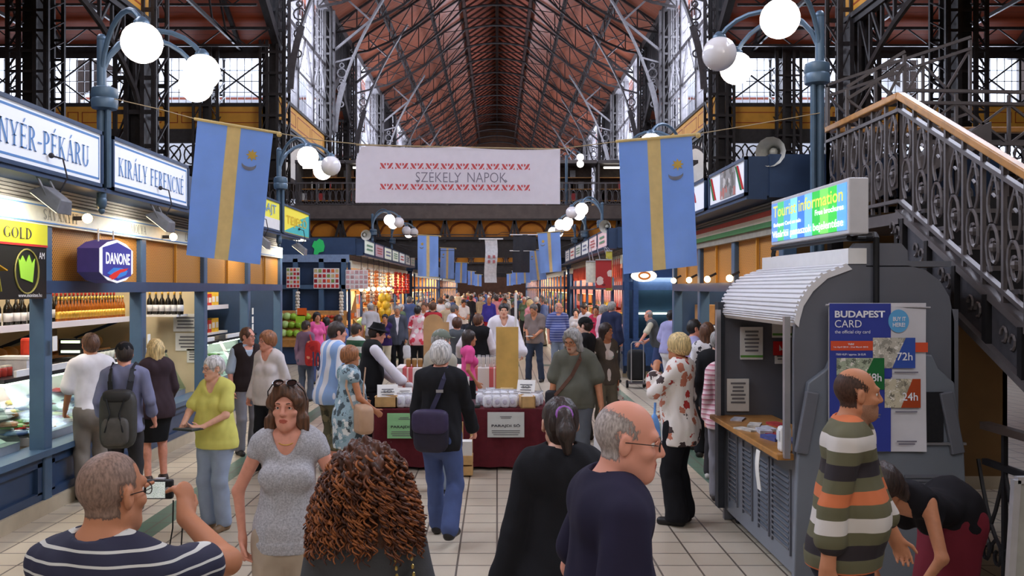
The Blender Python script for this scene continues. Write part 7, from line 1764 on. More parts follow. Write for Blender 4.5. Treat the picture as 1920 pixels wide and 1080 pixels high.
        if sleeve == 0:
            for Sh, sd in ((SL, -1), (SR, 1)): G.ell(Sh + rt * sd * .055 - upv * .02, (.035, .075, .085), M, .015, 's')
        pos, q = G.mesh(); o = npmesh(name, pos, q, m, t, S_)
        if collar:
            c_ = Field(NB - .16, NB + .16, min(cr, .008)); c_.cap(NB - upv * .005 + fw * .004, NB + upv * .028 + fw * .006, .068, .062, .01); c_.cap(NB - upv * .03, NB + upv * .15, .054, .054, .004, 's')
            c_.cut(upv, upv @ (NB + upv * .034)); c_.cut(-upv, -upv @ (NB - upv * .012)); c_.cap(NB + fw * .1 - upv * .03, NB + fw * .08 + upv * .05, .012, .03, .006, 's'); pos, q = c_.mesh()
            if len(q): npmesh('collar', pos, q, collar, t, S_)
        return o
    if legs.get('m'):
        G = Field(lo, hi, cr); kind = legs.get('kind', 'trousers'); inf = legs.get('inf', .012)
        G.cap((0, -.012, .90), (0, 0, 1.0), hw, hw * .93, .045, fr=v3(0, 1, 0), flat=.66, inf=inf)
        for sd in (-1, 1): G.ell((sd * .07, -.06, .9), (.09, .08, .1), k=.05, inf=inf)
        if kind == 'skirt':
            mid = (gL[1] + gR[1]) / 2; ln = legs.get('len', .5); G.cap((0, -.01, .93), v3(mid[0], mid[1], ln + .06), hw, .17, .05, fr=v3(0, 1, 0), flat=.75, inf=inf); G.warp(.006, 30, 1, 8); G.cut(v3(0, 0, -1), -ln)
        else:
            f1 = {'trousers': 1.99, 'shorts': 1.0, 'capri': 1.45}[kind]
            for g_ in (gL, gR): legp(G, g_, inf, f1=f1, loose=legs.get('loose', .022))
            G.warp(.004, 22, seed=len(label) % 5, fz=26); G.warp(.002, 50, seed=4, fz=44)
        G.cut(v3(0, 0, 1), 1.0); G.cut(v3(0, 0, -1), -.045 if kind == 'trousers' else 0)
        pos, q = G.mesh(); npmesh('skirt' if kind == 'skirt' else 'trousers' if kind == 'trousers' else 'shorts', pos, q, legs['m'], t, S_)
        if legs.get('belt'):
            MB().tube([((hw + .012) * math.cos(a) * S_, (hw * .68 + .012) * math.sin(a) * S_, .985 * S_) for a in np.linspace(0, 2 * PI, 25)[:-1]], .014 * S_, 6, closed=True).build('belt', mat('belt_leather', (70, 46, 34), rough=.5), t, smooth=True, rel=False)
    if top.get('m'):
        garment(top.get('name', 'shirt'), top['m'], top.get('inf', .012), top.get('sleeve', .55), top.get('hem', .9), top.get('neck', 'crew'), top.get('loose', .014), top.get('collar'), top.get('wr', .0035), open_=top.get('open', False))
    if vest: garment(vest.get('name', 'waistcoat'), vest['m'], max(.022, top.get('inf', .012) + .012), vest.get('sleeve', 0), vest.get('hem', .88), vest.get('neck', 'v'), vest.get('loose', .02), vest.get('collar'), open_=vest.get('open', False))
    if shoes:
        sm_ = shoes if not isinstance(shoes, tuple) else mat('shoe_%d_%d_%d' % shoes, shoes, rough=.5)
        for sd, G in ((-1, gL), (1, gR)):
            an = G[2]; b_ = an[2] - .085; F4 = Field(an + v3(-.11, -.14, -.12), an + v3(.11, .24, .06), max(cr, .008)); F4.cap(an + v3(0, -.035, -.045), an + v3(sd * .022, .15, -.055), .044, .04, .02); F4.cap(an + v3(0, -.01, -.05), an + v3(0, -.005, .0), .046, .045, .03)
            F4.cut(v3(0, 0, 1), an[2] + .012); F4.cut(v3(0, 0, -1), -max(b_, -.0)); pos, q = F4.mesh()
            if len(q): npmesh('shoe', pos, q, sm_, t, S_)
    t_info = dict(root=t, S=S_, aL=aL, aR=aR, hands=hm, NB=NB, HC=HC, hd=hd, T=T, fw=fw, rt=rt, up=upv, hw=hw, SL=SL, SR=SR, f=f)
    return t_info
def W_(info, p):
    """a point of a figure in world coordinates"""
    p = np.array(p) * info['S']; c, s_ = math.cos(-R(info['f'])), math.sin(-R(info['f'])); l = info['root'].location
    return Vector((l.x + p[0] * c - p[1] * s_, l.y + p[0] * s_ + p[1] * c, l.z + p[2]))
# ------------------------------------------------------------------ the people nearest the viewer
M_stripe = bands('navy_pinstripe', [(40, 40, 62), (206, 204, 196)], .034, 'Z', widths=[4, 1])
photog = person('man from behind in a navy pinstriped shirt raising a compact camera', 195, 2.4, 1.70, f=12, sk='tan', hair='cropped', hc='cropgrey', w=1.05, glasses=True, res=.0065, hy=14, hp=2,
    top=dict(m=M_stripe, sleeve=.6, neck='crew'), legs=dict(m=cloth('dark_blue_trousers', (50, 56, 80))), la=(-.21, .39, 1.46), ra=(.025, .375, 1.475), pole_l=(-.8, -.2, -1), pole_r=(1, -.1, -.5),
    lh=((.12, .42, .8), (.9, .25, -.1), .45), rh=((-.28, .4, .8), (-.85, .3, .05), .6))
woman = person('woman facing the viewer in a silver grey sleeveless top with sunglasses on her head', 541, 4.5, 1.655, f=177, sex='f', sk='rosy', hair='bob', hc='brown', res=.0065, hy=4,
    top=dict(m=mat('silver_knit', (176, 174, 178), rough=.8, noise=.28, ns=120), sleeve=.16, hem=.86, neck='v', loose=.004, inf=.014, wr=.004), legs=dict(m=cloth('beige_trousers', (178, 160, 140)), inf=.02), la=(-.24, .02, .93), ra=(.24, .02, .93), pole_l=(-1, -.4, 0), pole_r=(1, -.4, 0))
curly = person('woman from behind with long curly auburn hair and dark grey sweater', 688, 2.8, 1.63, f=-3, sex='f', hair='curly', hc='red', res=.0075, top=dict(m=cloth('dark_grey_sweater', (78, 78, 80), bump=.1), sleeve=1.98, hem=.85, wr=.004), legs=dict(m=cloth('black_trousers', (30, 30, 34))), la=(-.27, .02, .9), ra=(.27, .06, .92), w=1.05)
pony = person('woman from behind in a black jacket with ponytail and violet scrunchie', 1052, 3.85, 1.665, f=-6, sex='f', hair='pony', hc='dark', res=.0085, hp=6, top=dict(m=cloth('black_jacket', (32, 32, 36), bump=.1), sleeve=1.97, hem=.8, inf=.03, wr=.006, loose=.02, name='jacket'), legs=dict(m=cloth('black_trousers', (0, 0, 0))), la=(-.27, .02, .88), ra=(.25, .05, .9), w=1.1)
baldman = person('balding man in profile with glasses and a dark navy polo shirt', 1130, 2.75, 1.80, f=82, sk='rosy', hair='bald', hc='grey', glasses=True, res=.0065, w=1.12, hy=14, hp=6, lean=4, top=dict(m=cloth('dark_navy_polo', (38, 34, 54)), sleeve=.7, neck='v', collar=cloth('dark_navy_polo', (0, 0, 0)), inf=.02), legs=dict(m=cloth('charcoal_trousers', (46, 46, 52))), la=(-.27, .1, .95), ra=(.27, .08, .93))
STR = [(96, 92, 66), (206, 198, 190), (96, 92, 66), (206, 112, 66), (96, 92, 66), (40, 32, 36)]
striped = person('balding man in a broad striped olive, white and orange sweater', 1586, 4.1, 1.775, f=116, sk='tan', hair='bald', hc='dark', beard='salt', res=.007, w=1.24, hy=-24, lean=3, top=dict(m=bands('broad_stripes', STR, .36, 'Z', widths=[1.1, 1.2, 1.1, 1.1, 1.1, 1.3], offset=.2), sleeve=1.55, hem=.86, neck='v', inf=.02, name='sweater'), legs=dict(m=cloth('dark_denim', (44, 48, 62))), la=(-.27, .2, .92), ra=(.27, -.06, .86), rf=(0, .1, 0), lf=(0, -.12, .01))
bend = person('stooping person in a black top and dark red skirt behind the striped man', 1782, 4.9, 1.66, f=238, sex='f', sk='tan', hair='long', hc='dark', res=.01, lean=74, hp=25, top=dict(m=cloth('black_top', (24, 22, 26)), sleeve=0, hem=.84, neck='deep'), legs=dict(m=cloth('dark_red_skirt', (110, 34, 46)), kind='skirt', len=.4), la=(-.12, .5, .62), ra=(.2, .42, .6), pole_l=(-1, .2, .2), pole_r=(1, -.2, .2), shoes=(30, 30, 30))
yellow = person('elderly woman with white hair in a yellow polo shirt holding a dark folder', 405, 7.85, 1.54, f=205, sex='f', sk='fair', hair='short', hc='silver', glasses=True, res=.0095, w=1.3, hy=18, hp=4, top=dict(m=cloth('yellow_polo', (216, 210, 112)), sleeve=.7, hem=.83, neck='v', collar=cloth('yellow_polo', (0, 0, 0)), inf=.02), legs=dict(m=cloth('pale_blue_jeans', (146, 158, 178)), inf=.02), la=(-.1, .3, 1.08), ra=(.13, .34, 1.06), pole_l=(-1, -.6, -.3), pole_r=(1, -.6, -.3), shoes=(120, 96, 70), lh=((.6, .6, .1), (0, .2, 1), .3), rh=((-.7, .5, .1), (0, 0, 1), .4))
jacket = person('grey haired man in a black jacket and blue jeans walking to the salt table', 826, 7.55, 1.68, f=12, sk='rosy', hair='thick', hc='silver', res=.0095, w=1.0, top=dict(m=cloth('black_blouson', (34, 34, 38)), sleeve=1.97, hem=.8, inf=.024, loose=.014, wr=.006, name='jacket', collar=cloth('black_blouson', (0, 0, 0))), legs=dict(m=cloth('blue_jeans', (74, 88, 130)), inf=.018), lf=(.02, .18, .0), rf=(.06, -.26, .08), la=(-.26, .1, .9), ra=(.24, .24, .96), shoes=(34, 32, 32))
floral = person('blond woman in a white blouse printed with red and dark flowers', 1274, 8.05, 1.72, f=300, sex='f', sk='tan', hair='thick', hc='blond', res=.0095, w=1.1, hy=15, top=dict(m=blotch('flower_print', (236, 228, 222), [(176, 50, 46), (66, 50, 50), (196, 120, 96), (230, 224, 216)], 11, .4), sleeve=1.6, hem=.74, inf=.028, loose=.03, wr=.005, name='blouse'), legs=dict(m=cloth('black_slacks', (26, 26, 30)), inf=.03, loose=.04), la=(-.08, .2, 1.42), ra=(.2, .16, 1.0), pole_l=(-.6, .3, -1), shoes=(30, 28, 28))
M_slacks = cloth('taupe_slacks', (124, 116, 108)); 
whitepolo = person('man in a white polo shirt and grey trousers leaning to the left stall counter', 174, 8.95, 1.68, f=318, sk='tan', hair='short', hc='brown', res=.011, w=1.0, lean=6, top=dict(m=cloth('white_polo', (232, 228, 232)), sleeve=.8, hem=.97, collar=cloth('grey_collar', (140, 140, 150)), inf=.02, loose=.03), legs=dict(m=M_slacks, belt=True, inf=.02), la=(-.2, .25, .95), ra=(.24, .2, 1.0), shoes=(50, 46, 44))
backp = person('man in a black cap and blue grey shirt with a backpack', 234, 8.4, 1.625, f=352, sk='rosy', hair='short', hc='dark', hat=('cap', (26, 26, 30)), res=.011, w=1.0, hy=-20, top=dict(m=cloth('blue_grey_shirt', (126, 128, 158)), sleeve=1.6, hem=.84, inf=.016, loose=.014, wr=.006, collar=cloth('blue_grey_shirt', (0, 0, 0))), legs=dict(m=cloth('dark_trousers', (56, 54, 56))), la=(-.25, .1, .95), ra=(.26, .12, .95), shoes=(96, 90, 84))
blonde = person('blond woman in a dark plum hooded jacket and black skirt at the left stall', 292, 9.75, 1.57, f=320, sex='f', sk='rosy', hair='bob', hc='blond', res=.011, w=1.15, top=dict(m=cloth('plum_jacket', (62, 48, 54)), sleeve=1.97, hem=.8, inf=.03, name='jacket', loose=.02, collar=cloth('pale_hood', (206, 204, 210))), legs=dict(m=cloth('black_skirt', (28, 28, 30)), kind='skirt', len=.5), shoes=(60, 46, 40), la=(-.2, .22, 1.0), ra=(.22, .2, 1.0))
vestman = person('man in a dark brown knitted vest over a pale shirt beside the blue post', 462, 11.4, 1.63, f=140, sk='rosy', hair='thin', hc='brown', glasses=True, res=.012, hy=-30, top=dict(m=cloth('pale_blue_shirt', (176, 190, 206)), sleeve=.9, hem=.9, collar=cloth('pale_blue_shirt', (0, 0, 0))), vest=dict(m=cloth('dark_brown_knit', (46, 36, 36)), name='knitted_vest'), legs=dict(m=cloth('grey_slacks', (126, 124, 130))))
sweater = person('woman with short auburn hair in a white sweater and black trousers', 504, 10.4, 1.63, f=200, sex='f', sk='rosy', hair='thick', hc='ginger', glasses=True, res=.011, w=1.15, hy=28, top=dict(m=cloth('white_sweater', (216, 206, 202), bump=.1), sleeve=1.97, hem=.83, neck='v', inf=.02, name='sweater'), legs=dict(m=cloth('black_slacks', (0, 0, 0))), ra=(.24, .06, .93), la=(-.24, .04, .93))
jersey = person('dark haired man in a sky blue and white striped football jersey', 618, 10.3, 1.75, f=52, sk='rosy', hair='short', hc='dark', res=.011, hy=14, lean=8, top=dict(m=bands('jersey_stripes', [(146, 178, 226), (232, 232, 240)], .15, 'X', widths=[1.4, 1], offset=.2), sleeve=1.7, hem=.8, inf=.024, loose=.03, wr=.006, name='football_jersey'), legs=dict(m=blotch('camouflage', (96, 92, 70), [(60, 60, 44), (128, 120, 92)], 12, .5), kind='capri', inf=.014), la=(-.2, .2, .98), ra=(.22, .2, .98), shoes=(150, 146, 140))
bagwoman = person('older woman with cropped auburn hair in a sleeveless blue floral dress', 655, 9.25, 1.53, f=62, sex='f', sk='tan', hair='thick', hc='ginger', res=.011, w=1.35, top=dict(m=blotch('dress_print', (150, 176, 190), [(226, 230, 232), (70, 84, 92), (120, 150, 160)], 15, .5), sleeve=.1, hem=.55, inf=.028, wr=.006, name='dress'), la=(-.2, .2, 1.08), ra=(.22, .24, 1.0), shoes=(90, 70, 56))
vendor = person('vendor in a black hat and black waistcoat with white sleeves behind the salt table', 690, 11.1, 1.70, f=75, sk='rosy', hair='short', hc='dark', hat=('hat', (24, 24, 26)), res=.012, w=1.1, lean=8, hp=10, top=dict(m=cloth('white_shirt', (230, 226, 234)), sleeve=1.97, hem=.95, collar=cloth('white_shirt', (0, 0, 0)), loose=.03, inf=.02), vest=dict(m=cloth('black_waistcoat', (24, 24, 26))), legs=dict(m=cloth('black_slacks', (0, 0, 0)), inf=.02), ra=(.2, .42, 1.0), la=(-.16, .36, 1.02), pole_r=(1, -.6, -.6))
greycap = person('man in a grey green cap and beige jacket hidden behind the man in black', 826, 9.3, 1.70, f=50, sk='rosy', hair='short', hc='grey', hat=('cap', (120, 128, 116)), res=.012, w=1.15, top=dict(m=cloth('beige_jacket', (176, 170, 156)), sleeve=1.97, hem=.78, inf=.03, name='jacket', loose=.02, collar=cloth('beige_jacket', (0, 0, 0))), legs=dict(m=cloth('pale_jeans', (130, 142, 160))), beard='grey')
pinkgirl = person('dark haired woman in profile in a pink T-shirt behind the salt table', 878, 12.3, 1.55, f=78, sex='f', sk='tan', hair='long', hc='dark', res=.012, top=dict(m=cloth('pink_tee', (226, 86, 150)), sleeve=.5, hem=.9), legs=dict(m=cloth('black_skirt', (0, 0, 0))), ra=(.2, .1, .95))
whiteshirt = person('black haired vendor in a loose white shirt facing the viewer', 944, 16.0, 1.86, f=176, sk='fair', hair='short', hc='black', res=.012, top=dict(m=cloth('loose_white_shirt', (236, 232, 240)), sleeve=1.9, hem=.75, inf=.04, loose=.05, neck='v', collar=cloth('loose_white_shirt', (0, 0, 0)), wr=.007), legs=dict(m=cloth('dark_trousers', (0, 0, 0))), la=(-.3, .1, .9), ra=(.26, .2, 1.0))
vest2 = person('man from behind in a black waistcoat with white sleeves at the striped table', 896, 15.0, 1.70, f=8, sk='rosy', hair='short', hc='brown', res=.013, hy=20, top=dict(m=cloth('white_shirt', (0, 0, 0)), sleeve=1.97, hem=.95, collar=cloth('white_shirt', (0, 0, 0)), loose=.04, inf=.03), vest=dict(m=cloth('black_waistcoat', (0, 0, 0)), neck='none'), legs=dict(m=cloth('cream_trousers', (206, 196, 170))), la=(-.32, .1, 1.05), ra=(.26, .2, 1.0))
vest3 = person('person from behind in a dark grey waistcoat left of the black waistcoat', 857, 15.5, 1.62, f=-8, sk='rosy', hair='thick', hc='red', res=.014, top=dict(m=cloth('white_shirt', (0, 0, 0)), sleeve=1.9, hem=.95, collar=cloth('white_shirt', (0, 0, 0)), loose=.03), vest=dict(m=cloth('grey_waistcoat', (88, 94, 100)), neck='none'), legs=dict(m=cloth('red_skirt', (176, 40, 44)), kind='skirt', len=.35))
greypolo = person('man in a grey brown polo shirt and jeans reading a leaflet', 1003, 20.2, 1.79, f=200, sk='tan', hair='short', hc='salt', res=.013, w=1.1, hp=16, hy=12, top=dict(m=cloth('taupe_polo', (128, 114, 110)), sleeve=.7, hem=.86, neck='v', inf=.02), legs=dict(m=cloth('dark_jeans', (52, 60, 78))), la=(-.1, .28, 1.05), ra=(.1, .26, 1.02), lf=(-.06, 0, 0), rf=(.06, 0, 0))
bluestripe = person('bald man in a blue polo shirt with fine white stripes and pale jeans', 1046, 21, 1.80, f=170, sk='rosy', hair='bald', hc='grey', glasses=True, res=.013, w=1.15, hy=-40, top=dict(m=bands('fine_blue_stripes', [(72, 84, 146), (146, 154, 196)], .06, 'Z', widths=[2, 1]), sleeve=.8, hem=.84, inf=.02, collar=cloth('dusk_blue', (72, 84, 146))), legs=dict(m=cloth('pale_jeans', (0, 0, 0))))
greytee = person('grey haired man with glasses in a grey green T-shirt and shoulder strap', 1078, 9.5, 1.71, f=196, sk='tan', hair='bob', hc='grey', glasses=True, beard='silver', res=.0105, w=1.25, hp=16, hy=16, top=dict(m=cloth('grey_green_tee', (98, 98, 88)), sleeve=.75, hem=.88, inf=.02, loose=.03), legs=dict(m=cloth('slate_shorts', (92, 96, 104)), kind='capri', belt=True, inf=.02), la=(-.3, .05, .92), ra=(.27, .06, .9))
backcap = person('young man in black with a reversed black cap behind the grey haired man', 1098, 12.4, 1.73, f=295, sk='pale', hair='short', hc='dark', hat=('backcap', (26, 28, 28)), res=.013, top=dict(m=cloth('black_tee', (28, 28, 32)), sleeve=1.9, hem=.85, inf=.02), legs=dict(m=cloth('dark_trousers', (0, 0, 0))))
jackwoman = person('woman with wavy brown hair in a printed white T-shirt and open brown jacket', 1134, 12.6, 1.64, f=158, sex='f', sk='tan', hair='long', hc='dark', glasses=True, res=.012, hy=-30, top=dict(m=blotch('tee_print', (232, 222, 216), [(206, 110, 130), (232, 222, 216), (120, 170, 150)], 10, .3), sleeve=.4, hem=.86), vest=dict(m=cloth('brown_jacket', (92, 84, 76)), sleeve=1.95, open=True, name='jacket', hem=.82), legs=dict(m=cloth('khaki_shorts', (110, 104, 90)), kind='capri', inf=.025))
trolleyman = person('bald man in a grey vest bending and pulling a black shopping trolley', 1236, 19.2, 1.70, f=285, sk='rosy', hair='bald', hc='grey', res=.013, w=1.1, lean=22, hy=20, top=dict(m=cloth('cream_shirt', (206, 200, 176)), sleeve=.8, hem=.9), vest=dict(m=cloth('charcoal_vest', (88, 90, 92)), open=True, name='vest'), legs=dict(m=cloth('blue_jeans', (0, 0, 0))), la=(-.5, .42, .96), ra=(.2, .3, 1.0), rf=(.02, -.2, 0), lf=(0, .15, 0))
lavender = person('dark haired man in a lavender short sleeved shirt and white trousers', 1255, 17.5, 1.70, f=50, sk='tan', hair='short', hc='black', res=.013, hy=16, lean=6, w=1.15, top=dict(m=cloth('lavender_shirt', (166, 164, 206)), sleeve=.9, hem=.88, inf=.024, loose=.03), legs=dict(m=cloth('white_trousers', (220, 218, 222))), ra=(.3, .06, .95))
darkglasses = person('dark haired man with glasses in a lavender shirt in profile behind the blond woman', 1302, 11.8, 1.72, f=95, sk='rosy', hair='thin', hc='black', glasses=True, res=.012, top=dict(m=cloth('lavender_shirt', (0, 0, 0)), sleeve=.9, hem=.86, collar=cloth('lavender_shirt', (0, 0, 0))), legs=dict(m=cloth('grey_slacks', (0, 0, 0))))
longhair = person('woman with very long brown hair in a black and white print blouse', 1326, 11.2, 1.70, f=15, sex='f', sk='tan', hair='long', hc='brown', res=.012, top=dict(m=blotch('bw_print', (226, 224, 226), [(40, 36, 44), (40, 36, 44)], 16, .38), sleeve=1.5, hem=.82, loose=.03), legs=dict(m=cloth('black_slacks', (0, 0, 0))))
blackcoat = person('person in a black coat partly hidden by the kiosk', 1346, 9.9, 1.66, f=30, sex='m', hair='short', hc='grey', res=.013, top=dict(m=cloth('black_coat', (24, 24, 26)), sleeve=1.97, hem=.7, inf=.03, name='coat'), legs=dict(m=cloth('dark_trousers', (0, 0, 0))), shoes=(200, 196, 190))
plaid = person('person in a pink checked shirt at the edge of the kiosk', 1359, 8.9, 1.6, f=10, sex='f', hair='short', hc='grey', res=.013, top=dict(m=bands('pink_check', [(226, 190, 196), (196, 120, 136), (236, 214, 216)], .05, 'Z'), sleeve=1.9, hem=.8, inf=.024), legs=dict(m=cloth('grey_slacks', (0, 0, 0))))
suit = person('man in a grey suit jacket and white shirt facing the viewer beside the fruit stall', 745, 22, 1.70, f=175, sk='tan', hair='short', hc='grey', res=.014, top=dict(m=cloth('white_shirt', (0, 0, 0)), sleeve=0, hem=.9), vest=dict(m=cloth('grey_suit', (78, 82, 94)), sleeve=1.95, open=True, name='suit_jacket', hem=.75), legs=dict(m=cloth('black_slacks', (0, 0, 0))))
purple = person('short dark haired woman in a violet sweater with folded arms and cream trousers', 722, 21.6, 1.50, f=180, sex='f', sk='tan', hair='short', hc='black', res=.014, w=1.1, top=dict(m=cloth('violet_sweater', (56, 40, 92)), sleeve=1.9, hem=.86, neck='v'), legs=dict(m=cloth('cream_trousers', (0, 0, 0))), la=(.1, .2, 1.15), ra=(-.1, .22, 1.13))
oldcap = person('man in a cream cap and pale grey shirt bending over the fruit stand', 697, 24.0, 1.74, f=335, sk='rosy', hair='short', hc='grey', hat=('cap', (206, 202, 190)), res=.015, lean=12, top=dict(m=cloth('pale_grey_shirt', (186, 182, 184)), sleeve=.8, hem=.85), legs=dict(m=M_slacks))
pinkfruit = person('black haired young woman in a pink top at the fruit stall looking back', 594, 19.8, 1.60, f=150, sex='f', sk='tan', hair='long', hc='black', res=.013, top=dict(m=cloth('rose_top', (230, 100, 160)), sleeve=.6, hem=.85), legs=dict(m=cloth('blue_jeans', (0, 0, 0))))
pink2 = person('person in a rose T-shirt standing just behind the pink topped young woman', 612, 20.8, 1.45, f=20, sex='f', sk='tan', hair='long', hc='black', res=.015, top=dict(m=cloth('rose_tee', (220, 84, 140)), sleeve=.6, hem=.85), legs=dict(m=cloth('blue_jeans', (0, 0, 0))))
mauve = person('woman from behind in a mauve cardigan with a red patterned bag', 573, 16.7, 1.52, f=8, sex='f', sk='tan', hair='short', hc='dark', res=.013, hy=30, top=dict(m=cloth('mauve_cardigan', (132, 104, 128)), sleeve=1.9, hem=.8, name='cardigan'), legs=dict(m=cloth('slate_jeans', (74, 82, 100))))
bluepack = person('dark haired person in a blue shirt with straps behind the football jersey', 634, 17.0, 1.62, f=15, sk='tan', hair='short', hc='dark', res=.014, top=dict(m=cloth('mid_blue_shirt', (100, 120, 176)), sleeve=1.2, hem=.85), legs=dict(m=cloth('dark_trousers', (0, 0, 0))))
greenwhite = person('person in a green and white banded jacket behind the vendor with the hat', 668, 14.4, 1.56, f=40, sk='tan', hair='short', hc='dark', res=.014, top=dict(m=bands('green_white_bands', [(50, 92, 70), (226, 226, 222)], .2, 'Z'), sleeve=1.9, hem=.8, name='jacket'), legs=dict(m=cloth('olive_trousers', (110, 112, 70))))
redfloral = person('dark haired woman from behind in a red and white flowered shirt', 783, 21.0, 1.72, f=5, sex='f', sk='tan', hair='short', hc='black', res=.015, top=dict(m=blotch('red_flowers', (226, 170, 180), [(206, 50, 70), (236, 226, 226), (206, 50, 70)], 9, .5), sleeve=.7, hem=.8), legs=dict(m=cloth('black_slacks', (0, 0, 0))))
redstripe = person('man from behind in a red and black banded shirt', 812, 22.5, 1.78, f=15, sk='tan', hair='short', hc='brown', res=.015, top=dict(m=bands('red_black', [(176, 30, 40), (176, 30, 40), (40, 24, 30)], .2, 'Z'), sleeve=1.3, hem=.85), legs=dict(m=cloth('dark_jeans', (0, 0, 0))))
bender = person('man in a white shirt leaning forward beside the red banded shirt', 836, 22, 1.76, f=70, sk='tan', hair='short', hc='salt', res=.015, lean=22, top=dict(m=cloth('white_shirt', (0, 0, 0)), sleeve=1.2, hem=.88), legs=dict(m=cloth('dark_jeans', (0, 0, 0))))
navyj = person('grey haired man in a navy blouson beside the butcher stall', 1147, 20.0, 1.83, f=40, sk='rosy', hair='short', hc='grey', res=.014, w=1.15, top=dict(m=cloth('navy_blouson', (44, 50, 78)), sleeve=1.95, hem=.82, inf=.03, name='jacket'), legs=dict(m=cloth('dark_trousers', (0, 0, 0))))
pinkjk = person('grey haired woman in a pale pink cardigan left of the navy blouson', 1131, 20.8, 1.74, f=60, sex='f', sk='rosy', hair='thick', hc='grey', res=.015, top=dict(m=cloth('pale_pink', (226, 186, 200)), sleeve=1.9, hem=.8), legs=dict(m=cloth('dark_trousers', (0, 0, 0))))
redtop = person('dark haired woman in a crimson top holding a red carrier', 1118, 21.6, 1.72, f=200, sex='f', sk='tan', hair='short', hc='black', res=.015, top=dict(m=cloth('crimson_top', (200, 56, 86)), sleeve=.8, hem=.85), legs=dict(m=cloth('dark_trousers', (0, 0, 0))))
whitetee = person('man in a white T-shirt looking down beside the right stalls', 1098, 22.6, 1.76, f=230, sk='tan', hair='short', hc='dark', res=.015, hp=18, top=dict(m=cloth('white_tee', (222, 216, 216)), sleeve=.6, hem=.86), legs=dict(m=cloth('grey_slacks', (0, 0, 0))), la=(-.1, .26, 1.08), ra=(.1, .26, 1.08))
curlyfar = person('woman with dark curly hair in a white top among the shoppers on the right', 1080, 23.5, 1.60, f=190, sex='f', sk='fair', hair='long', hc='black', res=.015, top=dict(m=cloth('white_tee', (0, 0, 0)), sleeve=.8, hem=.86), legs=dict(m=cloth('dark_trousers', (0, 0, 0))))
violetfar = person('man in a violet blue sweater facing the viewer far down the aisle', 917, 33, 1.80, f=180, sk='tan', hair='bald', hc='grey', res=.018, w=1.1, top=dict(m=cloth('violet_blue', (64, 58, 150)), sleeve=1.9, hem=.85), legs=dict(m=cloth('red_trousers', (150, 30, 40))))
# ------------------------------------------------------------------ what they carry and wear
def strap(info, pts, m, w=.035, name='strap', parent=None, th=.006):
    mb = MB(); q = [W_(info, p) for p in pts]
    c = W_(info, (0, 0, 1.2))
    for a, b in zip(q[:-1], q[1:]):
        o = (a + b) / 2 - c; mb.bar(a - (b - a) * .04, b + (b - a) * .04, w, th, up=(o.x, o.y, 0))
    return mb.build(name, m, parent)
def bag(info, label, name, c, dims, m, e=.45, top=1.0, straps=(), sm=None, extra=None, cat='bag', sw=.03):
    w = W_(info, c); t = thing(name, label, cat, w); M = Matrix.Rotation(-R(info['f']), 3, 'Z')
    MB().pillow(w, *dims, e, M=M, top=top).build('body', m, t, smooth=True)
    for s_ in straps: strap(info, s_, sm or m, w=sw, parent=t)
    if extra: extra(t, w, M)
    return t
M_bk = mat('bag_black', (34, 32, 38), rough=.6); M_tan = mat('bag_tan', (186, 150, 122), rough=.5, noise=.06)
c = P(298, 917, 2.87)
t = thing('compact_camera', 'small black compact camera with lit screen held up by the man in pinstripes', 'camera', c)
MB().box(c.x - .046, c.x + .046, c.y - .012, c.y + .012, c.z - .031, c.z + .031).build('body', M_black, t, bevel=.005)
a, b = P(274, 904, 2.855), P(309, 934, 2.855); MB().box(a.x, b.x, c.y - .0145, c.y - .012, b.z, a.z).build('screen', blotch('screen_picture', (206, 210, 206), [(120, 140, 120), (236, 240, 240), (150, 160, 170)], 90, .5), t)
MATS['screen_picture'].node_tree.nodes['Principled BSDF'].inputs['Emission Color'].default_value = (.7, .8, .72, 1); MATS['screen_picture'].node_tree.nodes['Principled BSDF'].inputs['Emission Strength'].default_value = .35
dl = MB().lathe([(.009, -.002), (.01, 0), (.004, .001)], 12).build('dial', M_alu, t, rel=False); dl.location = (.034, -.013, 0); dl.rotation_euler = (PI / 2, 0, 0)
MB().box(c.x - .01, c.x + .02, c.y - .01, c.y + .01, c.z + .031, c.z + .036).build('shutter_button', M_alu, t)
MB().tube([P(x, y, 2.86) for x, y in ((325, 938), (324, 990), (318, 1025), (326, 1047), (340, 1025), (342, 990), (334, 955))], .0025, 5).build('wrist_strap', M_black, t)
# sunglasses and necklace of the woman facing the viewer
hd = woman['hd']; S_ = woman['S']; mb = MB()
for sd in (-1, 1): mb.add([tuple(np.array(hd(sd * .036 + .026 * math.cos(q), .06 - .026 * math.sin(q), .14 + .012 * math.sin(q))) * S_) for q in np.linspace(0, 2 * PI, 13)[:-1]], [tuple(range(12))]); mb.tube([hd(sd * .063, .055, .135) * S_, hd(sd * .098, .03, .09) * S_, hd(sd * .105, .0, .04) * S_], .003, 5)
for sd in (-1, 1): mb.tube([tuple(np.array(hd(sd * .036 + .027 * math.cos(q), .061 - .027 * math.sin(q), .14 + .013 * math.sin(q))) * S_) for q in np.linspace(0, 2 * PI, 13)[:-1]], .003, 5, closed=True)
mb.build('sunglasses', mat('sunglasses_black', (22, 20, 20), rough=.1, noise=0), woman['root'], rel=False)
T = woman['T']; MB().tube([T(.058 * math.cos(q), .03 + .06 * -math.sin(q), 1.475 - .035 * -math.sin(q)) * S_ for q in np.linspace(-.1, -PI + .1, 12)], .0025, 5).build('necklace', M_gold, woman['root'], rel=False)
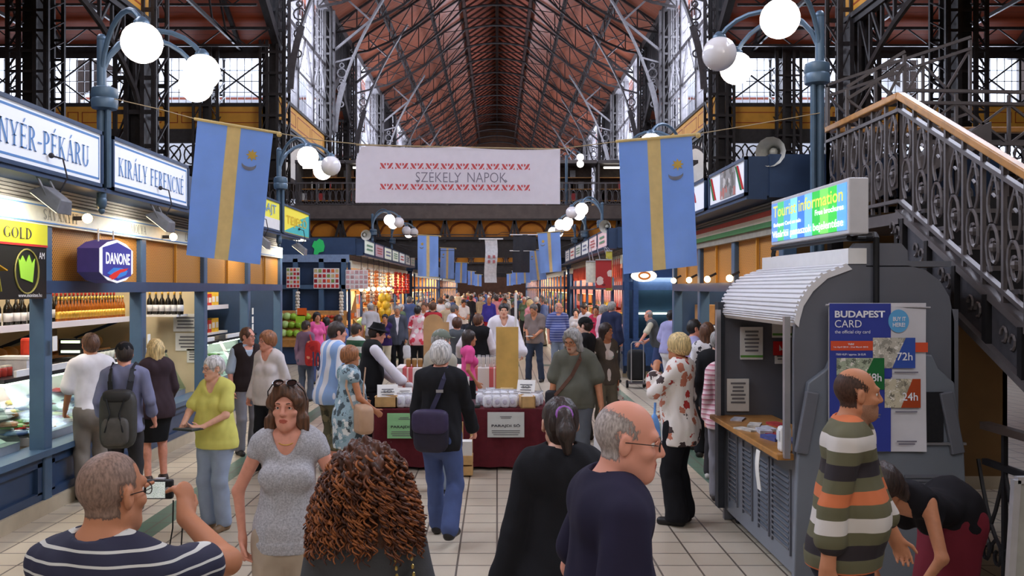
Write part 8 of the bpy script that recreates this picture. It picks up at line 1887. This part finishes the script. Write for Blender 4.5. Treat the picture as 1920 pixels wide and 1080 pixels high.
# shoulder bag with chain of the curly haired woman
def chain(t, w, M):
    mb = MB()
    for (x0, y0, z0, x1, y1, z1) in ((.1, -.1, 1.46, .13, -.175, 1.22), (.15, -.08, 1.46, .19, -.17, 1.22)):
        for i in range(12):
            u = i / 11; p = W_(curly, (x0 + (x1 - x0) * u, y0 + (y1 - y0) * u - .03 * math.sin(PI * u), z0 + (z1 - z0) * u)); mb.ball(p, .0055, 6, sz=1.5)
    tag(mb.build('chain', mat('chain_gold', (190, 160, 90), rough=.3, metal=.7), t), kind='stuff')
    p = w + M @ Vector((0, -.06, .03)); MB().tube([p + M @ Vector((.022 * math.cos(q) + sx, 0, .018 * math.sin(q))) for sx in (0,) for q in np.linspace(0, 2 * PI, 11)[:-1]], .005, 6, closed=True).build('clasp', MATS['chain_gold'], t)
bag(curly, 'black quilted shoulder bag on a chain worn by the curly haired woman', 'shoulder_bag', (.17, -.17, 1.08), (.13, .05, .15), M_bk, extra=chain)
# backpack
def pocket(t, w, M):
    MB().pillow(w + M @ Vector((0, -.1, -.1)), .12, .05, .13, .5, M=M).build('pocket', mat('pack_grey', (84, 80, 76)), t, smooth=True)
    for k in (-.08, .08): MB().tube([w + M @ Vector((k, -.1, .2)), w + M @ Vector((k * .5, -.13, .06)), w + M @ Vector((k, -.15, -.1))], .008, 5).build('cord', M_black, t)
    MB().pillow(w + M @ Vector((0, -.02, .22)), .13, .09, .06, .6, M=M).build('lid', mat('pack_dark', (48, 46, 46)), t, smooth=True)
bag(backp, 'dark grey backpack hanging on the man with the black cap', 'backpack', (0, -.23, 1.0), (.16, .09, .27), mat('pack_olive', (66, 64, 60)), straps=[[(sd * .08, -.2, 1.2), (sd * .1, -.16, 1.37), (sd * .11, -.1, 1.49), (sd * .115, -.02, 1.53), (sd * .12, .08, 1.49)] for sd in (-1, 1)], sm=M_bk, extra=pocket, sw=.055)
def flap(t, w, M):
    MB().pillow(w + M @ Vector((0, -.03, .08)), .155, .06, .1, .45, M=M).build('flap', mat('bag_violet', (56, 46, 76)), t, smooth=True); MB().box(-.03, .03, -.005, .005, -.012, .012).build('buckle', M_alu, t, rel=False).location = Vector(W_(jacket, (.045, -.19, 1.34))) - w
bag(jacket, 'dark violet shoulder bag slung across the back of the man in black', 'shoulder_bag', (-.02, -.23, 1.0), (.15, .06, .18), mat('bag_dark_violet', (38, 34, 50)), straps=[[(.09, -.05, 1.53), (.07, -.15, 1.44), (.03, -.185, 1.3), (-.03, -.2, 1.16), (-.08, -.2, 1.08)]], sm=mat('strap_violet', (52, 50, 78)), extra=flap, sw=.04)
bag(bagwoman, 'large beige leather handbag on the arm of the woman in the floral dress', 'handbag', (.27, .06, .92), (.2, .08, .15), M_tan, e=.4, straps=[[(.12, .16, 1.5), (.17, .12, 1.3), (.24, .1, 1.05)], [(.12, -.05, 1.52), (.18, -.1, 1.3), (.26, -.04, 1.05)]], sw=.022)
bag(mauve, 'red patterned shoulder bag on the woman in the mauve cardigan', 'shoulder_bag', (.22, -.14, 1.06), (.17, .08, .24), blotch('red_bag_print', (190, 40, 40), [(226, 150, 120), (160, 30, 34)], 9, .4), top=.75, straps=[[(.14, -.12, 1.46), (.2, -.15, 1.28)]])
bag(greytee, 'small dark pouch on a brown strap worn by the man in the grey green T-shirt', 'pouch', (.24, .06, .98), (.08, .05, .09), M_bk, straps=[[(-.09, .02, 1.53), (-.08, .13, 1.42), (.0, .17, 1.25), (.12, .18, 1.1), (.2, .12, 1.02)]], sm=mat('strap_brown', (88, 56, 42)), sw=.04)
def carrier(info, label, side, m, dims=(.13, .06, .17), dy=0.0, drop=.3, off=None):
    wr, k1, d, pn, th = info['hands'][side]; c = np.array(k1) + v3(0, dy, -drop) + (np.array(off) if off else 0)
    t = bag(info, label, 'carrier_bag', c, dims, m, e=.5, top=.8); q = W_(info, k1)
    for k in (-1, 1): MB().tube([q, W_(info, c + v3(0, k * dims[0] * .3, dims[2] * .9))], .008, 5).build('handle', m, t)
    return t
M_plw = mat('plastic_white', (226, 226, 230), rough=.3, noise=.06, ns=20); M_plb = mat('plastic_blue', (110, 160, 226), rough=.3, noise=.1, ns=20)
carrier(suit, 'white carrier bag held by the man in the grey suit', -1, M_plw, drop=.26)
carrier(sweater, 'white carrier bag with yellow foot held by the woman in the white sweater', -1, M_plw, (.1, .08, .18))
wb = W_(floral, (-.12, .2, .82)); t = thing('carrier_bag', 'light blue plastic bag held by the blond woman in the flowered blouse', 'bag', wb); MB().pillow(wb, .085, .07, .2, .7, top=.3).build('body', M_plb, t, smooth=True); MB().tube([wb + Vector((0, 0, .17)), W_(floral, (-.1, .2, 1.12))], .012, 6).build('handle', M_plb, t)
carrier(greytee, 'white carrier bag with dark end held by the man in the grey green T-shirt', -1, M_plw, (.1, .06, .2), drop=.32)
carrier(jackwoman, 'small red and white paper bag held by the woman in the brown jacket', -1, blotch('paper_bag_print', (226, 222, 216), [(190, 50, 50), (60, 60, 70)], 16, .4), (.09, .05, .12))
carrier(redtop, 'bright red carrier bag held by the woman in the crimson top', 1, mat('carrier_red', (216, 40, 44), rough=.4), (.16, .08, .26), drop=.2)
c = W_(yellow, (.0, .37, 1.06)); t = thing('folder', 'dark folder held open by the woman in the yellow polo shirt', 'folder', c, -R(205)); MB().box(-.11, .11, -.07, .08, .0, .015).build('cover', mat('folder_dark', (50, 56, 50)), t, rel=False, bevel=.004); MB().box(-.1, .1, -.06, .07, .015, .02).build('sheet', mat('folder_grey', (96, 100, 98)), t, rel=False)
c = W_(greypolo, (.0, .34, 1.04)); t = thing('leaflet', 'pale leaflet in the hands of the man in the grey brown polo shirt', 'leaflet', c, -R(200)); MB().box(-.08, .08, -.01, .13, -.004, .004).build('sheet', M_paper, t, rel=False)
c = W_(vendor, (.2, .5, .96)); t = thing('salt_scoop', 'small clear packet in the hand of the vendor with the black hat', 'packet', c); MB().pillow(c, .05, .03, .035, .6).build('packet', M_plw, t, smooth=True)
jt = jersey; p = W_(jt, (0, -.135, 1.3)); m_ = Matrix.Rotation(-R(52), 3, 'Z'); lettering('10', Vector(p) + m_ @ Vector((0, -.03, 0)), m_ @ Vector((1, 0, 0)), (0, 0, 1), .2, .22, mat('number_navy', (40, 48, 84), noise=0), jt['root'], name='shirt_number', bold=.03); 
o = [x for x in jt['root'].children if x.name.startswith('shirt_number')][0]; o.matrix_parent_inverse = Matrix.Rotation(R(52), 4, 'Z')
# shopping trolley
TY_ = 18.9; x = X(1193, TY_); t = thing('shopping_trolley', 'black two wheeled shopping trolley pulled by the bald man in the grey vest', 'trolley', (x, TY_, 0))
MB().pillow((x, TY_, .5), .2, .14, .33, .35, top=.92).build('bag', mat('trolley_black', (30, 30, 32)), t, smooth=True)
MB().tube([(x - .13, TY_ - .16, .1), (x - .13, TY_ - .16, .96), (x - .1, TY_ - .17, 1.0), (x + .1, TY_ - .17, 1.0), (x + .13, TY_ - .16, .96), (x + .13, TY_ - .16, .1)], .012, 8).build('frame', M_alu, t)
MB().box(x - .17, x + .17, TY_ - .18, TY_ + .1, .1, .14).build('foot_plate', M_steel2, t)
for k in (-1, 1): MB().tube([(x + k * .16, TY_ + .1, .08), (x + k * .2, TY_ + .1, .08)], .08, 14).build('wheel', M_black, t)
# ------------------------------------------------------------------ the crowd farther down the aisle
src = [redfloral, redstripe, suit, curlyfar, whitetee, navyj, violetfar, pinkjk]
for s_ in src: proto(s_['root'])
CL = [('white', (222, 216, 214)), ('dark', (44, 42, 48)), ('red', (170, 50, 56)), ('blue', (84, 100, 146)), ('grey', (140, 136, 134)), ('beige', (190, 170, 144)), ('pink', (210, 140, 150)), ('green', (96, 116, 92))]
HC_ = ['dark', 'brown', 'grey', 'black', 'blond', 'silver', 'brown', 'salt']
rr = random.Random(11); spots = []; tries = 0
while len(spots) < 105 and tries < 6000:
    tries += 1; Y = 24.5 + 62 * rr.random() ** 1.25; x = rr.uniform(-3.1, 2.0)
    if abs(x - X(917, 33)) < .9 and Y < 34: continue
    if Y < 27 and -.3 < x: continue
    if all((x - a) ** 2 + ((Y - b) * .7) ** 2 > .42 for a, b in spots): spots.append((x, Y))
for i, (x, Y) in enumerate(spots):
    k = rr.randrange(8); nm, c = CL[(i * 3 + k) % 8]; s_ = src[k]
    o = dupt(s_['root'], loc=(x, Y, 0), rz=rr.choice((0, PI, PI, .4, -.5, 2.6, 1.4)) + rr.uniform(-.4, .4), label='distant shopper in a %s top in the crowd far down the aisle' % nm, group='distant shoppers in %s tops' % nm)
    sc_ = rr.uniform(.93, 1.04); o.scale = (1, 1, sc_)
    for ch in o.children:
        b = ch.name.split('.')[0]; m_ = None
        if b in ('shirt', 'jacket', 'suit_jacket'): m_ = cloth('crowd_' + nm, c)
        elif b == 'trousers': m_ = cloth('crowd_legs_%d' % (i % 4), ((50, 54, 70), (40, 40, 44), (150, 140, 124), (96, 104, 124))[i % 4])
        elif b == 'hair': m_ = hairm(HC_[(i + k) % 8])
        if m_: ch.material_slots[0].link = 'OBJECT'; ch.material_slots[0].material = m_
